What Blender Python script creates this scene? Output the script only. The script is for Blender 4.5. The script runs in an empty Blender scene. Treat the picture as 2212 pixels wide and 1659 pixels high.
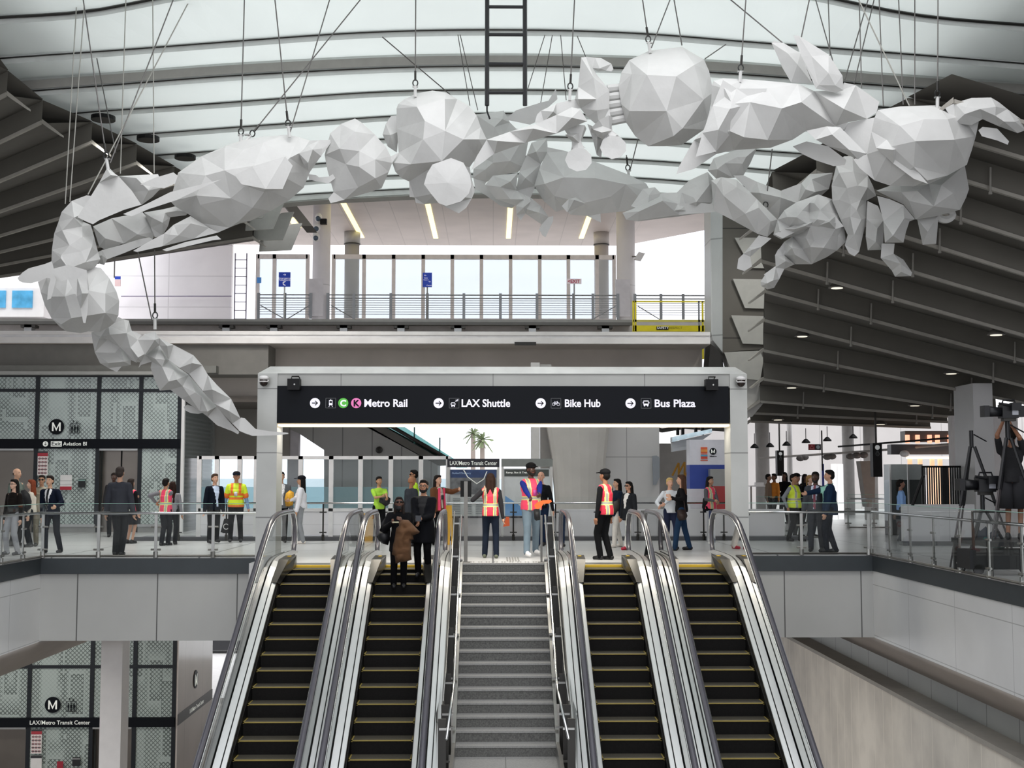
import bpy, bmesh, math, random
from mathutils import Vector, Matrix
from mathutils.geometry import delaunay_2d_cdt
PI = math.pi
S = bpy.context.scene
COL = S.collection
random.seed(7)

# ------------------------------------------------------------------ camera
F = 2735.0; CX, CY = 1106.0, 829.5; H = 1.6
PIT = math.atan(204.5 / F); YAW = math.atan(41 / F)
FW = Vector((math.sin(YAW) * math.cos(PIT), math.cos(YAW) * math.cos(PIT), math.sin(PIT)))
RT = Vector((math.cos(YAW), -math.sin(YAW), 0)); UP = RT.cross(FW)
CAM = Vector((0, 0, H))
cd = bpy.data.cameras.new('camera'); cam = bpy.data.objects.new('camera', cd); COL.objects.link(cam)
cd.sensor_width = 36; cd.lens = 36 * F / 2212; cd.clip_end = 500
cam.location = CAM
cam.rotation_euler = Matrix((RT, UP, -FW)).transposed().to_euler()
S.camera = cam
# ------------------------------------------------------------------ light
w = bpy.data.worlds.new('overcast_sky'); S.world = w; w.use_nodes = True
nt = w.node_tree; bg = nt.nodes['Background']
tc = nt.nodes.new('ShaderNodeTexCoord'); nz = nt.nodes.new('ShaderNodeTexNoise'); cr = nt.nodes.new('ShaderNodeValToRGB')
nz.inputs['Scale'].default_value = 2.2; nz.inputs['Detail'].default_value = 3
cr.color_ramp.elements[0].position = .35; cr.color_ramp.elements[0].color = (.86, .88, .97, 1)
cr.color_ramp.elements[1].position = .62; cr.color_ramp.elements[1].color = (1, 1, 1, 1)
nt.links.new(tc.outputs['Generated'], nz.inputs['Vector']); nt.links.new(nz.outputs['Fac'], cr.inputs['Fac'])
nt.links.new(cr.outputs['Color'], bg.inputs['Color']); bg.inputs['Strength'].default_value = 1.5
sd = bpy.data.lights.new('sun', 'SUN'); sun = bpy.data.objects.new('sun', sd); COL.objects.link(sun)
sd.energy = 1.1; sd.angle = .6; sun.rotation_euler = (math.radians(36), math.radians(8), 0)
S.view_settings.view_transform = 'Standard'; S.view_settings.look = 'None'
S.view_settings.gamma = 1; S.view_settings.use_curve_mapping = False
S.cycles.transparent_max_bounces = 24
S.view_settings.exposure = 0.34

# ------------------------------------------------------------------ helpers
def ray(x, y): return FW + RT * ((x - CX) / F) + UP * ((CY - y) / F)
def P(x, y, Y):
    d = ray(x, y); return CAM + d * (Y / d.y)
def PZ(x, y, Z=0.0):
    d = ray(x, y); return CAM + d * ((Z - H) / d.z)

def srgb(c):
    if isinstance(c, str):
        c = c.lstrip('#'); c = [int(c[i:i + 2], 16) / 255 for i in (0, 2, 4)]
    return tuple(v / 12.92 if v <= .04045 else ((v + .055) / 1.055) ** 2.4 for v in c)
MC = {}
def mat(col, rough=.6, metal=0., noise=.06, scale=4., spec=.5, emit=0., bump=0., key=None):
    k = (str(col), rough, metal, noise, scale, spec, emit, bump)
    if k in MC: return MC[k]
    m = bpy.data.materials.new('surface'); m.use_nodes = True; n = m.node_tree; b = n.nodes['Principled BSDF']
    c = srgb(col)
    b.inputs['Roughness'].default_value = rough; b.inputs['Metallic'].default_value = metal
    b.inputs['Specular IOR Level'].default_value = spec
    t = n.nodes.new('ShaderNodeTexNoise'); t.inputs['Scale'].default_value = scale; t.inputs['Detail'].default_value = 4
    o = n.nodes.new('ShaderNodeTexCoord'); n.links.new(o.outputs['Object'], t.inputs['Vector'])
    r = n.nodes.new('ShaderNodeValToRGB')
    r.color_ramp.elements[0].position = .3; r.color_ramp.elements[1].position = .7
    r.color_ramp.elements[0].color = tuple(max(0, v * (1 - noise)) for v in c) + (1,)
    r.color_ramp.elements[1].color = tuple(min(1, v * (1 + noise)) for v in c) + (1,)
    n.links.new(t.outputs['Fac'], r.inputs['Fac']); n.links.new(r.outputs['Color'], b.inputs['Base Color'])
    if emit:
        b.inputs['Emission Color'].default_value = c + (1,); b.inputs['Emission Strength'].default_value = emit
    if bump:
        bp = n.nodes.new('ShaderNodeBump'); bp.inputs['Strength'].default_value = bump; bp.inputs['Distance'].default_value = .05
        n.links.new(t.outputs['Fac'], bp.inputs['Height']); n.links.new(bp.outputs['Normal'], b.inputs['Normal'])
    MC[k] = m; return m
def glass(tint=(.9, .97, .95), alpha=.12, rough=.02):
    """thin architectural glass: mostly clear, tinted, with a mirror-like coat"""
    k = ('g', tint, alpha, rough)
    if k in MC: return MC[k]
    m = bpy.data.materials.new('glass'); m.use_nodes = True; n = m.node_tree
    for x in list(n.nodes): n.nodes.remove(x)
    out = n.nodes.new('ShaderNodeOutputMaterial'); tr = n.nodes.new('ShaderNodeBsdfTransparent'); gl = n.nodes.new('ShaderNodeBsdfGlossy')
    df = n.nodes.new('ShaderNodeBsdfDiffuse'); mx = n.nodes.new('ShaderNodeMixShader'); m2 = n.nodes.new('ShaderNodeMixShader')
    lw = n.nodes.new('ShaderNodeFresnel'); lw.inputs['IOR'].default_value = 1.3
    tr.inputs['Color'].default_value = tuple(tint) + (1,); gl.inputs['Roughness'].default_value = rough
    df.inputs['Color'].default_value = tuple(v * .8 for v in tint) + (1,); mx.inputs[0].default_value = alpha
    n.links.new(tr.outputs[0], mx.inputs[1]); n.links.new(df.outputs[0], mx.inputs[2])
    n.links.new(lw.outputs[0], m2.inputs[0]); n.links.new(mx.outputs[0], m2.inputs[1]); n.links.new(gl.outputs[0], m2.inputs[2])
    n.links.new(m2.outputs[0], out.inputs[0]); MC[k] = m; return m
def translucent(col=(.86, .9, .88), f=.5):
    m = bpy.data.materials.new('membrane'); m.use_nodes = True; n = m.node_tree
    for x in list(n.nodes): n.nodes.remove(x)
    out = n.nodes.new('ShaderNodeOutputMaterial'); tr = n.nodes.new('ShaderNodeBsdfTranslucent'); df = n.nodes.new('ShaderNodeBsdfDiffuse'); mx = n.nodes.new('ShaderNodeMixShader')
    t = n.nodes.new('ShaderNodeTexNoise'); t.inputs['Scale'].default_value = .6; r = n.nodes.new('ShaderNodeValToRGB')
    r.color_ramp.elements[0].color = tuple(v * .93 for v in col) + (1,); r.color_ramp.elements[1].color = tuple(col) + (1,)
    o = n.nodes.new('ShaderNodeTexCoord'); n.links.new(o.outputs['Object'], t.inputs['Vector'])
    n.links.new(t.outputs['Fac'], r.inputs['Fac']); n.links.new(r.outputs['Color'], tr.inputs['Color']); n.links.new(r.outputs['Color'], df.inputs['Color'])
    mx.inputs[0].default_value = f; n.links.new(df.outputs[0], mx.inputs[1]); n.links.new(tr.outputs[0], mx.inputs[2]); n.links.new(mx.outputs[0], out.inputs[0])
    return m
def fritted(tint=(.42, .5, .47), alpha=.35, scale=16.):
    """elevator glass printed with a woven lattice of dark lines, dense in some columns"""
    m = bpy.data.materials.new('fritted_glass'); m.use_nodes = True; n = m.node_tree
    b = n.nodes['Principled BSDF']; b.inputs['Roughness'].default_value = .12
    o = n.nodes.new('ShaderNodeTexCoord'); sp = n.nodes.new('ShaderNodeSeparateXYZ'); n.links.new(o.outputs['Object'], sp.inputs[0])
    def mth(op, a, c=None):
        q = n.nodes.new('ShaderNodeMath'); q.operation = op
        for i, v in enumerate((a, c)):
            if v is None: continue
            if isinstance(v, (int, float)): q.inputs[i].default_value = v
            else: n.links.new(v, q.inputs[i])
        return q.outputs[0]
    X = mth('ADD', sp.outputs['X'], sp.outputs['Y']); Z = sp.outputs['Z']
    a1 = mth('PINGPONG', mth('MULTIPLY', mth('ADD', X, Z), scale), 1.0); a2 = mth('PINGPONG', mth('MULTIPLY', mth('SUBTRACT', X, Z), scale), 1.0)
    mn = mth('MINIMUM', a1, a2)
    zz = n.nodes.new('ShaderNodeTexVoronoi'); zz.feature = 'F1'; zz.distance = 'CHEBYCHEV'
    mp = n.nodes.new('ShaderNodeMapping'); mp.inputs['Scale'].default_value = (1.7, 1.7, .55); n.links.new(o.outputs['Object'], mp.inputs[0]); n.links.new(mp.outputs[0], zz.inputs['Vector']); zz.inputs['Scale'].default_value = 1.
    th = mth('MULTIPLY', zz.outputs['Color'] if False else mth('FRACT', mth('MULTIPLY', zz.outputs['Distance'], 3.1)), .36)
    ln = mth('LESS_THAN', mn, mth('ADD', th, .02))
    mix = n.nodes.new('ShaderNodeMix'); mix.data_type = 'RGBA'
    mix.inputs['A'].default_value = tuple(tint) + (1,); mix.inputs['B'].default_value = (.16, .19, .18, 1)
    n.links.new(ln, mix.inputs['Factor']); n.links.new(mix.outputs['Result'], b.inputs['Base Color'])
    al = n.nodes.new('ShaderNodeMix'); al.data_type = 'FLOAT'; al.inputs['A'].default_value = alpha; al.inputs['B'].default_value = .9
    n.links.new(ln, al.inputs['Factor']); n.links.new(al.outputs['Result'], b.inputs['Alpha'])
    return m
def panelmat(col, gap=.15, sx=1.2, sz=1.2, rough=.5, ox=0, oz=0, lw=.012, axis='X', noise=.04):
    """flat cladding with thin joint lines every sx across and sz up"""
    m = bpy.data.materials.new('cladding'); m.use_nodes = True; n = m.node_tree; b = n.nodes['Principled BSDF']; b.inputs['Roughness'].default_value = rough
    c = srgb(col); g = n.nodes.new('ShaderNodeNewGeometry'); sp = n.nodes.new('ShaderNodeSeparateXYZ'); n.links.new(g.outputs['Position'], sp.inputs[0])
    def ln(sock, s, off):
        a = n.nodes.new('ShaderNodeMath'); a.operation = 'ADD'; a.inputs[1].default_value = off + 1000 * s; n.links.new(sock, a.inputs[0])
        d = n.nodes.new('ShaderNodeMath'); d.operation = 'PINGPONG'; d.inputs[1].default_value = s / 2; n.links.new(a.outputs[0], d.inputs[0])
        l = n.nodes.new('ShaderNodeMath'); l.operation = 'LESS_THAN'; l.inputs[1].default_value = lw; n.links.new(d.outputs[0], l.inputs[0]); return l.outputs[0]
    mx = n.nodes.new('ShaderNodeMath'); mx.operation = 'MAXIMUM'; n.links.new(ln(sp.outputs[axis], sx, ox), mx.inputs[0]); n.links.new(ln(sp.outputs['Y' if axis == 'Xf' else 'Z'], sz, oz), mx.inputs[1])
    t = n.nodes.new('ShaderNodeTexNoise'); t.inputs['Scale'].default_value = .8; t.inputs['Detail'].default_value = 5; n.links.new(g.outputs['Position'], t.inputs['Vector'])
    r = n.nodes.new('ShaderNodeValToRGB'); r.color_ramp.elements[0].position = .35; r.color_ramp.elements[1].position = .65
    r.color_ramp.elements[0].color = tuple(v * (1 - noise) for v in c) + (1,); r.color_ramp.elements[1].color = tuple(min(1, v * (1 + noise)) for v in c) + (1,); n.links.new(t.outputs['Fac'], r.inputs['Fac'])
    mix = n.nodes.new('ShaderNodeMix'); mix.data_type = 'RGBA'; n.links.new(r.outputs['Color'], mix.inputs['A']); mix.inputs['B'].default_value = tuple(v * gap for v in c) + (1,)
    n.links.new(mx.outputs[0], mix.inputs['Factor']); n.links.new(mix.outputs['Result'], b.inputs['Base Color'])
    return m

STEEL = mat('#a5a5a2', .32, .9, .1, 3.); STEELD = mat('#7d7b76', .4, .7, .08, 5.); BRIGHT = mat('#d8dadb', .2, 1., .05, 2.)
BLACK = mat('#0a0a0b', .5, 0, .1, spec=.25); NAVY = mat('#070b12', .45, 0, .05, spec=.15); RUBBER = mat('#3c3b40', .35, .1, .05)
WHITE = mat('#e9e7e6', .5, 0, .03); OFFW = mat('#d6d3d2', .6, 0, .04); CONC = mat('#8d8a84', .8, 0, .1, 1.5); CONCD = mat('#6b6862', .85, 0, .08, 1.)
GLASS = glass(); GLASSC = glass((.95, .985, .98), .025); YEL = mat('#d8b22c', .6)
DKSTEEL = mat('#3b3a38', .45, .6, .08, 5.); LIT = mat('#ffffff', .5, emit=1.0)

class MB:
    def __init__(s): s.v = []; s.f = []; s.m = []; s.cur = 0
    def mi(s, i): s.cur = i; return s
    def add(s, vs, fs):
        o = len(s.v); s.v += [Vector(v) for v in vs]
        for f in fs: s.f.append([o + i for i in f]); s.m.append(s.cur)
        return s
    def box(s, x0, x1, y0, y1, z0, z1):
        v = [(x, y, z) for z in (z0, z1) for y in (y0, y1) for x in (x0, x1)]
        return s.add(v, [(0, 2, 3, 1), (4, 5, 7, 6), (0, 1, 5, 4), (2, 6, 7, 3), (0, 4, 6, 2), (1, 3, 7, 5)])
    def hexa(s, b, t):
        n = len(b); return s.add(list(b) + list(t), [tuple(range(n - 1, -1, -1)), tuple(range(n, 2 * n))] + [(i, (i + 1) % n, n + (i + 1) % n, n + i) for i in range(n)])
    def pane(s, x0, x1, y, z0, z1): return s.quad((x0, y, z0), (x1, y, z0), (x1, y, z1), (x0, y, z1))
    def quad(s, a, b, c, d): return s.add([a, b, c, d], [(0, 1, 2, 3)])
    def prism(s, pts, off):
        off = Vector(off); pts = [Vector(p) for p in pts]; return s.hexa(pts, [p + off for p in pts])
    def tube(s, path, r, n=8, closed=False, cap=True, sx=1.):
        path = [Vector(p) for p in path]; rs = r if isinstance(r, (list, tuple)) else [r] * len(path)
        rings = []; prev = None
        for i, p in enumerate(path):
            if closed: d = path[(i + 1) % len(path)] - path[i - 1]
            else: d = path[min(i + 1, len(path) - 1)] - path[max(i - 1, 0)]
            d.normalize()
            if prev is None:
                a = Vector((0, 0, 1)) if abs(d.z) < .9 else Vector((1, 0, 0)); u = d.cross(a).normalized()
            else: u = (prev - d * prev.dot(d)); u = u.normalized() if u.length > 1e-6 else d.orthogonal().normalized()
            prev = u; v2 = d.cross(u)
            rings.append([p + (u * math.cos(2 * PI * k / n) * sx + v2 * math.sin(2 * PI * k / n)) * rs[i] for k in range(n)])
        vs = [q for g in rings for q in g]; fs = []; m = len(path)
        for i in range(m if closed else m - 1):
            for k in range(n):
                a = i * n + k; b = i * n + (k + 1) % n; c = ((i + 1) % m) * n + (k + 1) % n; e = ((i + 1) % m) * n + k; fs.append((a, b, c, e))
        if cap and not closed: fs += [tuple(range(n - 1, -1, -1)), tuple((m - 1) * n + k for k in range(n))]
        return s.add(vs, fs)
    def ell(s, c, r, n=12, m=8, rot=None):
        c = Vector(c); r = (r, r, r) if isinstance(r, (int, float)) else r; vs = []; fs = []
        for i in range(m + 1):
            th = PI * i / m
            for k in range(n):
                p = Vector((math.sin(th) * math.cos(2 * PI * k / n) * r[0], math.sin(th) * math.sin(2 * PI * k / n) * r[1], math.cos(th) * r[2]))
                if rot: p = rot @ p
                vs.append(c + p)
        for i in range(m):
            for k in range(n): fs.append((i * n + k, (i + 1) * n + k, (i + 1) * n + (k + 1) % n, i * n + (k + 1) % n))
        return s.add(vs, fs)
    def cyl(s, a, b, r, n=16, r2=None): return s.tube([a, b], [r, r if r2 is None else r2], n)
    def build(s, name, m, parent=None, smooth=False, base=None):
        me = bpy.data.meshes.new(name)
        if parent is not None: o0 = Vector(parent['_o'])
        elif base is not None: o0 = Vector(base)
        else:
            o0 = Vector((sum(v.x for v in s.v) / len(s.v), sum(v.y for v in s.v) / len(s.v), min(v.z for v in s.v)))
        me.from_pydata([v - o0 for v in s.v], [], s.f)
        for q in (m if isinstance(m, (list, tuple)) else [m]): me.materials.append(q)
        me.polygons.foreach_set('material_index', s.m)
        if smooth: me.polygons.foreach_set('use_smooth', [True] * len(s.f))
        me.update(); o = bpy.data.objects.new(name, me); COL.objects.link(o)
        if parent is not None: o.parent = parent
        else: o.location = o0
        o['_o'] = o0; return o
def recalc(o):
    b = bmesh.new(); b.from_mesh(o.data); bmesh.ops.recalc_face_normals(b, faces=b.faces); b.to_mesh(o.data); b.free(); return o
def tag(o, label, cat, group=None, kind=None):
    o['label'] = label; o['category'] = cat
    if group: o['group'] = group
    if kind: o['kind'] = kind
    return o
def thing(name, label, cat, loc, group=None):
    o = bpy.data.objects.new(name, None); COL.objects.link(o); o.location = loc; o['_o'] = tuple(loc); o.empty_display_size = .2
    return tag(o, label, cat, group)
def struct(name, mb, m, smooth=False):
    o = mb.build(name, m, None, smooth); o['kind'] = 'structure'; return o
def bx(*a): return MB().box(*a)
def pbox(x0, y0, x1, y1, Y, d, mb=None):
    """box whose front face stands at distance Y and fills the given extent of the photograph"""
    mb = mb or MB(); a = P(x0, (y0 + y1) / 2, Y); b = P(x1, (y0 + y1) / 2, Y); t = P((x0 + x1) / 2, y0, Y); q = P((x0 + x1) / 2, y1, Y)
    return mb.box(a.x, b.x, Y, Y + d, q.z, t.z)
FONT = None
def text(s, x, z, Y, h, m, parent, name='lettering', align='LEFT', rot=0., sx=1., bold=.0, org=None):
    c = bpy.data.curves.new('txt', 'FONT'); c.body = s; c.size = h / .7; c.align_x = align; c.extrude = .002; c.offset = bold; c.resolution_u = 3
    o = bpy.data.objects.new('txt', c); COL.objects.link(o)
    bpy.context.view_layer.update(); me = bpy.data.meshes.new_from_object(o.evaluated_get(bpy.context.evaluated_depsgraph_get()))
    COL.objects.unlink(o); bpy.data.objects.remove(o)
    me.materials.clear(); me.materials.append(m)
    R = Matrix.Rotation(rot, 4, 'Z') @ Matrix.Rotation(PI / 2, 4, 'X') @ Matrix.Diagonal((sx, 1, 1, 1))
    po = Vector(parent['_o']); me.transform(Matrix.Translation(Vector((x, Y, z)) - po) @ R)
    n = bpy.data.objects.new(name, me); COL.objects.link(n); n.parent = parent; return n
def disc(mb, x, z, Y, r, n=24, d=.004, ring=0):
    if ring:
        vs = []; fs = []
        for k in range(n):
            a = 2 * PI * k / n
            for rr in (r, r - ring): vs.append((x + rr * math.cos(a), Y, z + rr * math.sin(a)))
        for k in range(n):
            j = (k + 1) % n; fs.append((2 * k, 2 * k + 1, 2 * j + 1, 2 * j))
        return mb.add(vs, fs)
    return mb.prism([(x + r * math.cos(2 * PI * k / n), Y, z + r * math.sin(2 * PI * k / n)) for k in range(n)], (0, d, 0))

# ------------------------------------------------------------------ mezzanine floor and well
XL, XR = -9.2, 8.0; YL, YR = 26.15, 26.8; YC = 23.52      # well edges, comb line of the escalators
def floormat():
    m = bpy.data.materials.new('terrazzo'); m.use_nodes = True; n = m.node_tree; b = n.nodes['Principled BSDF']; b.inputs['Roughness'].default_value = .28
    g = n.nodes.new('ShaderNodeNewGeometry'); t = n.nodes.new('ShaderNodeTexNoise'); t.inputs['Scale'].default_value = 120; t2 = n.nodes.new('ShaderNodeTexNoise'); t2.inputs['Scale'].default_value = .5
    n.links.new(g.outputs['Position'], t.inputs['Vector']); n.links.new(g.outputs['Position'], t2.inputs['Vector'])
    br = n.nodes.new('ShaderNodeTexBrick'); n.links.new(g.outputs['Position'], br.inputs['Vector']); br.offset = 0
    br.inputs['Scale'].default_value = 1; br.inputs['Brick Width'].default_value = 3; br.inputs['Row Height'].default_value = 2.2; br.inputs['Mortar Size'].default_value = .02
    br.inputs['Color1'].default_value = (.74, .74, .73, 1); br.inputs['Color2'].default_value = (.68, .68, .675, 1); br.inputs['Mortar'].default_value = (.2, .2, .2, 1)
    mx = n.nodes.new('ShaderNodeMix'); mx.data_type = 'RGBA'; mx.blend_type = 'MULTIPLY'; mx.inputs['Factor'].default_value = .35
    n.links.new(br.outputs['Color'], mx.inputs['A']); n.links.new(t.outputs['Fac'], mx.inputs['B']); n.links.new(mx.outputs['Result'], b.inputs['Base Color']); return m
FLM = floormat()
mb = MB()
mb.box(-30, -4.62, YL, 60, -.3, 0); mb.box(-4.62, 5.0, 24.25, 60, -.3, 0); mb.box(5.0, 40, YR, 75, -.3, 0)
mb.box(-30, XL, -14, YL, -.3, 0); mb.box(XR, 40, -14, YR, -.3, 0)
struct('floor', mb, FLM)
struct('floor', MB().box(-45, 45, -14, 75, -9.0, -8.8), CONC)
edge = mat('#3a4044', .45, .2, .05); pan = panelmat('#b6b7b5', .2, 1.62, 40, .42, ox=.35, lw=.012)
pans = panelmat('#d6d7d8', .6, 2.45, 1.05, .4, oz=.62, axis='Y', lw=.008)
mb = MB(); mb.box(-9.2, -4.65, 26.05, 26.3, -.33, -.02); mb.box(5.02, 8.0, 26.7, 27, -.33, -.02)
mb.box(XL - .2, XL + .02, -6, 26.3, -.33, -.02); mb.box(XR - .02, XR + .2, -6, 27, -.33, -.02); struct('trim_1', mb, edge)
mb = MB(); mb.box(-9.2, -4.4, YL - .02, YL + .3, -1.68, -.33); mb.box(4.9, 8.0, YR - .02, YR + .3, -1.72, -.33); struct('wall_back', mb, pan)
struct('wall_left', MB().box(XL - .4, XL, -6, YL + .3, -1.7, -.33), pans); struct('wall_right', MB().box(XR, XR + .4, -6, YR + .3, -1.72, -.33), pans)
sof = mat('#b3a9a2', .5, 0, .05, 1.)
for sgn, X0, Ye in ((-1, XL, 26.45), (1, XR, 27.1)):
    prof = [(0, -1.7), (.03, -1.8), (.1, -1.9), (.24, -2.02), (.62, -2.33), (.62, -1.7)]
    mb = MB().prism([(X0 + sgn * a, -6, z) for a, z in prof], (0, Ye + 12, 0)); recalc(struct('trim_2', mb, sof, True))
    # concrete retaining wall beyond
mb = MB(); mb.box(8.95, 9.3, -6, 60, -3.1, -2.2); struct('wall_right', mb, panelmat('#8f928f', .25, 1.45, 40, .5, axis='Y', lw=.012))
struct('trim_3', MB().box(8.45, 8.98, -6, 60, -2.97, -2.88), mat('#a5a19a', .8)); struct('wall_right', MB().box(8.5, 9.0, -6, 60, -8.8, -2.97), panelmat('#e0dad0', 1.12, .62, 40, .8, axis='Y', lw=.02, noise=.14))
struct('ceiling', MB().box(8.42, 40, -6, 60, -.9, -.3), sof); struct('ceiling', MB().box(-30, -9.62, -6, 44, -.9, -.3), sof)
struct('ceiling', MB().box(-9.2, 8.0, 27.2, 44, -1.6, -.3), sof)
# glowing panels and area lights added under the soffit to brighten the lower level
for lx, ly, en in ((-13.5, 33.5, 150), (-11.5, 24.0, 150), (2.5, 30.0, 150)):
    if not en: continue
    zl = -1.64 if lx > -9 else -.93
    struct('added_glow_panel', MB().box(lx - 1.5, lx + 1.5, ly - .3, ly + .3, zl, zl + .04), mat('#fff8ec', .5, emit=2.0))
    l = bpy.data.lights.new('lower_fill_light', 'AREA'); o = bpy.data.objects.new('lower_fill_light', l); COL.objects.link(o); o.location = (lx, ly, zl - .02); l.shape = 'RECTANGLE'; l.size = 3; l.size_y = .6; l.energy = en; l.color = (1, .97, .92)
# white square pier on the lower level
mb = MB(); a = P(219, 1400, 30); b = P(263, 1400, 30); mb.box(a.x, b.x + .02, 30, 30.6, -8.8, -1.6)
tag(mb.build('support_pier', WHITE), 'square white pier rising past the lower elevator glass', 'column')

# ------------------------------------------------------------------ escalators
T30 = math.tan(math.radians(30)); YK = 22.61
def nose(Y):
    s = .28; x = (YK - Y) / s
    return -T30 * s * (math.log(1 + math.exp(x)) if x < 30 else x)
YB = 12.5
stepm = mat('#100f0e', .7, 0., .3, 40., spec=.12); treadm = mat('#4a473e', .5, .3, .35, 60.)
deckm = mat('#dcdddd', .3, .85, .06, .7); railm = mat('#4a4950', .22, .1, .05)
def strip(xa, ha, xb, hb, Y0, Y1, n=40, th=.03):
    """plate that follows the incline between two x positions and heights above the nosing line"""
    mb = MB(); ys = [Y0 + (Y1 - Y0) * i / n for i in range(n + 1)]
    vs = []; fs = []
    for Y in ys:
        z = nose(Y); vs += [(xa, Y, z + ha), (xb, Y, z + hb), (xb, Y, z + hb - th), (xa, Y, z + ha - th)]
    for i in range(n):
        for k in range(4): fs.append((4 * i + k, 4 * i + (k + 1) % 4, 4 * i + 4 + (k + 1) % 4, 4 * i + 4 + k))
    fs += [(3, 2, 1, 0), (4 * n, 4 * n + 1, 4 * n + 2, 4 * n + 3)]
    return mb.add(vs, fs)
def escalator(cx, label, outl, outr):
    t = thing('escalator', label, 'escalator', (cx, YC, 0), 'escalators beside the granite stairs')
    # steps
    Y = YC - .12; k = 0
    ys = [YC - .05]
    while ys[-1] > YB:
        s = abs((nose(ys[-1]) - nose(ys[-1] - .1)) / .1); ys.append(ys[-1] - .4 * math.cos(math.atan(s)))
    for i in range(1, len(ys)):
        z = nose(ys[i]); yb = ys[i - 1]; mb = MB()
        mb.mi(0).box(cx - .45, cx + .45, ys[i] + .012, yb + .05, z - .38, z - .004)
        mb.mi(1).box(cx - .43, cx + .43, ys[i] + .035, yb + .02, z - .004, z)
        mb.mi(2).box(cx - .45, cx + .45, ys[i], ys[i] + .03, z - .012, z + .002); mb.box(cx - .45, cx - .43, ys[i], yb, z - .02, z + .002); mb.box(cx + .43, cx + .45, ys[i], yb, z - .02, z + .002)
        mb.build('step', [stepm, treadm, mat('#8a7a3c', .6)], t)
    mb = MB().mi(0).box(cx - .78, cx + .78, YC, 24.3, -.05, .006).mi(1).box(cx - .72, cx + .72, YC - .03, YC + .1, -.03, .012)
    mb.build('comb_plate', [mat('#9a9a98', .35, .8), YEL], t)
    for s, out in ((-1, outl), (1, outr)):
        X = lambda a: cx + s * a
        Yt = 23.4
        strip(X(.455), .05, X(.47), .05, YB, Yt, th=.5).build('skirt', BLACK, t)
        strip(X(.465), .05, X(.48), .17, YB, Yt - .1).build('inner_skirt_rail', DKSTEEL, t)
        strip(X(.475), .165, X(.54), .185, YB, 22.5).build('inner_deck', deckm, t)
        strip(X(.54), .187, X(.558), .187, YB, 22.9).build('deck_groove', BLACK, t)
        strip(X(.558), .185, X(.655), .21, YB, 25.0).build('inner_deck', deckm, t)
        # glass balustrade
        vs = []; n = 30; top = []
        ys2 = [YB + (24.85 - YB) * i / n for i in range(n + 1)]
        mb = MB(); lo = [Vector((X(.67), y, nose(y) + .2)) for y in ys2]; hi = [Vector((X(.67), y, nose(y) + .93)) for y in ys2]
        arc = [Vector((X(.67), 24.85 + .42 * math.sin(a), .51 + .42 * math.cos(a))) for a in [PI / 8 * q for q in range(1, 8)]]
        for q in range(n): mb.quad(lo[q], lo[q + 1], hi[q + 1], hi[q])
        ac = Vector((X(.67), 24.85, .2)); pts = [hi[-1]] + arc
        for q in range(len(pts) - 1): mb.add([ac, pts[q], pts[q + 1]], [(0, 1, 2)])
        mb.build('glass_panel', GLASSC, t)
        # handrail
        pth = [Vector((X(.67), y, nose(y) + .97)) for y in ys2] + [Vector((X(.67), 24.85 + .46 * math.sin(a), .51 + .46 * math.cos(a))) for a in [PI / 8 * q for q in range(1, 8)]] + [Vector((X(.67), 24.75, .05))]
        MB().tube(pth, .045, 8).build('handrail', railm, t, True)
        MB().tube([p + Vector((-s * .045, 0, -.03)) for p in pth[:-3]], .013, 6).build('handrail_guide', BRIGHT, t, True)
        strip(X(.685), .21, X(.685 + out), .18, YB, 25.0).build('outer_deck', deckm, t)
        strip(X(.685 + out), .19, X(.7 + out), .19, YB, 24.2, th=1.1).build('outer_cladding', STEELD, t)
        strip(X(.755), .205, X(.77), .203, YB, 24.6).build('deck_groove', BLACK, t)
        # newel housing at the top
        a, b = sorted((X(.345), X(.545))); hb = MB()
        pf = [(22.0, nose(22.0) + .19), (22.35, nose(22.35) + .2), (22.7, .17), (23.45, .2), (23.45, .0), (23.0, -.03), (22.6, nose(22.6) + .03), (22.2, nose(22.2) + .05)]
        c0, c1 = X(.46), X(.345)
        mm = len(pf); vs = []
        for y, z in pf:
            k = min(1, max(0, (y - 22.0) / .9)); xi = c0 + (c1 - c0) * k; vs += [(xi, y, z), (X(.545), y, z)]
        hb.add(vs, [tuple(2 * q for q in range(mm)), tuple(2 * q + 1 for q in range(mm))] + [(2 * q, 2 * q + 1, 2 * ((q + 1) % mm) + 1, 2 * ((q + 1) % mm)) for q in range(mm)])
        recalc(hb.build('newel_housing', mat('#4c4b48', .3, .8), t))
        MB().box(X(.44) - .03, X(.44) + .03, 23.15, 23.3, .193, .2).build('safety_sticker', YEL, t)
    # truss underside
    mb = MB(); vs = []
    for y in (YB, 22.3, 24.2): vs += [(cx - .76, y, nose(y) - 1.15), (cx + .76, y, nose(y) - 1.15), (cx + .76, y, nose(y) - .45), (cx - .76, y, nose(y) - .45)]
    fs = [(0, 1, 2, 3), (8, 9, 10, 11)]
    for i in (0, 4):
        for k in range(4): fs.append((i + k, i + (k + 1) % 4, i + 4 + (k + 1) % 4, i + 4 + k))
    recalc(mb.add(vs, fs).build('truss_cladding', mat('#a8aaa9', .5, .3), t))
    return t
escalator(-3.255, 'leftmost escalator, empty, with black steps edged in yellow beside the left portal column', .08, .13)
escalator(-1.612, 'escalator left of the stairs with two people in black riding it', .13, .17)
escalator(2.02, 'empty escalator immediately right of the granite stairs', .17, .13)
escalator(3.68, 'rightmost escalator, empty, beside the right portal column', .13, .08)

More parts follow.
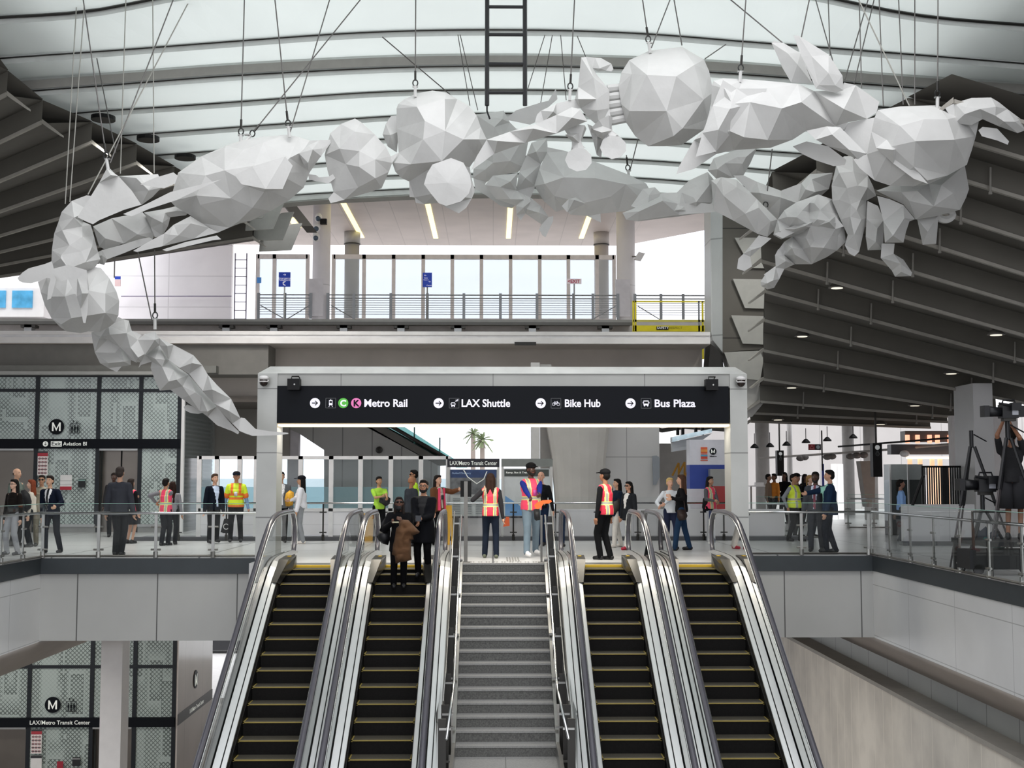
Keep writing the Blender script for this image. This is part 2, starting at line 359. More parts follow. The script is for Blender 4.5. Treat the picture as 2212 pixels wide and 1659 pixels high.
# ------------------------------------------------------------------ stairs
gran = mat('#5a5a58', .8, 0, .35, 45.); granl = mat('#8a8a88', .65, 0, .15, 40.)
R_, G_ = .165, .296
ts = thing('granite_staircase', 'grey granite staircase between the two pairs of escalators', 'staircase', (.2, 24.17, 0))
for i in range(16):
    y = 24.17 - G_ * i; z = -R_ * i
    if i: MB().mi(0).box(-.57, .97, y, y + G_ + .02, z - R_, z - .03).mi(1).box(-.57, .97, y - .012, y + G_ + .02, z - .03, z).build('stair_tread', [gran, granl], ts)
    else: MB().mi(0).box(-.57, .97, y, y + .12, -R_, -.03).mi(1).box(-.6, 1.0, y - .012, y + .1, -.03, .003).build('stair_tread', [gran, granl], ts)
y = 24.17 - G_ * 15
MB().mi(0).box(-.57, .97, 16.5, y + .05, -16 * R_ - .2, -16 * R_ - .02).mi(1).box(-.57, .97, 16.5, y, -16 * R_ - .02, -16 * R_).build('stair_landing', [gran, granl], ts)
MB().box(.19, .2, 16.5, y, -16 * R_, -16 * R_ + .002).build('landing_joint', gran, ts)
sl = R_ / G_
for X0, X1 in ((-.62, -.57), (.97, 1.02)):
    mb = MB(); a = (24.2, .02); 
    mb.prism([(X0, 24.3, .06), (X0, 24.1, .06), (X0, y, -15 * R_ + .05), (X0, 16.5, -16 * R_ + .06), (X0, 16.5, -16 * R_ - .3), (X0, y, -16 * R_ - .3), (X0, 24.3, -.5)], (X1 - X0, 0, 0)); recalc(mb.build('stringer', STEEL, ts))
for nm, s, X in (('left', -1, -.70), ('right', 1, 1.09)):
    t = thing('stair_balustrade', 'glass and steel balustrade along the %s side of the granite stairs' % nm, 'balustrade', (X, 24.17, 0))
    zz = lambda q: 0.0 if q > 24.17 else (-(24.17 - q) * sl if q > y else -16 * R_)
    posts = [24.1, 23.1, 22.05, 21.0, 19.95, 18.9, 17.8]
    for q in posts:
        MB().box(X - .055, X + .055, q - .02, q + .02, zz(q) - .3, zz(q) + .93).build('post', DKSTEEL, t)
        for dz in (.78, .1): MB().box(X - s * .12, X + s * .04, q - .03, q + .03, zz(q) + dz, zz(q) + dz + .03).build('glass_clamp', STEEL, t)
    for q0, q1 in zip(posts[:-1], posts[1:]):
        for xo in (.085,):
            MB().quad((X + s * xo, q0 - .05, zz(q0) + .05), (X + s * xo, q1 + .05, zz(q1) + .05), (X + s * xo, q1 + .05, zz(q1) + 1.0), (X + s * xo, q0 - .05, zz(q0) + 1.0)).build('glass_panel', GLASSC, t)
    pth = [(X - s * .1, 24.25, .9), (X - s * .1, 24.1, .9), (X - s * .1, y + .1, zz(y + .1) + .9), (X - s * .1, y - .2, zz(y + .1) + .8), (X - s * .1, 16.8, -16 * R_ + .86)]
    MB().tube(pth, .02, 8).build('handrail', BRIGHT, t, True)
    MB().tube([(X + s * .03, 24.15, .98)] + [(X + s * .03, q, zz(q) + .98) for q in posts[1:-1]], .012, 6).build('top_rail', STEEL, t, True)
# warning studs on the landing
for k in range(9):
    mb = MB(); x = -.42 + k * .15
    for j in range(2): mb.ell((x + .05 * j, 24.5, .004), (.02, .02, .008), 8, 4)
    if k == 0: tm = MB()
    tm.v += [] ; base = len(tm.v); tm.v += mb.v; tm.f += [[base + i for i in f] for f in mb.f]; tm.m += mb.m
tag(tm.build('tactile_strip', mat('#55534f', .5)), 'row of dark warning studs set in the floor at the top of the stairs', 'tactile paving', kind='stuff')
mb = MB()
for k in range(5): mb.box(.27 + k * .055, .30 + k * .055, 24.75, 26.0, .001, .006)
tag(mb.build('tactile_guide_strip', mat('#8c8b88', .5)), 'ribbed grey guide strip in the floor leading away from the stairs', 'tactile paving')
# sign boards on thin posts seen from behind at the stair head
for X, z, lab, hh in ((-.52, 1.6, 'tall steel post with a black square board at the stair head', 1.55), ):
    t = thing('sign_post', lab, 'sign post', (X, 24.4, 0)); MB().box(X - .035, X + .035, 24.37, 24.43, 0, hh).build('post', STEELD, t); MB().box(X - .09, X + .09, 24.35, 24.45, 0, .02).build('base', STEELD, t)
    MB().box(X - .105, X + .105, 24.44, 24.48, 1.25, 1.56).build('board', BLACK, t)
t = thing('sign_post', 'short steel post at the right of the stair head', 'post', (.93, 24.4, 0)); MB().box(.91, .95, 24.38, 24.42, 0, .9).build('post', STEELD, t); MB().box(.86, 1.0, 24.36, 24.44, 0, .015).build('base', STEELD, t)

# ------------------------------------------------------------------ portal with overhead sign
t = thing('steel_portal', 'brushed steel portal frame spanning the escalators and stairs', 'portal', (.2, 24.3, 0))
pm = panelmat('#a9aaa6', .5, 50, 1.22, .38, oz=.35, lw=.012, noise=.1); pm.node_tree.nodes['Principled BSDF'].inputs['Metallic'].default_value = .55
for x0, x1 in ((-4.48, -4.10), (4.53, 4.86)):
    MB().box(x0, x1, 24.1, 24.75, -.9, 3.6).build('column', pm, t)
MB().box(-4.1, 4.53, 24.13, 24.72, 3.34, 3.6).build('lintel', panelmat('#aaaba7', .6, 2.9, 50, .4, lw=.01, noise=.08), t)
mb = MB(); bt = [(-4.48, 24.1, 3.6), (4.86, 24.1, 3.6), (4.86, 24.75, 3.6), (-4.48, 24.75, 3.6)]; tp = [(-4.30, 24.42, 3.76), (4.70, 24.42, 3.76), (4.70, 24.6, 3.76), (-4.30, 24.6, 3.76)]
recalc(mb.hexa(bt, tp).build('cap', mat('#dcdbd8', .4, .3, .15, 1.5), t))
recalc(MB().box(-4.1, 4.53, 24.2, 24.65, 2.6, 2.64).build('light_strip', mat('#ffe9c4', .5, emit=1.6), t))
ld = bpy.data.lights.new('sign_strip', 'AREA'); lo_ = bpy.data.objects.new('sign_strip', ld); COL.objects.link(lo_); lo_.location = (.2, 24.42, 2.58); ld.shape = 'RECTANGLE'; ld.size = 8.4; ld.size_y = .3; ld.energy = 150; ld.color = (1, .93, .82)
sg = thing('overhead_sign', 'black overhead direction sign reading Metro Rail, LAX Shuttle, Bike Hub and Bus Plaza', 'sign', (.2, 24.1, 2.64))
YS = 24.06
MB().box(-4.1, 4.5, YS, 24.6, 2.65, 3.36).build('sign_box', NAVY, sg)
WT = mat('#eceaf4', .5, emit=.25); f_ = YS - .006
def at(x): return P(x, 871, YS).x
zc = P(1000, 871, YS).z; sc = 2735 / YS / 1.0; px = YS / 2735
def arrow(mb, x, z, Y, r, rot=0):
    c, s = math.cos(rot), math.sin(rot)
    def q(a, b): return (x + (a * c - b * s) * r, Y, z + (a * s + b * c) * r)
    mb.prism([q(-.6, .09), q(.5, .09), q(.5, -.09), q(-.6, -.09)], (0, .002, 0))
    for sg_ in (1, -1): mb.prism([q(.6, 0), q(.08, .5 * sg_), q(.0, .38 * sg_), q(.38, 0)], (0, .002, 0))
def icon_frame(x, z, Y, r, parent):
    mb = MB(); g = r * .07
    for a, b, c_, d_ in ((-r, r, r - g, r), (-r, r, -r, -r + g), (-r, -r + g, -r, r), (r - g, r, -r, r)): mb.box(x + a, x + b, Y, Y + .003, z + c_, z + d_)
    return mb.build('icon_frame', mat('#6d6f72', .5), parent)
for xa in (680.5, 947.5, 1168, 1362):
    disc(MB(), at(xa), zc, f_, 11 * px).build('arrow_disc', WT, sg); mb = MB(); arrow(mb, at(xa), zc, f_ - .005, 11 * px); mb.build('arrow', NAVY, sg)
for xi in (714.5, 981, 1201, 1395.5): icon_frame(at(xi), zc, f_, 11 * px, sg)
r = 11 * px
def pic(fn, xi, col=WT):
    mb = MB(); fn(mb, at(xi), zc); return mb.build('pictogram', col, sg)
def bus(mb, x, z, k=1., dz=0):
    z += dz
    mb.box(x - .5 * r * k, x + .5 * r * k, f_, f_ + .003, z + .38 * r * k, z + .55 * r * k); mb.box(x - .5 * r * k, x - .4 * r * k, f_, f_ + .003, z - .4 * r * k, z + .4 * r * k); mb.box(x + .4 * r * k, x + .5 * r * k, f_, f_ + .003, z - .4 * r * k, z + .4 * r * k)
    mb.box(x - .5 * r * k, x + .5 * r * k, f_, f_ + .003, z - .4 * r * k, z - .05 * r * k); mb.box(x - .42 * r * k, x - .2 * r * k, f_, f_ + .003, z - .6 * r * k, z - .4 * r * k); mb.box(x + .2 * r * k, x + .42 * r * k, f_, f_ + .003, z - .6 * r * k, z - .4 * r * k)
    mb.box(x - .66 * r * k, x - .56 * r * k, f_, f_ + .003, z, z + .3 * r * k); mb.box(x + .56 * r * k, x + .66 * r * k, f_, f_ + .003, z, z + .3 * r * k)
def tram(mb, x, z):
    mb.box(x - .35 * r, x + .35 * r, f_, f_ + .003, z + .4 * r, z + .58 * r); mb.box(x - .35 * r, x - .25 * r, f_, f_ + .003, z - .4 * r, z + .4 * r); mb.box(x + .25 * r, x + .35 * r, f_, f_ + .003, z - .4 * r, z + .4 * r); mb.box(x - .35 * r, x + .35 * r, f_, f_ + .003, z - .4 * r, z + .02 * r)
    mb.box(x - .05 * r, x + .05 * r, f_, f_ + .003, z + .58 * r, z + .78 * r)
    for s in (-1, 1): mb.prism([(x + s * .15 * r, f_, z - .45 * r), (x + s * .25 * r, f_, z - .45 * r), (x + s * .42 * r, f_, z - .75 * r), (x + s * .32 * r, f_, z - .75 * r)], (0, .003, 0))
def shuttle(mb, x, z):
    bus(mb, x - .2 * r, z, .75, -.28 * r)
    for a, b in (((.2, .35), (.85, .7)), ((.35, .72), (.55, .3)), ((.68, .78), (.72, .42))):
        mb.tube([(x + a[0] * r, f_, z + a[1] * r), (x + b[0] * r, f_, z + b[1] * r)], .06 * r, 5)
def bike(mb, x, z):
    for s in (-1, 1): disc(mb, x + s * .45 * r, z - .18 * r, f_, .32 * r, 14, ring=.07 * r)
    for a, b in (((-.45, -.18), (-.2, .25)), ((-.2, .25), (.3, .25)), ((.3, .25), (.45, -.18)), ((-.2, .25), (0, -.18)), ((0, -.18), (.3, .25)), ((-.45, -.18), (0, -.18)), ((.3, .25), (.22, .45)), ((-.2, .25), (-.26, .4))):
        mb.tube([(x + a[0] * r, f_, z + a[1] * r), (x + b[0] * r, f_, z + b[1] * r)], .045 * r, 5)
pic(tram, 714.5); pic(shuttle, 981); pic(bike, 1201); pic(bus, 1395.5)
disc(MB(), at(741.5), zc, f_, r).build('line_disc', mat('#4fae3a', .5, emit=.25), sg); text('C', at(741.5), zc - .058, f_ - .006, .115, WT, sg, align='CENTER', bold=.006)
disc(MB(), at(769.5), zc, f_, r).build('line_disc', mat('#e379b4', .5, emit=.25), sg); text('K', at(769.5), zc - .058, f_ - .006, .115, NAVY, sg, align='CENTER', bold=.006)
for s_, x0, x1 in (('Metro Rail', 786, 879), ('LAX Shuttle', 996, 1101), ('Bike Hub', 1219, 1296), ('Bus Plaza', 1413, 1501)):
    o = text(s_, at(x0), zc - .066, f_, .14, WT, sg, bold=.005); wd = max(v.co.x for v in o.data.vertices) - min(v.co.x for v in o.data.vertices); k = (at(x1) - at(x0)) / wd
    x_0 = min(v.co.x for v in o.data.vertices)
    for v in o.data.vertices: v.co.x = x_0 + (v.co.x - x_0) * k
for X, sd_, lab in ((-4.34, 1, 'white dome security camera on the left portal column'), (4.72, -1, 'white dome security camera on the right portal column')):
    t = thing('dome_camera', lab, 'camera', (X, 24.0, 3.35)); MB().ell((X, 23.96, 3.5), (.1, .1, .05), 14, 8).build('housing', WHITE, t, True); MB().ell((X, 23.96, 3.43), (.085, .085, .09), 14, 8).build('lens_dome', mat('#2b2220', .15), t, True)
    MB().tube([(X + .085 * math.cos(a), 23.96 + .085 * math.sin(a), 3.46 - .03 * (math.sin(a) < 0)) for a in [2 * PI * i / 16 for i in range(16)]], .012, 6, True).build('trim_ring', WHITE, t, True); MB().box(X - .04, X + .04, 23.98, 24.1, 3.42, 3.52).build('bracket', WHITE, t)
for x, lab in ((636, 'black box fixture clamped to the left end of the sign'), (1536, 'black box fixture clamped to the right end of the sign')):
    X = P(x, 826, 23.95).x; t = thing('projector_box', lab, 'fixture', (X, 23.9, 3.28)); MB().box(X - .115, X + .115, 23.82, 24.04, 3.27, 3.48).build('housing', BLACK, t)
    MB().tube([(X - .05, 23.9, 3.48), (X - .05, 23.95, 3.53), (X + .08, 23.95, 3.53), (X + .08, 24.1, 3.5)], .012, 6).build('bracket', DKSTEEL, t, True); disc(MB(), X + .02, 3.37, 23.815, .015).build('lens', STEEL, t)

# ------------------------------------------------------------------ glass balustrades round the well
def balustrade(pts, label, rail=.9, top=1.09, posts=None, spacing=1.2, hside=1, group=None):
    """pts: (x,y) path on the mezzanine floor"""
    o = pts[0]; t = thing('glass_balustrade', label, 'balustrade', (o[0], o[1], 0), group)
    for a, b in zip(pts[:-1], pts[1:]):
        a = Vector((a[0], a[1], 0)); b = Vector((b[0], b[1], 0)); d = (b - a); L = d.length; d.normalize(); n = Vector((-d.y, d.x, 0)) * hside
        k = max(1, round(L / spacing)); st = L / k
        for i in range(k + 1):
            p = a + d * min(max(st * i, .03), L - .03)
            mb = MB(); e1 = d * .03; e2 = n * .012
            mb.hexa([p - e1 - e2 + n * .03, p + e1 - e2 + n * .03, p + e1 + e2 + n * .03, p - e1 + e2 + n * .03], [q + Vector((0, 0, rail - .02)) for q in (p - e1 - e2 + n * .03, p + e1 - e2 + n * .03, p + e1 + e2 + n * .03, p - e1 + e2 + n * .03)])
            mb.cyl(p + n * .03, p + n * .03 + Vector((0, 0, .12)), .05, 8); recalc(mb.build('post', STEEL, t))
            for dz in (.62, .16): MB().tube([p + d * -.1 + n * .02 + Vector((0, 0, dz)), p + d * .1 + n * .02 + Vector((0, 0, dz))], .022, 6).build('glass_clamp', STEEL, t)
        for i in range(k):
            p = a + d * (st * i + .02); q = a + d * (st * (i + 1) - .02); u = Vector((0, 0, top)); l = Vector((0, 0, .06)); MB().quad(p + l, q + l, q + u, p + u).build('glass_panel', GLASSC, t); MB().tube([p + u, q + u], .006, 4).build('glass_edge', mat('#9fc4b8', .2), t)
        MB().tube([a + n * .07 + Vector((0, 0, rail)), b + n * .07 + Vector((0, 0, rail))], .026, 8).build('handrail', BRIGHT, t, True)
        MB().tube([a + Vector((0, 0, .03)), b + Vector((0, 0, .03))], .02, 4).build('base_channel', STEELD, t)
balustrade([(-9.2, YL - .02), (-4.55, YL - .02)], 'glass balustrade on the far well edge, left of the portal', hside=-1, spacing=1.12)
balustrade([(-9.15, 14), (-9.15, YL)], 'glass balustrade running along the left side of the well', hside=1, spacing=1.1)
balustrade([(5.05, YR - .02), (7.95, YR - .02)], 'glass balustrade on the far well edge, right of the portal', hside=-1, spacing=1.2)
balustrade([(7.95, YR), (7.95, 14)], 'long glass balustrade running along the right side of the well', hside=1, spacing=1.25)
balustrade([(-4.3, 24.2), (-4.3, 25.9)], 'short glass screen behind the left portal column', hside=1, spacing=1.)
balustrade([(4.95, 24.9), (4.95, 26.7)], 'short glass screen behind the right portal column', hside=-1, spacing=1.)

# ------------------------------------------------------------------ hall roof: stepped translucent panels
def curve(pts, n=24, xr=None):
    pts = sorted(pts); xs = [p[0] for p in pts]
    def f(x):
        if x <= xs[0]: a, b = pts[0], pts[1]
        elif x >= xs[-1]: a, b = pts[-2], pts[-1]
        else:
            for a, b in zip(pts[:-1], pts[1:]):
                if a[0] <= x <= b[0]: break
        return a[1] + (b[1] - a[1]) * (x - a[0]) / (b[0] - a[0])
    x0, x1 = xr or (xs[0], xs[-1]); o = [(x0 + (x1 - x0) * i / n) for i in range(n + 1)]; ys = [f(x) for x in o]
    for _ in range(2): ys = [ys[0]] + [(ys[i - 1] + 2 * ys[i] + ys[i + 1]) / 4 for i in range(1, n)] + [ys[-1]]
    return list(zip(o, ys))
ROWS = [(21.2, [(-200, -20), (0, -35), (370, -90), (1106, -140), (1780, -85), (2212, -30), (2400, -10)], (-260, 2470)),  # (distance, [(x, y) of the panel's lower front edge], x range)
 (23.2, [(-200, 60), (0, 45), (150, 39), (210, 35), (370, -5), (700, -40), (1106, -58), (1500, -45), (1780, -2), (1889, 27), (1966, 42), (2025, 48), (2212, 62), (2400, 75)], (-260, 2470)),
 (25.3, [(-200, 150), (0, 133), (200, 120), (500, 97), (740, 79), (897, 73), (1048, 71), (1242, 73), (1440, 82), (1584, 96), (1720, 105), (1907, 120), (2025, 129), (2212, 145), (2400, 160)], (-230, 2440)),
 (27.1, [(-200, 228), (0, 208), (187, 195), (468, 172), (740, 157), (890, 151), (1135, 149), (1350, 154), (1532, 162), (1705, 175), (1860, 188), (2099, 205), (2212, 212)], (-60, 2300)),
 (29.2, [(-100, 275), (87, 258), (201, 247), (334, 239), (502, 227), (740, 209), (867, 202), (1048, 200), (1242, 201), (1500, 209), (1800, 228), (2100, 255)], (40, 2200)),
 (31.1, [(100, 310), (197, 303), (334, 294), (502, 281), (740, 264), (844, 256), (1048, 250), (1250, 252), (1500, 262), (1800, 284), (2000, 305)], (150, 2080)),
 (33.2, [(200, 352), (291, 344), (448, 333), (700, 313), (900, 302), (1106, 299), (1252, 302), (1379, 306), (1473, 314), (1635, 331), (1753, 338), (1900, 352)], (250, 1980)),
 (35.2, [(250, 395), (500, 373), (800, 350), (1106, 343), (1279, 345), (1440, 354), (1613, 368), (1800, 385), (1900, 395)], (330, 1900)),
 (37.2, [(300, 430), (669, 395), (837, 384), (1106, 379), (1382, 389), (1440, 393), (1700, 415), (1900, 435)], (400, 1800)),
 (39.2, [(300, 462), (629, 426), (703, 421), (834, 415), (881, 412), (1106, 408), (1400, 420), (1700, 447)], (520, 1660))]
MEM = translucent((.89, .92, .905), .6); LIP = mat('#cfd2cf', .6)
lines = [[P(x, y, Y) for x, y in curve(pts, 40, xr)] for Y, pts, xr in ROWS]
for k, L in enumerate(lines):
    mb = MB(); Y = ROWS[k][0]; N = len(L) - 1
    if k + 1 < len(lines):
        Yn = ROWS[k + 1][0]; nx = lines[k + 1]
    else: Yn = Y + .9; nx = [p + Vector((0, .9, .15)) for p in L]
    
    def zat(x):
        for a, b in zip(nx[:-1], nx[1:]):
            if a.x <= x <= b.x: return a.z + (b.z - a.z) * (x - a.x) / (b.x - a.x)
        return nx[0].z if x < nx[0].x else nx[-1].z
    
    for i in range(N):
        a, b = L[i], L[i + 1]; za, zb = zat(a.x) + .1, zat(b.x) + .1
        if k == 2: za += .25; zb += .25
        A2 = Vector((a.x, Yn - .02, za)); B2 = Vector((b.x, Yn - .02, zb))
        t = Vector((0, 0, .05))
        mb.mi(0).quad(a, b, B2, A2)                       # underside
        mb.mi(1).quad(a, b, b + Vector((0, -.04, .06)), a + Vector((0, -.04, .06)))    # lower lip
        d_ = Vector((0, 0, .16 if k != 2 else .4)); mb.mi(1).quad(A2 - d_, B2 - d_, B2 + t, A2 + t); mb.mi(0).quad(a + t * 1.2, b + t * 1.2, B2 + t, A2 + t)
    struct('ceiling', mb, [MEM, LIP])
    # thin dark bar standing in for the shadow in the front edge gap
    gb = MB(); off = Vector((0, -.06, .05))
    gb.tube([p + off for p in L], .016 if k > 1 else .03, 4); gb.build('gap_shadow_bar', DKSTEEL)['kind'] = 'structure'
# grey band painted for the shadow in the recess above the third row
L = lines[3]; mb = MB()
for a, b in zip(L[:-1], L[1:]): mb.quad(a + Vector((0, -.1, .08)), b + Vector((0, -.1, .08)), b + Vector((0, -.14, .26)), a + Vector((0, -.14, .26)))
struct('recess_shadow_band', mb, mat('#9c9a95', .8))
# deep beam at the rear edge of the roof
L = lines[9]; mb = MB()
for a, b in zip(L[:-1], L[1:]): mb.hexa([a + Vector((0, .9, .05)), b + Vector((0, .9, .05)), b + Vector((0, 1.5, .05)), a + Vector((0, 1.5, .05))], [a + Vector((0, .9, .6)), b + Vector((0, .9, .6)), b + Vector((0, 1.5, .6)), a + Vector((0, 1.5, .6))])
recalc(struct('ceiling', mb, mat('#a9aaa6', .7)))
# opaque roof deck over the sides, open skylight down the middle
roofm = mat('#8f908d', .8)
mb = MB(); mb.box(-34, -8.3, 12, 41, 11.6, 11.9); mb.box(9.3, 38, 12, 41, 11.6, 11.9); struct('ceiling', mb, roofm)
mb = MB(); mb.box(-34, -8.3, -14, 17.5, 11.6, 11.9); mb.box(9.3, 38, -14, 17.5, 11.6, 11.9); mb.box(-8.3, 9.3, 11, 14, 11.6, 11.9); struct('ceiling', mb, roofm)
hw = mat('#a7a5a0', .8, 0, .05, .5)
struct('wall_front', MB().box(-34, 38, -14.3, -14, -.3, 1.5), hw); struct('wall_left', MB().box(-34.3, -34, -14, 32, 0, 11.9), hw); struct('wall_right', MB().box(38, 38.3, -14, 40, 0, 11.9), hw)

# ------------------------------------------------------------------ folded dark canopies
CANM = mat('#5a5751', .85, 0, .12, .7); CANF = mat('#66635c', .8, 0, .1, .7); CANL = mat('#9a968e', .7, 0, .1)  # lip and front tones lightened to carry the light on the folds
# right side: (distance, left point, right point) of each fold's lower edge
RT_ = [(21.2, (2060, 222), (2420, 330)), (22.2, (1965, 271), (2420, 408)), (23.2, (1860, 325), (2420, 495)), (24.3, (1764, 375), (2400, 580)), (25.4, (1670, 424), (2380, 648)),
       (26.6, (1640, 490), (2350, 703)), (28., (1645, 566), (2330, 760)), (30.1, (1655, 632), (2310, 808)), (32.2, (1652, 694), (2300, 858)), (34.3, (1650, 759), (2225, 875)), (36.4, (1650, 821), (2153, 896)),
       (38.5, (1642, 869), (2115, 906)), (40.6, (1629, 894), (2047, 913)), (42.8, (1622, 912), (2010, 925)), (45., (1620, 925), (1975, 936))]
LF_ = [(23.0, (-420, 300), (-60, 110)), (25.0, (-340, 380), (14, 206)), (27., (-330, 468), (90, 266)), (29.1, (-300, 520), (197, 310)), (31.2, (-300, 565), (294, 355)), (33.3, (-300, 600), (375, 400)), (35.4, (-290, 615), (447, 440)),
       (37.5, (-280, 628), (520, 476)), (39.6, (-270, 640), (545, 515)), (42., (-260, 672), (569, 550))]
def canopy(rows, nm, inner_left):
    pts = [(P(a[0], a[1], Y), P(b[0], b[1], Y)) for Y, a, b in rows]
    for i, (a, b) in enumerate(pts[:-1]):
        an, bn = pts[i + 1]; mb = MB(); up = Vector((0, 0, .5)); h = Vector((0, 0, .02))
        # front face of the fold, lip coloured lighter as if lit, underside to the top of the next fold
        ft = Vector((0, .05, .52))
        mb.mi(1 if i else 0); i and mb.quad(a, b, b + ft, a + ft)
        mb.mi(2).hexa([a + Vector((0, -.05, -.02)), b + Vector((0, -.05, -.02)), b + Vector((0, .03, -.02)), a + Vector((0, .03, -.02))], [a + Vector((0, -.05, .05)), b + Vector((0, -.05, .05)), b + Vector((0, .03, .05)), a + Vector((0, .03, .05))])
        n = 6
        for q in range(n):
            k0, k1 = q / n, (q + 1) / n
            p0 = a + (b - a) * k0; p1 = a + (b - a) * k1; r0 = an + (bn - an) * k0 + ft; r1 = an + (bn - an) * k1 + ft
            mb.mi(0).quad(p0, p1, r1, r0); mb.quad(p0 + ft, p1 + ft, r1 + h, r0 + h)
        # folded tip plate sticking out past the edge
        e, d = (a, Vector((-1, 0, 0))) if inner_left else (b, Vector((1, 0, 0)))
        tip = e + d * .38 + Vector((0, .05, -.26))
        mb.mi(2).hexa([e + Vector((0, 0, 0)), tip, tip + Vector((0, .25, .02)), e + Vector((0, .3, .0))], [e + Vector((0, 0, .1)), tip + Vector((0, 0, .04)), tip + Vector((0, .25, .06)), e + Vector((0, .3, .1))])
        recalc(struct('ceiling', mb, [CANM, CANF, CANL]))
    return pts
RP = canopy(RT_, 'right', True); LP = canopy(LF_, 'left', False)
# small sprinkler drops and hanging lamps under the right canopy
def row_point(rows, x, y):
    best = None
    for (Y, a, b) in rows:
        yy = a[1] + (b[1] - a[1]) * (x - a[0]) / (b[0] - a[0])
        if best is None or abs(yy - y) < abs(best[0] - y): best = (yy, Y)
    return best
O3 = lambda x, y: (1500 + x / 3.107, 400 + y / 3.107)
spr = [(1985, 45), (1787, 235), (1645, 425), (1465, 590), (890, 640), (1330, 765), (830, 815), (1185, 912), (1050, 1060), (2150, 1185), (962, 1220), (2005, 1305), (868, 1368), (1860, 1405), (730, 1480), (1720, 1495), (693, 1550), (1598, 1552), (1490, 1593), (1000, 452)]
ORD = ['highest', 'second', 'third', 'fourth', 'fifth', 'sixth', 'seventh', 'eighth', 'ninth', 'tenth', 'eleventh', 'twelfth', 'thirteenth', 'fourteenth', 'fifteenth', 'sixteenth', 'seventeenth', 'eighteenth', 'nineteenth', 'lowest']
for i, (x, y) in enumerate(sorted(spr, key=lambda q: q[1])):
    X, Yp = O3(x, y); yy, Yd = row_point(RT_, X, Yp); p = P(X, yy, Yd - .12)
    q = p + Vector((.02, 0, .42))
    mb = MB().cyl(p + Vector((0, 0, -.04)), q, .022, 6); mb.cyl(p + Vector((0, 0, -.09)), p + Vector((0, 0, -.04)), .035, 6)
    tag(mb.build('sprinkler_pipe', mat('#8c8983', .6)), 'thin grey sprinkler drop pipe under the dark right canopy, %s in the picture counting downward' % ORD[i], 'pipe', 'sprinkler drops under the right canopy')
lamps = [(957, 690), (724, 1015), (652, 1360), (561, 1575), (2025, 1005), (1724, 1265), (1479, 1480), (1250, 1605)]
def lamp(x, y, Yd, lab, hgt, col=mat('#6d6a66', .5, .4)):
    p = P(x, y, Yd); t = thing('pendant_lamp', lab, 'lamp', (p.x, p.y, p.z), 'pendant lamps under the right canopy')
    MB().tube([p + Vector((0, 0, 0)), p + Vector((0, 0, .02)), p + Vector((0, 0, .09)), p + Vector((0, 0, .16))], [.2, .19, .13, .05], 14).build('lamp_shade', col, t, True)
    MB().cyl(p + Vector((0, 0, -.012)), p + Vector((0, 0, .0)), .13, 14).build('diffuser', mat('#fff6e0', .5, emit=.8), t)
    MB().cyl(p + Vector((0, 0, .16)), p + Vector((0, 0, hgt)), .03, 6).build('stem', mat('#8c8983', .6), t)
lbl = ['highest pendant lamp under the right canopy, below the hanging sculpture', 'second pendant lamp down near the steel clad pylon', 'third pendant lamp down, right of the portal top', 'fourth pendant lamp down, near the right portal column', 'pendant lamp close to the right edge of the picture', 'pendant lamp lower and left of the one at the right edge', 'pendant lamp above the glass turnstile area', 'lowest pendant lamp in the diagonal row of the right canopy']
for (x, y), lb in zip(lamps, lbl):
    X, Yp = O3(x, y); yy, Yd = row_point(RT_, X, Yp - 12); lamp(X, Yp, Yd + .3, lb, .62)
for n_, (x, y) in enumerate(((1630, 968), (1663, 966), (1699, 963), (1741, 957), (1787, 953), (1843, 947))):
    p = P(x, y, 47); t = thing('pendant_lamp', 'small black pendant lamp in the far row under the right canopy, %s from the left' % ['first', 'second', 'third', 'fourth', 'fifth', 'sixth'][n_], 'lamp', tuple(p), 'far row of small black pendant lamps')
    MB().tube([p, p + Vector((0, 0, .05)), p + Vector((0, 0, .16))], [.16, .15, .04], 10).build('lamp_shade', BLACK, t, True); MB().cyl(p + Vector((0, 0, .15)), p + Vector((0, 0, .55)), .015, 5).build('stem', BLACK, t)
# round dark downlights in the roof on the left and right
for x, y, Y in ((223, 256, 28.5), (320, 300, 30.5), (400, 340, 32.5), (1778, 352, 33), (1726, 392, 35)):
    p = P(x, y, Y); mb = MB()
    mb.cyl(p + Vector((0, 0, -.04)), p + Vector((0, 0, .05)), .27, 20)
    t = tag(mb.build('recessed_downlight', BLACK), 'round black downlight recessed in the stepped roof panels, %s' % {223: 'highest of three at the left', 320: 'middle of three at the left', 400: 'lowest of three at the left', 1778: 'upper of two at the right', 1726: 'lower of two at the right'}[x], 'light', 'round black downlights')
for x, y, Y in ((223, 256, 28.5), (320, 300, 30.5), (400, 340, 32.5), (1778, 352, 33), (1726, 392, 35)):
    l = bpy.data.lights.new('downlight_lamp', 'SPOT'); o = bpy.data.objects.new('downlight_lamp', l); COL.objects.link(o); p = P(x, y, Y); o.location = p + Vector((0, 0, -.08)); l.energy = 900 if x < 1000 else 350; l.spot_size = 2.1; l.spot_blend = .8; l.shadow_soft_size = .25; l.color = (1, .97, .93)
    o.rotation_euler = (math.radians(24), 0, math.radians(-28 if x < 1000 else 28))
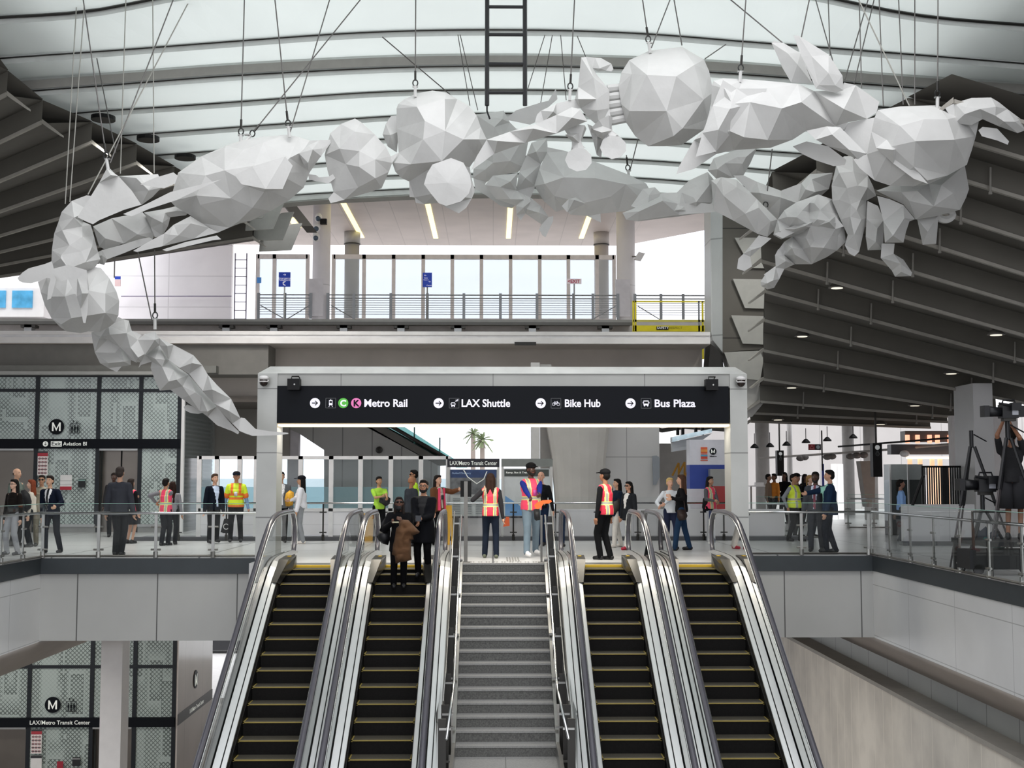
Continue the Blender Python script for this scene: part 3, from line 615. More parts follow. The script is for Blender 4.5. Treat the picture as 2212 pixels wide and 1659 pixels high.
# fins at the far end of the left canopy
C5 = lambda x, y: (500 + x / 3.687, 400 + y / 3.687)
fin = mat('#a4a49f', .6, .1)
for i, (pl, Y) in enumerate((([(60, 265), (245, 262), (262, 232), (150, 160)], 38.0), ([(110, 362), (330, 350), (415, 147), (330, 160), (120, 260)], 39.2), ([(170, 440), (408, 436), (497, 212), (400, 220), (180, 360)], 40.6), ([(220, 528), (475, 516), (563, 302), (480, 310), (225, 445)], 42.))):
    tag(recalc(MB().prism([P(*C5(*q), Y) for q in pl], (0, .06, 0)).build('canopy_fin', fin)), 'slanted grey end plate of the left canopy, %s of four' % ('highest', 'second', 'third', 'lowest')[i], 'fin', 'canopy end plates on the left')
recalc(struct('ceiling', MB().prism([P(*C5(*q), 43) for q in ((400, 145), (500, 140), (645, 325), (560, 325), (470, 215))], (0, 1.2, 0)), CANM))

# ------------------------------------------------------------------ pylon at the right of the platform opening
PY = 38.5
pyl = panelmat('#5a564f', .3, 50, 3.4, .55, oz=.9, lw=.02, noise=.06)
recalc(struct('wall_right', MB().prism([P(1561, 440, PY), P(1690, 400, PY), P(1672, 760, PY), P(1648, 755, PY), P(1602, 757, PY), P(1561, 762, PY)], (0, 1.0, 0)), pyl))
recalc(struct('wall_right', MB().prism([P(1535, 440, PY + .2), P(1562, 440, PY), P(1562, 762, PY), P(1540, 735, PY + .2), P(1536, 715, PY + .2)], (0, 1.2, 0)), panelmat('#b9bbba', .6, 50, 3., .3, lw=.02)))
recalc(struct('wall_right', MB().prism([P(1535, 742, PY + .1), P(1560, 765, PY + .1), P(1564, 800, PY + .1), P(1530, 800, PY + .1)], (0, 1, 0)), mat('#2e2c2a', .7)))
recalc(struct('wall_right', MB().prism([P(1565, 760, PY + .3), P(1660, 757, PY + .3), P(1650, 870, PY + .3), P(1625, 900, PY + .3), P(1590, 900, PY + .3), P(1575, 800, PY + .3)], (0, .6, 0)), mat('#b4b2ad', .6)))
O = lambda x, y: (1500 + x / 3.107, 400 + y / 3.107)
for i, pl in enumerate(([(270, 352), (382, 555), (560, 560), (560, 352)], [(258, 628), (340, 825), (512, 830), (520, 632)], [(247, 873), (325, 1063), (485, 1070), (495, 880)], [(200, 1122), (262, 1290), (440, 1310), (470, 1180), (440, 1110)])):
    t = recalc(MB().prism([P(*O(*q), PY - .12) for q in pl], (0, .06, 0)).build('wall_fin', mat('#a9a8a2', .5, .1)))
    tag(t, 'slanted light grey fin plate on the dark pylon, %s of four' % ('highest', 'second', 'third', 'lowest')[i], 'fin', 'fins on the dark pylon')

# ------------------------------------------------------------------ guideway and platform beyond
GC = mat('#efebe8', .75, 0, .1, 1.2); GD = mat('#b5ada5', .85, 0, .08, .8)
t = thing('guideway_girder', 'long concrete guideway girder crossing behind the portal', 'girder', (-3, 39, 4.0))
a = P(-500, 730, 38); b = P(1534, 730, 38); zt = P(1000, 716, 38).z; zm = P(1000, 728, 38).z; zb = P(1000, 742, 38).z
MB().box(a.x, b.x, 38, 38.3, zm + .06, zt).build('parapet', GC, t); MB().box(a.x, b.x, 38, 38.3, zb, zm - .02).build('edge_band', GC, t)
MB().box(a.x, b.x, 38.05, 38.3, zm - .03, zm + .07).build('edge_rail', mat('#e8e6e6', .4), t)
MB().box(a.x, b.x, 38.05, 46.5, zb - .02, zb + .1).build('deck_slab', GD, t)
MB().box(a.x, b.x, 39.5, 45.2, P(500, 868, 39.5).z, zb).build('web', GD, t)
MB().box(a.x, b.x, 39.3, 45.3, P(500, 868, 39.5).z - .02, P(500, 868, 39.5).z + .18).build('bottom_flange', mat('#6f6862', .85), t)
for x, w_ in ((1133, 22),):
    q = P(x, 742, 37.95); tag(MB().box(q.x - .3, q.x + .35, 37.9, 38.02, q.z - .05, q.z + .04).build('cable_clip', DKSTEEL), 'small dark cable clip on the lower edge of the concrete girder', 'bracket')
# walkway with its posts
t = thing('emergency_walkway', 'thin steel walkway deck raised on posts above the girder', 'walkway', (-3, 46, 6.4)); zwt = P(1000, 690, 45).z; zw0 = zm
a = P(-400, 690, 45); b = P(1368, 690, 45)
MB().box(a.x, b.x, 45, 46.2, zwt - .09, zwt).build('deck', mat('#8f8f8c', .6, .3), t); MB().box(a.x, b.x, 45, 45.1, zwt - .2, zwt - .09).build('edge_beam', mat('#5f5f5d', .6), t)
for x in (488, 591, 742, 866, 989, 1150, 1308, 150, 60): q = P(x, 705, 45.1); MB().box(q.x - .13, q.x + .13, 45.1, 45.5, zb, zwt - .1).build('support_post', mat('#b9bcc0', .5, .3), t); MB().box(q.x - .26, q.x + .26, 45.1, 45.5, zwt - .3, zwt - .2).build('bracket', mat('#5f5f5d', .6), t)
for x in (1510 - 500 + 75, 700): q = P(x, 709, 45.2); 
MB().box(a.x, b.x, 46.3, 46.6, zb, zwt + .1).build('back_wall', mat('#8b8784', .8, 0, .12, 3.), t)
# platform slab, glass screen wall, railing
struct('floor', MB().box(-24, 9.5, 46.2, 64, 7.0, 7.38), mat('#c9c6c6', .6))
scr = thing('platform_glass_wall', 'white framed glass screen wall along the train platform', 'glass wall', (-1, 50, 7.38))
ztop = P(1000, 550, 50).z; PG = glass((.82, .88, .92), .4)
xs = [556, 592, 664]; xs2 = [720, 786, 850, 914, 977, 1040, 1103, 1166, 1228, 1290, 1327]
for X_ in (xs, xs2):
    for i, x in enumerate(X_): q = P(x, 600, 50).x; MB().box(q - .07, q + .07, 50, 50.15, 7.38, ztop).build('mullion', mat('#f0e9e7', .5), scr)
    a, b = P(X_[0], 600, 50).x, P(X_[-1], 600, 50).x; MB().box(a, b, 50, 50.15, ztop - .18, ztop).build('top_rail', mat('#f0e9e7', .5), scr); MB().box(a, b, 49.99, 50.16, 7.38, 7.95).build('kick_panel', mat('#eae4e4', .5), scr)
    for x0, x1 in zip(X_[:-1], X_[1:]): a, b = P(x0, 600, 50).x + .07, P(x1, 600, 50).x - .07; MB().pane(a, b, 50.07, 7.9, ztop - .15).build('glass_panel', PG, scr)
struct('wall_back', MB().box(P(-100, 600, 50.5).x, P(500, 600, 50.5).x, 50.5, 50.8, 7.38, 11.3), panelmat('#fbf8fb', .8, 2.6, 1.25, .5, oz=.3, lw=.02)); struct('wall_back', MB().box(P(1335, 600, 60).x, P(1375, 600, 60).x, 60, 60.2, 7.38, 8.8), WHITE)
# wall furniture on the left of the platform
def platform_rail(x0, x1, posts, label, diag=()):
    Y = 46.6; t = thing('platform_railing', label, 'railing', tuple(P(x0, 690, Y))); zr = P(1000, 637, Y).z; z0 = P(1000, 689, Y).z
    for x in posts: q = P(x, 660, Y).x; MB().box(q - .05, q + .05, Y, Y + .06, z0, zr + .06).build('post', mat('#9a9da1', .5, .5), t)
    a, b = P(x0, 660, Y).x, P(x1, 660, Y).x
    for k in range(9):
        z = zr - .005 if k == 0 else zr - .13 - .085 * (k - 1); MB().tube([(a, Y + .03, z), (b, Y + .03, z)], .025 if k < 2 else .011, 6).build('rail' if k < 2 else 'wire', mat('#a9acb0', .5, .5), t)
    for x, d in diag: q = P(x, 660, Y).x; MB().tube([(q, Y + .05, zr - .4), (q + d, Y + .3, z0)], .02, 5).build('brace', mat('#a9acb0', .5, .5), t)
platform_rail(556, 671, (558, 615, 671), 'steel wire railing on the platform, left of the white column', ((562, .9), (668, -.9)))
platform_rail(708, 1335, (708, 764, 844, 923, 1002, 1081, 1160, 1239, 1281, 1335), 'long steel wire railing in front of the platform glass wall', ((715, .9), (1330, -.9)))
platform_rail(1372, 1535, (1372, 1428, 1476, 1530), 'steel wire railing right of the white column against the sky', ((1378, .9),))
# canopy over the platform
cz = P(1000, 530, 56).z
canm = panelmat('#cfc4bd', .8, .98, 50, .55, lw=.016, noise=.05)
a = P(520, 530, 56).x
struct('ceiling', MB().box(a - 2, 5.8, 41.5, 56, cz, cz + .5), canm)
recalc(struct('ceiling', MB().prism([(5.8, 41.5, cz), (5.8, 56, cz), (12.6, 48.0, cz), (12.6, 41.5, cz)], (0, 0, .5)), panelmat('#e4d8d2', .9, 3, 50, .55, lw=.016)))
for x0, y0, x1, y1 in ((737.3, 432.5, 783.4, 512.6), (923.7, 440.7, 941.6, 513.9), (1102, 451.5, 1098.3, 514), (1271.9, 469, 1255.6, 514)):
    d0 = ray(x0, y0); d1 = ray(x1, y1); p = CAM + d0 * ((cz - H) / d0.z); q = CAM + d1 * ((cz - H) / d1.z); xm = (p.x + q.x) / 2
    tag(MB().box(xm - .1, xm + .1, 45., q.y, cz - .03, cz + .01).build('linear_light', mat('#fff0a8', .5, emit=1.3)), {737.3: 'leftmost', 923.7: 'second', 1102: 'third', 1271.9: 'rightmost'}[x0] + ' long yellow strip light in the platform canopy ceiling', 'light', 'strip lights in the platform canopy')
t = tag(MB().box(P(636, 535, 52).x, P(650, 535, 52).x, 50, 52, cz - .03, cz).build('linear_light', mat('#fff0a8', .5, emit=1.3)), 'short piece of strip light left of the front white column', 'light')
for x0, x1, Y, top, lab, cm in ((675, 713, 47.0, 11.8, 'round white column at the left of the platform', '#e6e2e6'), (1332, 1372, 47.0, 11.8, 'round white column at the right of the platform', '#e9e5e5'), (744, 776, 53, 11.9, 'round grey column behind the glass wall on the left', '#a9a6a2'), (1284, 1315, 53, 11.9, 'round grey column behind the glass wall on the right', '#bdb6b1')):
    a, b = P(x0, 600, Y), P(x1, 600, Y); c = (a.x + b.x) / 2; r = (b.x - a.x) / 2; t = thing('platform_column', lab, 'column', (c, Y, zb if Y < 50 else 7.38))
    MB().cyl((c, Y, zb if Y < 50 else 7.38), (c, Y, cz), r, 28).build('shaft', panelmat(cm, .75, 50, 3.1, .5, oz=.5, lw=.015), t, True)
    if Y > 50: zc_ = P(760, 522, Y - .5).z; MB().cyl((c, Y, zc_), (c, Y, cz - .001), r * 1.09, 28).build('sleeve', mat(cm, .5), t, True); MB().cyl((c, Y, zc_ - .03), (c, Y, zc_), r * 1.12, 28).build('ring', DKSTEEL, t)
    else: MB().box(c - .42, c + .12, Y - r - .02, Y - r + .2, 7.6, 9.0).build('access_door', mat('#dfdbdf', .5), t)
# yellow barrier right of the platform
t = thing('safety_barrier', 'yellow framed barrier with a yellow banner reading SAFETY in front of the sky', 'barrier', tuple(P(1370, 715, 44))); YF = mat('#e3d321', .5)
YB_ = 44.; a, b = P(1368, 700, YB_).x, P(1534, 700, YB_).x; z0 = P(1450, 716, YB_).z; z1 = P(1450, 703, YB_).z; z2 = P(1450, 650, YB_).z; z3 = P(1450, 693, YB_).z
MB().box(a, b, YB_, YB_ + .03, z0, z1).build('banner', YF, t); MB().box(a, b, YB_, YB_ + .05, z2 - .05, z2).build('top_rail', YF, t); MB().box(a, b, YB_, YB_ + .05, z3 - .04, z3 + .04).build('mid_rail', mat('#cfc66a', .6), t)
for x in (1368, 1373, 1510, 1518): q = P(x, 680, YB_).x; MB().box(q - .03, q + .03, YB_, YB_ + .05, zb + .1, z2).build('post', YF if x != 1510 else mat('#9a9da1', .5), t)
q = P(1418, 710, YB_).x; MB().box(q, q + .42, YB_ - .02, YB_, z0 + .06, z1 - .04).build('name_plate', BLACK, t); text('SAFETY', q + .02, z0 + .085, YB_ - .025, .085, WHITE, t, bold=.004); text('RESPECT', q + .44, z0 + .085, YB_ - .005, .085, mat('#9a8f20', .5), t)
# platform signs
BLU = mat('#1d3fae', .5, emit=.15)
def bluesign(x0, y0, x1, y1, Y, lab, fn=None, m=BLU, pole=True):
    a, b = P(x0, (y0 + y1) / 2, Y), P(x1, (y0 + y1) / 2, Y); z0, z1 = P(x0, y1, Y).z, P(x0, y0, Y).z; t = thing('platform_sign', lab, 'sign', (a.x, Y, z0))
    MB().box(a.x, b.x, Y, Y + .05, z0, z1).build('board', m, t)
    if pole: MB().cyl(((a.x + b.x) / 2, Y + .05, 7.38), ((a.x + b.x) / 2, Y + .05, z0), .03, 6).build('pole', STEEL, t)
    if fn: fn(t, a.x, b.x, z0, z1, Y - .01)
    return t
def s_a(t, a, b, z0, z1, Y):
    w = b - a; text('Emergency', (a + b) / 2, z0 + (z1 - z0) * .52, Y, .07, WT, t, align='CENTER'); text('Telephone', (a + b) / 2, z0 + (z1 - z0) * .4, Y, .07, WT, t, align='CENTER')
    mb = MB(); arrow(mb, (a + b) / 2, z0 + (z1 - z0) * .82, Y, .09); mb.build('arrow', WT, t)
    MB().tube([((a + b) / 2 + .04, Y, z0 + .2), ((a + b) / 2 - .05, Y, z0 + .14), ((a + b) / 2 - .04, Y, z0 + .08), ((a + b) / 2 + .04, Y, z0 + .04)], .022, 5).build('handset', WT, t)
bluesign(602, 588, 627, 619, 46.5, 'blue Emergency Telephone sign with an arrow on the platform railing', s_a)
def s_b(t, a, b, z0, z1, Y):
    mb = MB(); arrow(mb, a + .1, z1 - .1, Y, .07, PI); mb.build('arrow', WT, t); mb = MB(); arrow(mb, b - .09, z0 + .2, Y, .07); mb.build('arrow', WT, t)
    text('Gate', a + .05, z1 - .22, Y, .05, WT, t); text('Platform', a + .03, z1 - .29, Y, .04, WT, t); text('Center', b - .2, z0 + .04, Y, .05, WT, t)
bluesign(913, 589, 933, 620, 46.5, 'narrow blue sign with two arrows on the platform railing', None if False else (lambda t, a, b, z0, z1, Y: s_b(t, a, b, z0, z1, Y)))
def s_c(t, a, b, z0, z1, Y): text('<EXIT', a + .02, z0 + .035, Y, .12, mat('#c03a5a', .5), t, bold=.004)
bluesign(1225, 602, 1256, 613, 46.5, 'white sign reading EXIT in red letters above the platform railing', s_c, mat('#f1e3e6', .5, emit=.1))
bluesign(555, 599, 564, 611, 49.8, 'small light blue notice at the left end of the glass wall', None, mat('#4f8fd8', .5, emit=.1), False)
bluesign(248, 597, 260, 603, 49.5, 'small blue notice behind the elephant shaped part of the sculpture', None, BLU, False); bluesign(248, 604, 260, 618, 49.5, 'white notice with red print below the small blue notice', None, mat('#e8c9c9', .5), False)
# vehicle glimpsed at the far left of the guideway
t = thing('train_car', 'white train car with blue windows at the far left of the platform level', 'train', tuple(P(0, 690, 47.5))); a, b = P(-120, 650, 47.5).x, P(95, 650, 47.5).x
MB().box(a, b, 47.5, 49.5, P(0, 684, 47.5).z, P(0, 622, 47.5).z).build('body', WHITE, t)
for x0, x1 in ((-60, 12), (26, 70)): MB().box(P(x0, 650, 47.45).x, P(x1, 650, 47.45).x, 47.44, 47.5, P(0, 665, 47.5).z, P(0, 628, 47.5).z).build('window', mat('#5fb2e0', .2, noise=.3, scale=2.), t)
# wall ladder and handrail on the platform wall
t = thing('wall_ladder', 'thin vertical wall ladder on the white platform wall', 'ladder', tuple(P(508, 690, 50.3))); 
for x in (507, 532): q = P(x, 620, 50.3).x; MB().box(q - .025, q + .025, 50.3, 50.34, 7.4, 10.6).build('stile', mat('#a39fae', .5), t)
for k in range(9): z = 7.6 + .34 * k; MB().box(P(507, 620, 50.3).x, P(532, 620, 50.3).x, 50.3, 50.33, z, z + .03).build('rung', mat('#a39fae', .5), t)
q0, q1 = P(262, 640, 50.2), P(500, 640, 50.2); tag(MB().tube([(q0.x, 50.2, q0.z), (q1.x, 50.2, q1.z)], .03, 6).build('wall_handrail', mat('#a9a3b5', .5)), 'thin handrail along the white platform wall on the left', 'handrail')
# security cameras on the left white column
t = thing('security_camera', 'cluster of white cameras and conduit on the left white column', 'camera', tuple(P(690, 480, 46.3)))
for x, y in ((688, 470), (684, 492), (683, 512)): q = P(x, y, 46.2); MB().ell(q, (.14, .16, .18), 10, 6).build('camera_housing', WHITE, t, True); MB().ell(q + Vector((0, -.12, -.06)), (.1, .08, .1), 8, 5).build('lens_dome', mat('#4b5a6a', .2), t, True)
q = P(699, 479, 46.2); MB().box(q.x - .12, q.x + .12, 46.1, 46.3, q.z - .1, q.z + .1).build('camera_body', BLACK, t)
t = thing('floodlight', 'white floodlight on a bracket on the right white column', 'light', tuple(P(1370, 553, 46.6))); q = P(1381, 553, 46.6); recalc(MB().prism([q + Vector(v) for v in ((-.2, 0, -.12), (.06, 0, -.18), (.22, 0, .1), (-.02, 0, .16))], (0, .15, 0)).build('lamp_head', WHITE, t)); MB().cyl(q + Vector((-.5, .2, 0)), q + Vector((-.1, .1, 0)), .03, 6).build('arm', STEEL, t)

# ------------------------------------------------------------------ glazed elevator lobbies (upper and lower)
YE = 38.2; FR = fritted((.66, .76, .72), .7); MUL = mat('#10161c', .4, .2, .05); LGT = mat('#eef0ea', .5, emit=.15)
def logo(parent, x, z, r, Y):
    disc(MB(), x, z, Y, r).build('logo_disc', NAVY, parent); h = r * .55; w_ = r * .55; mb = MB(); y = Y - .006; k = r * .2
    mb.prism([(x - w_, y, z - h), (x - w_ + k, y, z - h), (x - w_ + k, y, z + h), (x - w_, y, z + h)], (0, .004, 0)); mb.prism([(x + w_ - k, y, z - h), (x + w_, y, z - h), (x + w_, y, z + h), (x + w_ - k, y, z + h)], (0, .004, 0))
    mb.prism([(x - w_ + k * .9, y, z + h), (x - w_ + k * .9, y, z + h - k * 1.5), (x, y, z - h), (x + .001, y, z - h + k * 1.7)], (0, .004, 0)); mb.prism([(x + w_ - k * .9, y, z + h), (x + w_ - k * .9, y, z + h - k * 1.5), (x, y, z - h), (x - .001, y, z - h + k * 1.7)], (0, .004, 0))
    recalc(mb.build('logo_letter', LGT, parent))
def lift_icon(parent, x, z, s, Y):
    mb = MB(); g = s * .1
    for a, b, c, d in ((-s, s, s * .8, s * .8 + g), (-s, s, -s, -s + g), (-s, -s + g, -s, s * .8), (s - g, s, -s, s * .8)): mb.box(x + a, x + b, Y, Y + .004, z + c, z + d)
    for k in (-.55, 0, .55): disc(mb, x + k * s, z + .45 * s, Y, .13 * s, 8); mb.box(x + (k - .16) * s, x + (k + .16) * s, Y, Y + .004, z - .3 * s, z + .3 * s); mb.box(x + (k - .1) * s, x + (k + .1) * s, Y, Y + .004, z - .85 * s, z - .3 * s)
    for k, d in ((-.35, 1), (.35, -1)):
        mb.box(x + (k - .05) * s, x + (k + .05) * s, Y, Y + .004, z + 1.05 * s, z + 1.45 * s); e = z + (1.5 if d > 0 else 1.0) * s
        mb.prism([(x + (k - .2) * s, Y, e - d * .2 * s), (x + (k + .2) * s, Y, e - d * .2 * s), (x + k * s, Y, e + d * .08 * s)], (0, .004, 0))
    recalc(mb.build('lift_pictogram', NAVY, parent))
def Xe(x, y=900, Y=YE): return P(x, y, Y).x
def elevator(name, label, z0, ztop, zh, zb0, zb1, cols, doors, zbase):
    t = thing(name, label, 'elevator', (-12, YE, z0)); xl = -17.5; xr = cols[-1]
    for x in cols: MB().box(x - .06, x + .06, YE - .02, YE + .16, z0, ztop).build('mullion', MUL, t)
    for z in zh: MB().box(xl, xr, YE - .03, YE + .14, z - .045, z + .045).build('transom', MUL, t)
    MB().box(xl, xr + .04, YE - .08, YE + .14, zb0, zb1).build('sign_band', NAVY, t)
    cc = [xl] + cols; lv = sorted([zb1] + [z for z in zh if z > zb1 + .1] + [ztop])
    for a, b in zip(cc[:-1], cc[1:]):
        for l, h in zip(lv[:-1], lv[1:]): MB().quad((a, YE + .02, l), (b, YE + .02, l), (b, YE + .02, h), (a, YE + .02, h)).build('glass_pane', FR, t)
    for i, (a, b) in enumerate(zip(cc[:-1], cc[1:])):
        if i in doors:
            MB().box(a + .06, b - .06, YE + .3, YE + .34, z0, zb0).build('lift_door', mat('#77716a', .3, .7, .1, 1.), t)
            MB().box((a + b) / 2 - .02, (a + b) / 2 + .02, YE + .28, YE + .3, z0, zb0).build('door_gap', BLACK, t); MB().box(a + .06, b - .06, YE - .05, YE + .3, zb0 - .06, zb0).build('door_head', STEEL, t)
        else:
            MB().quad((a, YE + .02, zbase + .08), (b, YE + .02, zbase + .08), (b, YE + .02, zb0), (a, YE + .02, zb0)).build('glass_pane', FR, t); MB().box(a, b, YE - .12, YE + .1, zbase, zbase + .08).build('sill', STEEL, t); MB().box(a, b, YE - .08, YE + .1, z0, zbase).build('kick_panel', mat('#8d8d8a', .4, .5), t)
    return t
cu = [Xe(80), Xe(213), Xe(304), Xe(388)]
eu = elevator('elevator_lobby', 'upper glazed elevator front with an Exit Aviation Bl band', 0., 4.70, [4.25, 4.70], 2.5, 2.79, cu, (0, 2), .17)
el_ = elevator('elevator_lobby', 'lower glazed elevator front with a LAX/Metro Transit Center band', -8.8, -1.62, [-3.95], -5.70, -5.43, cu, (0, 2), -8.6)
logo(eu, Xe(123, 922), P(123, 922, YE).z, .235, YE - .05); lift_icon(eu, Xe(163, 925), P(163, 925, YE).z, .155, YE - .05)
logo(el_, Xe(115, 1522), P(115, 1522, YE).z, .235, YE - .05); lift_icon(el_, Xe(155, 1525), P(155, 1525, YE).z, .155, YE - .05)
zz = P(150, 959, YE).z; yb = YE - .09
disc(MB(), Xe(102), zz, yb, .08).build('arrow_disc', LGT, eu); mb = MB(); arrow(mb, Xe(102), zz, yb - .004, .08, -PI / 2); mb.build('arrow', NAVY, eu)
MB().box(Xe(113.5), Xe(137), yb, yb + .01, zz - .08, zz + .08).build('exit_plate', LGT, eu)
def fit(s, x0, x1, z, Y, h, m, par, bold=.0015):
    o = text(s, x0, z, Y, h, m, par, bold=bold); xs = [v.co.x for v in o.data.vertices]; k = (x1 - x0) / (max(xs) - min(xs)); m0 = min(xs)
    for v in o.data.vertices: v.co.x = m0 + (v.co.x - m0) * k
    return o
fit('Exit', Xe(115), Xe(135), zz - .05, yb - .006, .11, NAVY, eu); fit('Aviation Bl', Xe(140), Xe(191), zz - .05, yb, .11, LGT, eu); zz = P(130, 1560, YE).z; fit('LAX/Metro Transit Center', Xe(66, 1560), Xe(196, 1560), zz - .05, yb, .115, LGT, el_)
# lift shaft behind
mb = MB(); mb.box(-17.5, cu[-1], 42.4, 42.7, -8.8, 4.7); mb.box(-17.6, -17.5, YE, 42.7, -8.8, 4.7); struct('wall_back', mb, mat('#a9b0ac', .6))
mb = MB(); mb.box(-17.5, cu[-1], YE, 42.7, 4.7, 4.8); struct('ceiling', mb, mat('#8d8f8c', .6))
for i, x in enumerate((Xe(30), Xe(256))):
    for z0, z1 in ((0, 4.6), (-8.8, -1.7)): MB().box(x - .7, x + .7, YE + .9, 41.5, z0, z1)
t = thing('lift_shaft_side', 'clear glass side of the elevator shaft with reflected ceiling bands', 'glass wall', (cu[-1] + .06, 40, 0))
xs_ = cu[-1] + .1
MB().quad((xs_, YE + .2, 0), (xs_, 42.6, 0), (xs_, 42.6, 3.9), (xs_, YE + .2, 3.9)).build('glass_panel', glass((.8, .86, .86), .25, .05), t)
MB().box(xs_ - .04, xs_ + .05, YE - .02, YE + .1, 0, 4.6).build('corner_post', WHITE, t)
for k in range(26): MB().box(xs_ - .1, xs_ - .06, YE + .2, 42.6, .2 + .13 * k, .26 + .13 * k).build('reflection_bar', mat('#a4a6a6', .5), t)  # bars stand in for ceiling bands reflected in the glass
t = thing('lift_shaft_side', 'polished pale stone side of the lower elevator with a dark lettered band', 'wall', (cu[-1] + .06, 40, -8.8)); xs_ = cu[-1] + .06
MB().box(xs_, xs_ + .05, YE, 42.8, -8.8, -1.65).build('stone_cladding', panelmat('#d8cfc9', .7, 2.3, 50, .12, axis='Y', oz=0, lw=.01), t)
zq = P(420, 1528, 40.3).z; MB().box(xs_ + .05, xs_ + .07, YE, 42.8, zq - .16, zq + .16).build('sign_band', mat('#3b3835', .4), t)
text('LAX/Metro Transit Center', xs_ + .08, zq - .06, 41.6 - 2.0, .12, LGT, t, rot=PI / 2, bold=.004)
vd = MB(); r_ = .28; vd.prism([(xs_ + .06, 40.4 + r_ * math.cos(a), zq + .85 + r_ * math.sin(a)) for a in [2 * PI * k / 24 for k in range(24)]], (.01, 0, 0)); vd.build('logo_disc', NAVY, t); text('M', xs_ + .08, zq + .68, 40.22, .32, LGT, t, rot=PI / 2, bold=.02)
# notices on the elevator glass
def notice(x0, y0, x1, y1, lab, cols, Y=YE - .1):
    a, b = P(x0, (y0 + y1) / 2, Y), P(x1, (y0 + y1) / 2, Y); z1, z0 = P(x0, y0, Y).z, P(x0, y1, Y).z; t = thing('notice', lab, 'poster', (a.x, Y, z0)); MB().box(a.x, b.x, Y, Y + .03, z0, z1).build('sheet', mat(cols[0], .5), t)
    for (f0, f1, c) in cols[1:]: MB().box(a.x, b.x, Y - .005, Y, z0 + (z1 - z0) * f0, z0 + (z1 - z0) * f1).build('printed_band', mat(c, .5), t)
    return t, a.x, b.x, z0, z1
def rules(x0, y0, x1, y1, lab):
    t, a, b, z0, z1 = notice(x0, y0, x1, y1, lab, ['#e8e2df', (.93, 1, '#2f3033'), (.8, .93, '#a8303c')])
    for r in range(5):
        for c in range(3):
            x = a + (b - a) * (.2 + .3 * c); z = z0 + (z1 - z0) * (.1 + .15 * r); disc(MB(), x, z, YE - .107, (b - a) * .12, 12, ring=.012).build('prohibition_symbol', mat('#c06a70', .5), t); MB().box(x - .04, x + .04, YE - .108, YE - .102, z - .012, z + .012).build('symbol_bar', mat('#3a3a3c', .5), t)
rules(81, 975, 103, 1027, 'tall white and red rules poster on the upper elevator glass'); rules(67, 1576, 90, 1628, 'tall white and red rules poster on the lower elevator glass')
notice(130, 1026, 155, 1058, 'white map notice with a red bottom strip on the upper elevator glass', ['#e4e2e0', (0, .22, '#b02a3a'), (.35, .36, '#777777'), (.6, .62, '#888888')])
notice(169, 1034, 184, 1053, 'small black notice on the upper elevator glass', ['#15181a', (.75, .9, '#8fb0a8')])
notice(66, 1632, 90, 1662, 'white notice with a dark heading below the lower rules poster', ['#e4e2e0', (.8, 1, '#2f3033')]); notice(156, 1636, 173, 1655, 'small black notice on the lower elevator glass', ['#15181a', (.75, .9, '#8a8a8a')]); notice(123, 1645, 136, 1662, 'small red notice on the lower elevator glass', ['#a01f33'])
# bulkhead above the elevator and wall beside it
mb = MB(); mb.box(-20, -6.8, YE + .05, 39.5, 4.74, P(200, 745, 38.3).z + .1); struct('wall_back', mb, mat('#77746f', .7)); a, b = P(-200, 800, 38.1), P(470, 800, 38.1)
struct('trim_6', MB().box(-20, b.x, 37.9, 38.3, 4.76, P(200, 790, 38).z), mat('#75746f', .6)); struct('trim_6', MB().box(-20, cu[-1] + .1, 37.85, 38.2, 4.7, 4.8), mat('#a7a6a2', .5))
struct('wall_back', MB().box(P(395, 900, 41).x, P(600, 900, 41).x, 43.3, 43.6, 2.3, 6), panelmat('#8f8a84', .5, 1.6, 50, .7, lw=.015))

# ------------------------------------------------------------------ glass screen and railing at the back of the mezzanine
YG = 33.9; zt = P(800, 985, YG).z; zs = P(800, 1098, YG).z
gw = thing('glass_screen', 'white framed glass screen with blue tinted lower film at the back of the mezzanine', 'glass wall', (-3, YG, 0)); FRM = mat('#e9e6e6', .5)
mx = [430, 468, 517, 553, 649, 715, 778.6, 844, 909, 968]
g1 = glass((.78, .86, .88), .1); g2 = glass((.42, .62, .68), .45)
for x in mx: q = P(x, 1050, YG).x; MB().box(q - .06, q + .06, YG - .02, YG + .08, 0, zt).build('mullion', FRM, gw)
a, b = P(mx[0], 1000, YG).x, P(mx[-1], 1000, YG).x; MB().box(a, b, YG - .02, YG + .09, zt - .09, zt).build('top_rail', FRM, gw); MB().box(a, b, YG - .02, YG + .09, zs - .08, zs).build('mid_rail', FRM, gw)
zf = P(800, 1052, YG).z
for x0, x1 in zip(mx[:-1], mx[1:]):
    a, b = P(x0, 1050, YG).x + .06, P(x1, 1050, YG).x - .06; MB().pane(a, b, YG + .03, zf, zt - .09).build('glass_panel', g1, gw); MB().pane(a, b, YG + .03, zs, zf).build('tinted_panel', g2, gw)
    MB().box(a, b, YG, YG + .06, .1, zs - .08).build('lower_panel', panelmat('#eae7ea', .8, 50, .48, .5, oz=.1, lw=.006), gw)
struct('wall_back', MB().box(P(960, 1100, YG).x, P(1700, 1100, YG).x, YG + .3, YG + .5, 0, .78), panelmat('#e8e5e6', .75, 1.6, 50, .5, lw=.008))
struct('baseboard_back', MB().box(-9.3, 8.2, 33.0, 33.12, 0, .1), mat('#55565a', .5)); struct('floor', MB().box(-9.3, 8.2, 33.05, 34.4, 0, .07), mat('#7a7b7e', .5))
t = thing('rear_railing', 'steel handrail on slim posts in front of the white rear wall', 'railing', (0, 32.9, 0)); z = P(800, 1087, 32.9).z
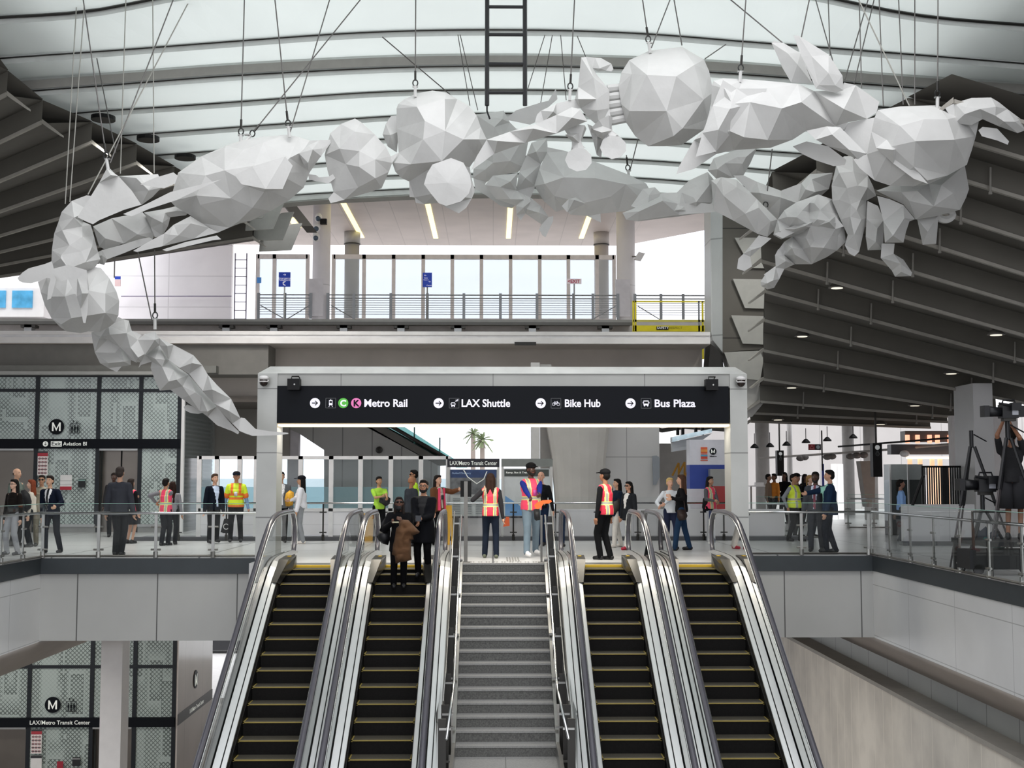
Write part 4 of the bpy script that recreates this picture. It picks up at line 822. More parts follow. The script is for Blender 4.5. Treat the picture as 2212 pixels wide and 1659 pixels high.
a, b = P(345, 1090, 32.9).x, P(1570, 1090, 32.9).x; MB().tube([(a, 32.9, z), (b, 32.9, z)], .025, 8).build('handrail', BRIGHT, t, True)
for x in (386, 489, 698, 830, 930, 1109, 1200, 1290, 1375, 1520): q = P(x, 1100, 32.95).x; mb = MB().cyl((q, 32.98, 0), (q, 32.98, z), .022, 6); mb.cyl((q, 32.98, .02), (q, 32.98, .16), .04, 6); mb.box(q - .09, q + .09, 32.94, 32.98, .2, .23); mb.box(q - .09, q + .09, 32.94, 32.98, .72, .75); mb.build('post', DKSTEEL, t)
for x0, x1 in ((386, 489), (489, 698), (698, 830), (830, 930), (930, 1109), (1109, 1200), (1200, 1290), (1290, 1375), (1375, 1520)): MB().pane(P(x0, 1100, 32.9).x + .05, P(x1, 1100, 32.9).x - .05, 32.93, .12, z + .16).build('glass_panel', glass((.97, .99, .99), .02), t)
# information kiosks
YI = 33.3
def kiosk(x0, x1, lab): t = thing('information_board', lab, 'board', tuple(P(x0, 1165, YI))); a, b = P(x0, 1050, YI).x, P(x1, 1050, YI).x; return t, a, b
t, a, b = kiosk(966, 1079, 'map board under a black LAX/Metro Transit Center header'); Zk = lambda y: P(1070, y, YI).z
MB().box(a, a + .06, YI, YI + .12, 0, Zk(991)).build('frame_post', STEEL, t); MB().box(b - .06, b, YI, YI + .12, 0, Zk(991)).build('frame_post', STEEL, t); MB().box(a, b, YI - .02, YI + .14, Zk(1009), Zk(991)).build('header', mat('#0f0d1e', .4), t); fit('LAX/Metro Transit Center', P(971, 1000, YI).x, P(1073, 1000, YI).x, Zk(1004.5), YI - .03, .105, LGT, t)
MB().box(a + .06, b - .06, YI + .02, YI + .1, Zk(1115), Zk(1014)).build('map_panel', mat('#b9bcbb', .3, noise=.1, scale=3.), t); MB().box(a + .08, b - .08, YI + .01, YI + .02, Zk(1032), Zk(1015)).build('map_heading', mat('#1c3a6b', .4, noise=.3, scale=4.), t); MB().box(a + .08, b - .08, YI + .01, YI + .02, Zk(1068), Zk(1032)).build('aerial_map', mat('#6c6f72', .4, noise=.45, scale=5.), t)
fit('Guided Directory', a + .12, a + .62, Zk(1024), YI, .05, mat('#9ab4d8', .5), t); mb = MB()
for r in range(9):
    for c in range(4): mb.box(a + .15 + c * .3, a + .34 + c * .3, YI + .008, YI + .018, Zk(1078 + r * 4), Zk(1076.6 + r * 4))
mb.build('printed_lines', mat('#84888a', .6), t); MB().tube([P(1000, 1012, YI), P(1010, 1030, YI), P(1030, 1045, YI), P(1045, 1035, YI), P(1052, 1018, YI)], .012, 5).build('map_route', LGT, t); MB().box(a, b, YI, YI + .1, Zk(1119), Zk(1115)).build('bottom_rail', mat('#2e2b33', .5), t)
t, a, b = kiosk(1083, 1194, 'grey framed board with a white map behind the standing man in the pink vest')
MB().box(a, a + .06, YI, YI + .12, 0, Zk(991)).build('frame_post', STEEL, t); MB().box(b - .07, b, YI, YI + .12, 0, Zk(991)).build('frame_post', STEEL, t); MB().box(a, b, YI - .02, YI + .12, Zk(1008), Zk(991)).build('header', mat('#7d817d', .4, .3), t)
MB().box(a + .06, b - .07, YI + .02, YI + .1, Zk(1115), Zk(1012)).build('map_panel', mat('#d4d8d8', .3), t); MB().box(a + .08, b - .1, YI + .01, YI + .02, Zk(1029), Zk(1014)).build('map_heading', mat('#3f4642', .4), t); fit('Ramp, Bus & Train', a + .12, a + .7, Zk(1022.5), YI, .045, LGT, t)
recalc(MB().prism([(a + .1, YI + .015, Zk(1114)), (a + .1, YI + .015, Zk(1071)), (a + .45, YI + .015, Zk(1090)), (a + .7, YI + .015, Zk(1114))], (0, .01, 0)).build('blue_map_area', mat('#6fa3d8', .5), t)); MB().box(a, b, YI, YI + .1, Zk(1119), Zk(1115)).build('bottom_rail', mat('#2e2b33', .5), t)
# ------------------------------------------------------------------ behind the screen
cc = lambda x, y, Y=46: P(x, y, Y)
st = thing('station_escalator', 'enclosed escalator with teal glass sloping down behind the glass screen', 'escalator', tuple(cc(800, 985)))
recalc(MB().prism([cc(560, 860), cc(690, 860), cc(945, 1005), cc(945, 1170), cc(700, 1170), cc(700, 972), cc(645, 936), cc(622, 926), cc(560, 924)], (0, 2.5, 0)).build('side_wall', panelmat('#b8b6b3', .5, 1.07, 50, .6, ox=.1, lw=.02), st))
recalc(MB().prism([cc(690, 868), cc(735, 868), cc(985, 1003), cc(945, 1005)], (0, 2.2, 0)).build('underside_band', mat('#77746f', .7), st))
recalc(MB().prism([cc(735, 868), cc(790, 868), cc(1010, 1010), cc(985, 1010)], (0, .1, 0)).build('glass_panel', glass((.55, .85, .83), .45), st)); MB().tube([cc(783, 885), cc(962, 988)], .07, 8).build('handrail', mat('#3c3634', .4), st, True)
for f in (.2, .42, .64, .86): q0 = cc(735 + (985 - 735) * f, 868 + 142 * f); q1 = cc(790 + 220 * f, 868 + 142 * f); MB().tube([q0, (q0.x, q0.y, q1.z + .75)], .025, 4).build('glass_joint', mat('#4f8a86', .4), st)
q = cc(819, 972, 45.8); tag(MB().ell(q, (.13, .13, .13), 12, 8).build('dome_camera', mat('#3a3836', .3)), 'dark dome camera on the sloping concrete wall behind the screen', 'camera')
struct('wall_back', MB().box(cc(555, 900, 44).x, cc(622, 900, 44).x, 44, 44.4, 2.35, 4.4) , mat('#6a645e', .7)); struct('wall_back', MB().box(cc(622, 900, 46.5).x, cc(646, 900, 46.5).x, 46.5, 46.9, 0, 4.4) , mat('#dcd6da', .6))
recalc(struct('wall_back', MB().box(cc(1147, 950, 37).x, cc(1166, 950, 37).x, 37, 37.3, 0, 5), mat('#d6d3d0', .5)))
struct('wall_back', MB().box(cc(1166, 950, 38).x, cc(1190, 950, 38).x, 37.6, 37.9, 0, 5), mat('#b1aeaa', .6))
# big tapered concrete column
mb = MB(); Yc = 36.2; rings = []; N = 24
for (xl, xr, y) in ((1206, 1302, 1166), (1203, 1305, 1080), (1195, 1312, 985), (1180, 1322, 900), (1160, 1335, 860)):
    a, b = P(xl, y, Yc), P(xr, y, Yc); c = (a.x + b.x) / 2; r = (b.x - a.x) / 2; rings.append([(c + r * max(-1, min(1, 1.25 * math.cos(2 * PI * k / N))), Yc + .9 + .9 * math.sin(2 * PI * k / N), a.z) for k in range(N)])
vs = [p for g in rings for p in g]; fs = []
for i in range(len(rings) - 1):
    for k in range(N): fs.append((i * N + k, i * N + (k + 1) % N, (i + 1) * N + (k + 1) % N, (i + 1) * N + k))
tag(recalc(mb.add(vs, fs).build('concrete_column', mat('#bcb8b2', .75, 0, .07, 1.3), None, False)), 'wide concrete column flaring upward behind the escalators', 'column')
recalc(struct('wall_back', MB().prism([P(1318, 860, 37.5), P(1424, 860, 37.5), P(1424, 1168, 37.5), P(1290, 1168, 37.5)], (0, .3, 0)), panelmat('#c6c4c2', .55, 1.32, 1.78, .6, ox=.0, oz=1.32, lw=.012)))
recalc(tag(MB().prism([P(*q, 37.4) for q in ((1409, 985), (1419, 984), (1425, 990), (1425, 1030), (1418, 1047), (1411, 1048))], (0, .03, 0)).build('wall_hatch', mat('#8b9096', .5)), 'small ragged grey patch on the edge of the white panel wall', 'panel'))
# palms far outside
def palm(x, ytop, Y, lab, R):
    c = P(x, ytop, Y); b = P(x, 1034, Y); t = thing('palm_tree', lab, 'tree', (c.x, Y, -8.8)); MB().tube([(c.x, Y, -8.8), (c.x, Y, c.z)], [.35, .22], 8).build('trunk', mat('#8a7f78', .9), t)
    rnd = random.Random(int(x)); mb = MB()
    for k in range(46):
        az = rnd.uniform(0, 2 * PI); e = rnd.uniform(-.7, 1.3); L = R * rnd.uniform(.75, 1.1); pts = []
        for q in range(5): s = q / 4; pts.append(Vector((c.x + math.cos(az) * math.cos(e) * L * s, Y + math.sin(az) * math.cos(e) * L * s, c.z + math.sin(e) * L * s - .35 * L * s * s)))
        for u, v in zip(pts[:-1], pts[1:]):
            sd = Vector((-math.sin(az), math.cos(az), .4)) * .17 * R; mb.add([u - sd * .5, v - sd * .4, v + sd * .4, u + sd * .5], [(0, 1, 2, 3)])
    mb.build('fronds', mat('#6d7a58', .8, 0, .3, 1.), t)
palm(1022, 938, 130, 'taller left palm tree seen through the gap under the sign', 1.1 * 1.0); palm(1042, 951, 125, 'shorter right palm tree seen through the gap under the sign', 1.25)
# far ground, low wall and street beyond
struct('floor', MB().box(-200, 200, 60, 400, -9.2, -9.0), mat('#cfd0cf', .9)); tag(MB().box(-60, 60, 180, 185, -9, 1.6).build('distant_buildings', mat('#b9c3c9', .8, 0, .12, .05)), 'pale hazy line of buildings on the horizon seen through the glass screen', 'building')
# ------------------------------------------------------------------ right part: lounge level beyond the portal
WG = mat('#c9c6c4', .7, 0, .06, .8)
struct('ceiling', MB().box(5.8, 45, 47.5, 59, 5.4, 5.8), CANM); struct('wall_back', MB().box(4.8, 45, 68, 68.4, 0, 5.4), panelmat('#c6c2c0', .7, 2.2, 50, .6, lw=.02)); struct('wall_back', MB().box(P(1425, 1000, 44).x, P(1490, 1000, 44).x, 44, 44.3, 0, P(1450, 958, 44).z), mat('#b1aeaa', .7))
wd = tag(MB().box(P(1425, 940, 55).x, P(1468, 940, 55).x, 55, 55.2, P(1450, 968, 55).z, P(1450, 928, 55).z).build('lit_window', mat('#ffffff', .5, emit=1.)), 'bright white window glimpsed above the yellow stair frame', 'window')
cols = ((1632, 1662, 52, 7, '#b7b3b0', 'round grey column at the left end of the right concourse'), (1700, 1712, 60, 8, '#d8d5d3', 'slim white column behind the smaller black display'), (1820, 1845, 56, 8, '#cdcac8', 'white square column right of the hanging warning sign'), (1866, 1895, 50, 7, '#b5b1ae', 'grey column behind the taller black display'))
for x0, x1, Y, zt_, c, lab in cols:
    a, b = P(x0, 1000, Y).x, P(x1, 1000, Y).x; tag(MB().cyl(((a + b) / 2, Y, 0), ((a + b) / 2, Y, zt_ * .7), (b - a) / 2, 20).build('concourse_column', mat(c, .6), None, True), lab, 'column')
mb = MB(); a, b = P(2106, 1000, 33).x, P(2148, 1000, 33).x; t = thing('concourse_column', 'tall pale clad column behind the cameras at the right', 'column', (a, 33, 0)); MB().box(a, b, 33, 34.4, 0, 4.1).build('cladding', panelmat('#c2c1c1', .6, .84, 50, .5, ox=.1, lw=.012), t); MB().box(b, b + 1.9, 36, 36.3, 0, 3.4).build('side_wall', mat('#dcd7d6', .6), t)
def display(x0, x1, y0, y1, Y, lab):
    a, b = P(x0, 1000, Y).x, P(x1, 1000, Y).x; z1, z0 = P(x0, y0, Y).z, P(x0, y1, Y).z; t = thing('display_totem', lab, 'display', (a, Y, z0)); MB().box(a, b, Y, Y + .3, z0, z1).build('housing', BLACK, t); disc(MB(), (a + b) / 2, z1 - (z1 - z0) * .13, Y - .006, (b - a) * .26, 16).build('round_symbol', mat('#cfd3d3', .5, emit=.2), t)
    MB().cyl(((a + b) / 2, Y + .15, z1), ((a + b) / 2, Y + .15, z1 + 1.2), .03, 6).build('hanger', DKSTEEL, t)
    for k in range(4): disc(MB(), (a + b) / 2, z1 - (z1 - z0) * .24 - k * .03, Y - .006, (b - a) * (.1 + .04 * k), 12, ring=.012).build('signal_arc', mat('#555a5a', .5), t)
display(1679, 1693.5, 973, 1028, 46, 'smaller black hanging display totem near the right portal column'); display(1886, 1906, 957, 1030, 40, 'taller black hanging display totem near the middle of the right concourse')
t = thing('hanging_sign', 'red and black hanging warning sign under the right canopy', 'sign', tuple(P(1747, 972, 46))); a, b = P(1747, 966, 46), P(1773.5, 966, 46); z0, z1 = P(1760, 972, 46).z, P(1760, 959.5, 46).z; m_ = (a.x + b.x) / 2
MB().box(a.x, m_, 46, 46.08, z0, z1).build('red_panel', mat('#7c1722', .5), t); MB().box(m_, b.x, 46, 46.08, z0, z1).build('black_panel', mat('#15151c', .5), t); mb = MB(); c = (a.x + m_) / 2; mb.tube([(c - .08, 45.98, z0 + .05), (c + .08, 45.98, z0 + .05), (c, 45.98, z1 - .04)], .008, 4, True); mb.build('warning_triangle', mat('#e0a0a0', .5), t); disc(MB(), (b.x + m_) / 2, (z0 + z1) / 2, 45.98, .07).build('round_symbol', mat('#9aa7ae', .5), t)
MB().box(b.x + .02, b.x + .06, 46, 46.05, z0 - .75, z1 + .5).build('hanger', BLACK, t); tag(MB().box(P(1776, 1010, 46.5).x, P(1780, 1010, 46.5).x, 46.5, 46.6, 0, P(1778, 1002, 46.5).z).build('blue_post', mat('#1a2c86', .5)), 'slim dark blue post behind the two men in suits', 'post')
t = thing('lighting_track', 'long pale overhead track with small spotlights across the right concourse', 'light track', tuple(P(1640, 990, 50))); pth = [P(1640, 990, 50), P(1886, 974, 44), P(2105, 955, 36)]
MB().tube(pth, .045, 6).build('track', mat('#a8a39f', .5), t); MB().tube([p + Vector((0, .1, .12)) for p in (P(1813, 972, 45), P(2105, 951, 36))], .035, 6).build('conduit', BLACK, t)
for x, y, Y in ((1729, 990, 46), (1738, 988, 46), (1787, 987, 44), (1797, 986, 44), (1837, 986, 44), (1851, 984, 43), (1866, 983, 43), (1954, 980, 40), (2077, 974, 36)): q = P(x, y, Y); MB().ell(q, (.16, .12, .11), 8, 6).build('loudspeaker', mat('#6f6c6a', .5) if x < 1900 else WHITE, t)
# bright door and flat panels
tag(MB().box(P(1797, 1040, 50).x, P(1808, 1040, 50).x, 50, 50.1, 0, P(1800, 1002, 50).z).build('bright_doorway', mat('#ffffff', .4, emit=.9)), 'tall bright glass doorway behind the man in the blue suit', 'door'); tag(MB().box(P(1811, 1040, 50).x, P(1822, 1040, 50).x, 50, 50.1, 0, P(1800, 1002, 50).z).build('bright_doorway', mat('#f4f0f2', .4, emit=.7)), 'second bright doorway, right of the first, behind the suited men', 'door')
recalc(tag(MB().prism([P(*q, 44) for q in ((1858, 996), (1890, 996), (1890, 1095), (1872, 1095))], (0, .5, 0)).build('concrete_pier', mat('#9b9690', .8)), 'leaning grey concrete pier right of the bright doorways', 'pier'))
for (x0, x1, y0, Y, c, lab) in ((1921, 1960, 1003, 36, '#3d4443', 'left dark glazed gate cabinet on the concourse'), (1960, 1994, 1003, 36.4, '#474d4c', 'right dark glazed gate cabinet beside the black fence')):
    a, b = P(x0, 1040, Y).x, P(x1, 1040, Y).x; z1 = P(x0, y0, Y).z; t = thing('gate_cabinet', lab, 'cabinet', (a, Y, 0)); MB().box(a, b, Y, Y + .5, .4, z1 * .78).build('glass_door', mat(c, .1, .2, .2, 2.), t); MB().box(a, b, Y, Y + .5, z1 * .78, z1).build('header', mat('#9fa6a4', .3), t); MB().box(a, b, Y, Y + .5, 0, .4).build('base', DKSTEEL, t); MB().box(a, a + .05, Y - .03, Y, 0, z1).build('frame_post', STEEL, t)
# lit beam and slots
t = thing('lit_beam', 'long beam with warm glowing edge above the black fence', 'light', tuple(P(1962, 990, 40))); a, b = P(1962, 990, 40).x, P(2112, 985, 40).x; LE = mat('#ffd9b8', .5, emit=1.5); z = P(2030, 988, 40).z
MB().box(a, b, 40, 40.2, z - .05, z + .03).build('glowing_edge', LE, t); MB().box(P(1925, 975, 40.2).x, b, 40.2, 40.6, z + .1, z + .42).build('fascia', mat('#55555a', .4), t); MB().box(P(1958, 960, 40.2).x, b, 40.3, 40.8, z + .5, z + .85).build('upper_fascia', mat('#5b5450', .4, .3), t)
for x in (1963, 1985, 2011, 2028, 2055, 2083): q = P(x, 952, 40.1).x; MB().box(q - .05, q + .05, 40.15, 40.3, z + .45, z + .72).build('lit_slot', mat('#f3a98a', .5, emit=1.2), t); MB().box(q - .06 + .02, q + .06 + .02, 40.05, 40.15, z - .3, z - .05).build('lit_hanger', mat('#f0b48e', .5, emit=1.), t)
t = thing('black_fence', 'black vertical slat fence in front of bright lit bars', 'fence', tuple(P(1994, 1100, 34))); a, b = P(1994, 1050, 34).x, P(2090, 1050, 34).x; z1 = P(2040, 1006, 34).z; z0 = .1
n = 19
for k in range(n + 1): q = a + (b - a) * k / n; w_ = .03 if k in (0, 9, 10, n) else .012; MB().box(q - w_, q + w_, 34, 34.06, z0, z1).build('slat', BLACK, t)
MB().box(a, b, 34, 34.06, z1 - .05, z1).build('top_rail', BLACK, t); MB().box(a, b, 34, 34.06, z0, z0 + .05).build('bottom_rail', BLACK, t)
for n_, x in enumerate((2009, 2018, 2030, 2054, 2062, 2083)): q = P(x, 1050, 41).x; tag(MB().box(q - .06, q + .06, 41, 41.1, 0, 2.0).build('glowing_bar', mat('#f6c7a6', .5, emit=1.1)), 'warm glowing vertical light bar behind the black fence, %s from the left' % ['first', 'second', 'third', 'fourth', 'fifth', 'sixth'][n_], 'light', 'glowing bars behind the black fence')
tag(MB().box(P(2000, 1050, 44).x, P(2100, 1050, 44).x, 44, 44.1, .5, P(2040, 1026, 44).z).build('bright_window', mat('#f4f3f6', .4, emit=.7)), 'bright window band glimpsed between the slats of the black fence', 'window')
# white barrier wall with dark base inside the right balustrade, counter and far railings
mb = MB(); struct('wall_right', MB().box(P(1952, 1120, 30.5).x, P(2106, 1120, 30.5).x, 30.5, 30.7, .08, .98), panelmat('#cfcfd0', .7, 1.0, 50, .5, lw=.01)); struct('baseboard_right', MB().box(P(1945, 1120, 30.5).x, P(2200, 1120, 30.5).x, 30.35, 30.7, 0, .1), mat('#4f5052', .5))
balustrade([(P(1830, 1095, 41).x, 41), (P(1945, 1095, 41).x, 41)], 'far glass balustrade right of the bright doorways', spacing=.7, rail=.95)
balustrade([(P(1632, 1100, 36).x, 36), (P(1738, 1100, 36).x, 34)], 'low glass balustrade behind the man in the yellow vest', spacing=1., rail=.9)
# counter, A-frame, cones and other small things standing on the mezzanine
def aframe(x, y, Y, w_, h, m, lab, cat='sign', name='floor_sign', deco=None):
    c = PZ(x, y); t = thing(name, lab, cat, tuple(c)); 
    for s in (-1, 1): recalc(MB().hexa([c + Vector((-w_ / 2, s * .16 - .01, 0)), c + Vector((w_ / 2, s * .16 - .01, 0)), c + Vector((w_ / 2, s * .16 + .01, 0)), c + Vector((-w_ / 2, s * .16 + .01, 0))], [c + Vector((-w_ * .34, s * .02 - .01, h)), c + Vector((w_ * .34, s * .02 - .01, h)), c + Vector((w_ * .34, s * .02 + .01, h)), c + Vector((-w_ * .34, s * .02 + .01, h))]).build('panel', m, t))
    MB().box(c.x - w_ / 2 - .02, c.x + w_ / 2 + .02, c.y - .19, c.y - .15, 0, .06).build('foot', m, t)
    return t, c
YC_ = mat('#e2ac2c', .5); aframe(795, 1171, 0, .34, .72, YC_, 'yellow wet floor sign behind the second escalator from the left', 'wet floor sign'); aframe(969, 1176, 0, .22, .95, YC_, 'tall narrow yellow floor sign left of the stairs', 'wet floor sign')
c = PZ(1553, 1172); t = thing('sandwich_board', 'white and navy sandwich board with a red star emblem by the rightmost escalator', 'sign', tuple(c)); w_ = .5
MB().box(c.x - w_ / 2, c.x + w_ / 2, c.y, c.y + .05, 0, .8).build('board', mat('#dedde0', .5), t); MB().box(c.x - w_ / 2, c.x + w_ / 2, c.y - .01, c.y, .58, .8).build('heading', mat('#26335c', .5), t); MB().tube([(c.x - .02 + .07 * math.cos(a), c.y - .01, .46 + .06 * math.sin(a)) for a in [2 * PI * k / 5 for k in range(5)]], .014, 5, True).build('emblem', mat('#c4394a', .5), t)
recalc(MB().prism([(c.x - .25, c.y - .01, 0), (c.x - .05, c.y - .01, 0), (c.x - .12, c.y - .01, .12), (c.x - .25, c.y - .01, .2)], (0, .008, 0)).build('graphic', mat('#33486b', .5), t)); recalc(MB().prism([(c.x + .0, c.y - .01, 0), (c.x + .25, c.y - .01, 0), (c.x + .2, c.y - .01, .15), (c.x + .06, c.y - .01, .24)], (0, .008, 0)).build('graphic', mat('#33486b', .5), t)); MB().box(c.x - w_ / 2, c.x + w_ / 2, c.y + .3, c.y + .34, 0, .78).build('rear_leg', mat('#c9c9cc', .5), t)
c = PZ(1392, 1204); t = thing('stanchion_sign', 'dark grey weighted stand between the two escalators on the right', 'stand', tuple(c)); recalc(MB().hexa([c + Vector(v) for v in ((-.14, -.14, 0), (.14, -.14, 0), (.14, .14, 0), (-.14, .14, 0))], [c + Vector(v) for v in ((-.06, -.06, .95), (.06, -.06, .95), (.06, .06, .95), (-.06, .06, .95))]).build('body', mat('#3a3d3e', .6), t)); MB().box(c.x - .18, c.x + .18, c.y - .18, c.y + .18, 0, .06).build('base', mat('#2c2e2f', .6), t)
c = PZ(1262, 1166); 
c = PZ(588, 1176); t = thing('waste_bin', 'dark bin behind the left portal column', 'bin', tuple(c)); MB().box(c.x - .16, c.x + .16, c.y - .15, c.y + .15, 0, .75).build('body', mat('#2d302f', .5), t); MB().box(c.x - .17, c.x + .17, c.y - .16, c.y + .16, .75, .79).build('lid', DKSTEEL, t)
c = PZ(618, 1166); t = thing('shopping_bag', 'white paper bag standing behind the leftmost escalator rail', 'bag', tuple(c)); recalc(MB().hexa([c + Vector(v) for v in ((-.18, -.08, 0), (.18, -.08, 0), (.18, .08, 0), (-.18, .08, 0))], [c + Vector(v) for v in ((-.2, -.06, .48), (.2, -.06, .48), (.2, .06, .48), (-.2, .06, .48))]).build('bag_body', mat('#e6eaed', .7), t)); MB().tube([c + Vector(v) for v in ((-.08, -.06, .48), (-.05, -.06, .66), (.05, -.06, .66), (.08, -.06, .48))], .01, 5).build('bag_handle', WHITE, t)
# banner pillar with emblem, red machine and yellow stair frame seen through the portal on the right
t = thing('banner_pillar', 'white and blue pillar banner with orange and black round emblems', 'banner', tuple(P(1490, 1168, 33.2))); Yq = 34.8; a, b = P(1490, 1000, Yq).x, P(1572, 1000, Yq).x; Zq = lambda y: P(1530, y, Yq).z
MB().box(a, b, Yq, Yq + .6, Zq(1004), Zq(950)).build('upper_panel', mat('#e3e2ea', .5), t); MB().box(a, b, Yq, Yq + .6, Zq(1056), Zq(1004)).build('blue_panel', mat('#24419b', .5), t); MB().box(a, b, Yq, Yq + .6, 0, Zq(1056)).build('lower_panel', mat('#d5d5dc', .5), t)
q = P(1521, 975, Yq - .02); xx = q.x; o1, o2, o3, o4 = mat('#e8663a', .5), mat('#f0a04a', .5), mat('#58a9c9', .5), mat('#d9482f', .5)
for k, (z0, z1, m_) in enumerate(((980, 966, o1), (976, 971, o2), (991.5, 981.5, o4), (986, 982.5, o3))): MB().box(xx - .09, xx + .09, Yq - .02 - .004 * k, Yq, Zq(z0), Zq(z1)).build('emblem_block', m_, t)
logo(t, P(1540, 975, Yq).x, Zq(975), .095, Yq - .02); fit('Metro', P(1533, 985, Yq).x, P(1548, 985, Yq).x, Zq(987), Yq - .01, .035, NAVY, t, .002); MB().box(xx - .1, xx + .1, Yq - .01, Yq, Zq(996), Zq(993)).build('caption', mat('#d77a66', .5), t)
t = thing('ticket_machine', 'grey and red machine behind the woman in the pink vest', 'machine', tuple(PZ(1553, 1163))); Yq = 34.3; a, b = P(1535, 1100, Yq).x, P(1572, 1100, Yq).x; MB().box(a, b, Yq, Yq + .3, P(1550, 1050, Yq).z, P(1550, 1013, Yq).z).build('head', mat('#8b8b88', .4, .3), t); MB().box(a, b, Yq, Yq + .3, .1, P(1550, 1050, Yq).z).build('red_body', mat('#a83030', .5), t)
t = thing('stair_frame', 'yellow metal zigzag stair frame seen behind the pillar banner', 'railing', tuple(P(1452, 1060, 42)))  # far yellow stair frame, drawn as bars only
for p0, p1 in (((1452, 1028), (1466, 1000)), ((1466, 1000), (1466, 1035)), ((1466, 1022), (1479, 998)), ((1479, 998), (1478, 1050)), ((1475, 1040), (1489, 1010))): MB().tube([P(*p0, 42), P(*p1, 42)], .035, 5).build('bar', mat('#b8862c', .5), t)
t = thing('hanging_display', 'pale hanging canopy sign with a mirrored edge above the pillar banner', 'sign', tuple(P(1455, 975, 36))); recalc(MB().prism([P(*q, 36) for q in ((1452, 944), (1538, 926), (1538, 934), (1452, 955))], (0, .4, 0)).build('mirror_edge', mat('#9fb0b8', .15, .7, .3, 5.), t)); recalc(MB().prism([P(*q, 36.1) for q in ((1452, 955), (1538, 936), (1490, 970), (1453, 976))], (0, .3, 0)).build('board', mat('#b9bcc0', .5), t))
for x in (1464, 1475, 1503, 1517): MB().tube([P(x, 915, 36.2), P(x, 940, 36.2)], .05, 6).build('hanger', BLACK, t)
tag(MB().tube([P(1400, 921, 41), P(1430, 930, 41), P(1480, 922, 41), P(1570, 928, 41)], .08, 6).build('overhead_duct', mat('#55534f', .6)), 'dark overhead duct behind the hanging canopy sign', 'duct')
# table and laptop far right behind the portal column
t = thing('counter_table', 'small white topped counter left of the group in black', 'table', tuple(P(1640, 1062, 47))); q = P(1641, 1049, 47); MB().box(q.x - .35, q.x + .35, 47, 47.5, q.z - .04, q.z).build('table_top', WHITE, t)
for s in (-.3, .3): MB().box(q.x + s - .03, q.x + s + .03, 47.1, 47.2, 0, q.z - .04).build('leg', STEEL, t)
tag(MB().box(q.x - .14, q.x + .18, 47.1, 47.3, q.z, q.z + .12).build('white_box', WHITE), 'white box standing on the small counter', 'box')
# parked car glimpsed at street level
c = P(485, 1395, 75); c.z = -8.8; t = thing('parked_car', 'dark car glimpsed at street level beside the lower elevator', 'car', (c.x, 75, -9.0)); z0 = P(485, 1412, 75).z; recalc(MB().prism([(c.x - 2.2, 75, z0 + .2), (c.x + 2.2, 75, z0 + .2), (c.x + 2.1, 75, z0 + .8), (c.x + 1.2, 75, z0 + .9), (c.x + .7, 75, z0 + 1.4), (c.x - .9, 75, z0 + 1.4), (c.x - 1.5, 75, z0 + .9), (c.x - 2.2, 75, z0 + .8)], (0, 1.7, 0)).build('car_body', mat('#2b2c30', .3), t))
for s in (-1.3, 1.3): MB().cyl((c.x + s, 74.95, z0 + .3), (c.x + s, 75.2, z0 + .3), .33, 14).build('wheel', RUBBER, t)
struct('floor', MB().box(-60, -8, 60, 120, z0 - .3, z0), mat('#d9d7d5', .9))

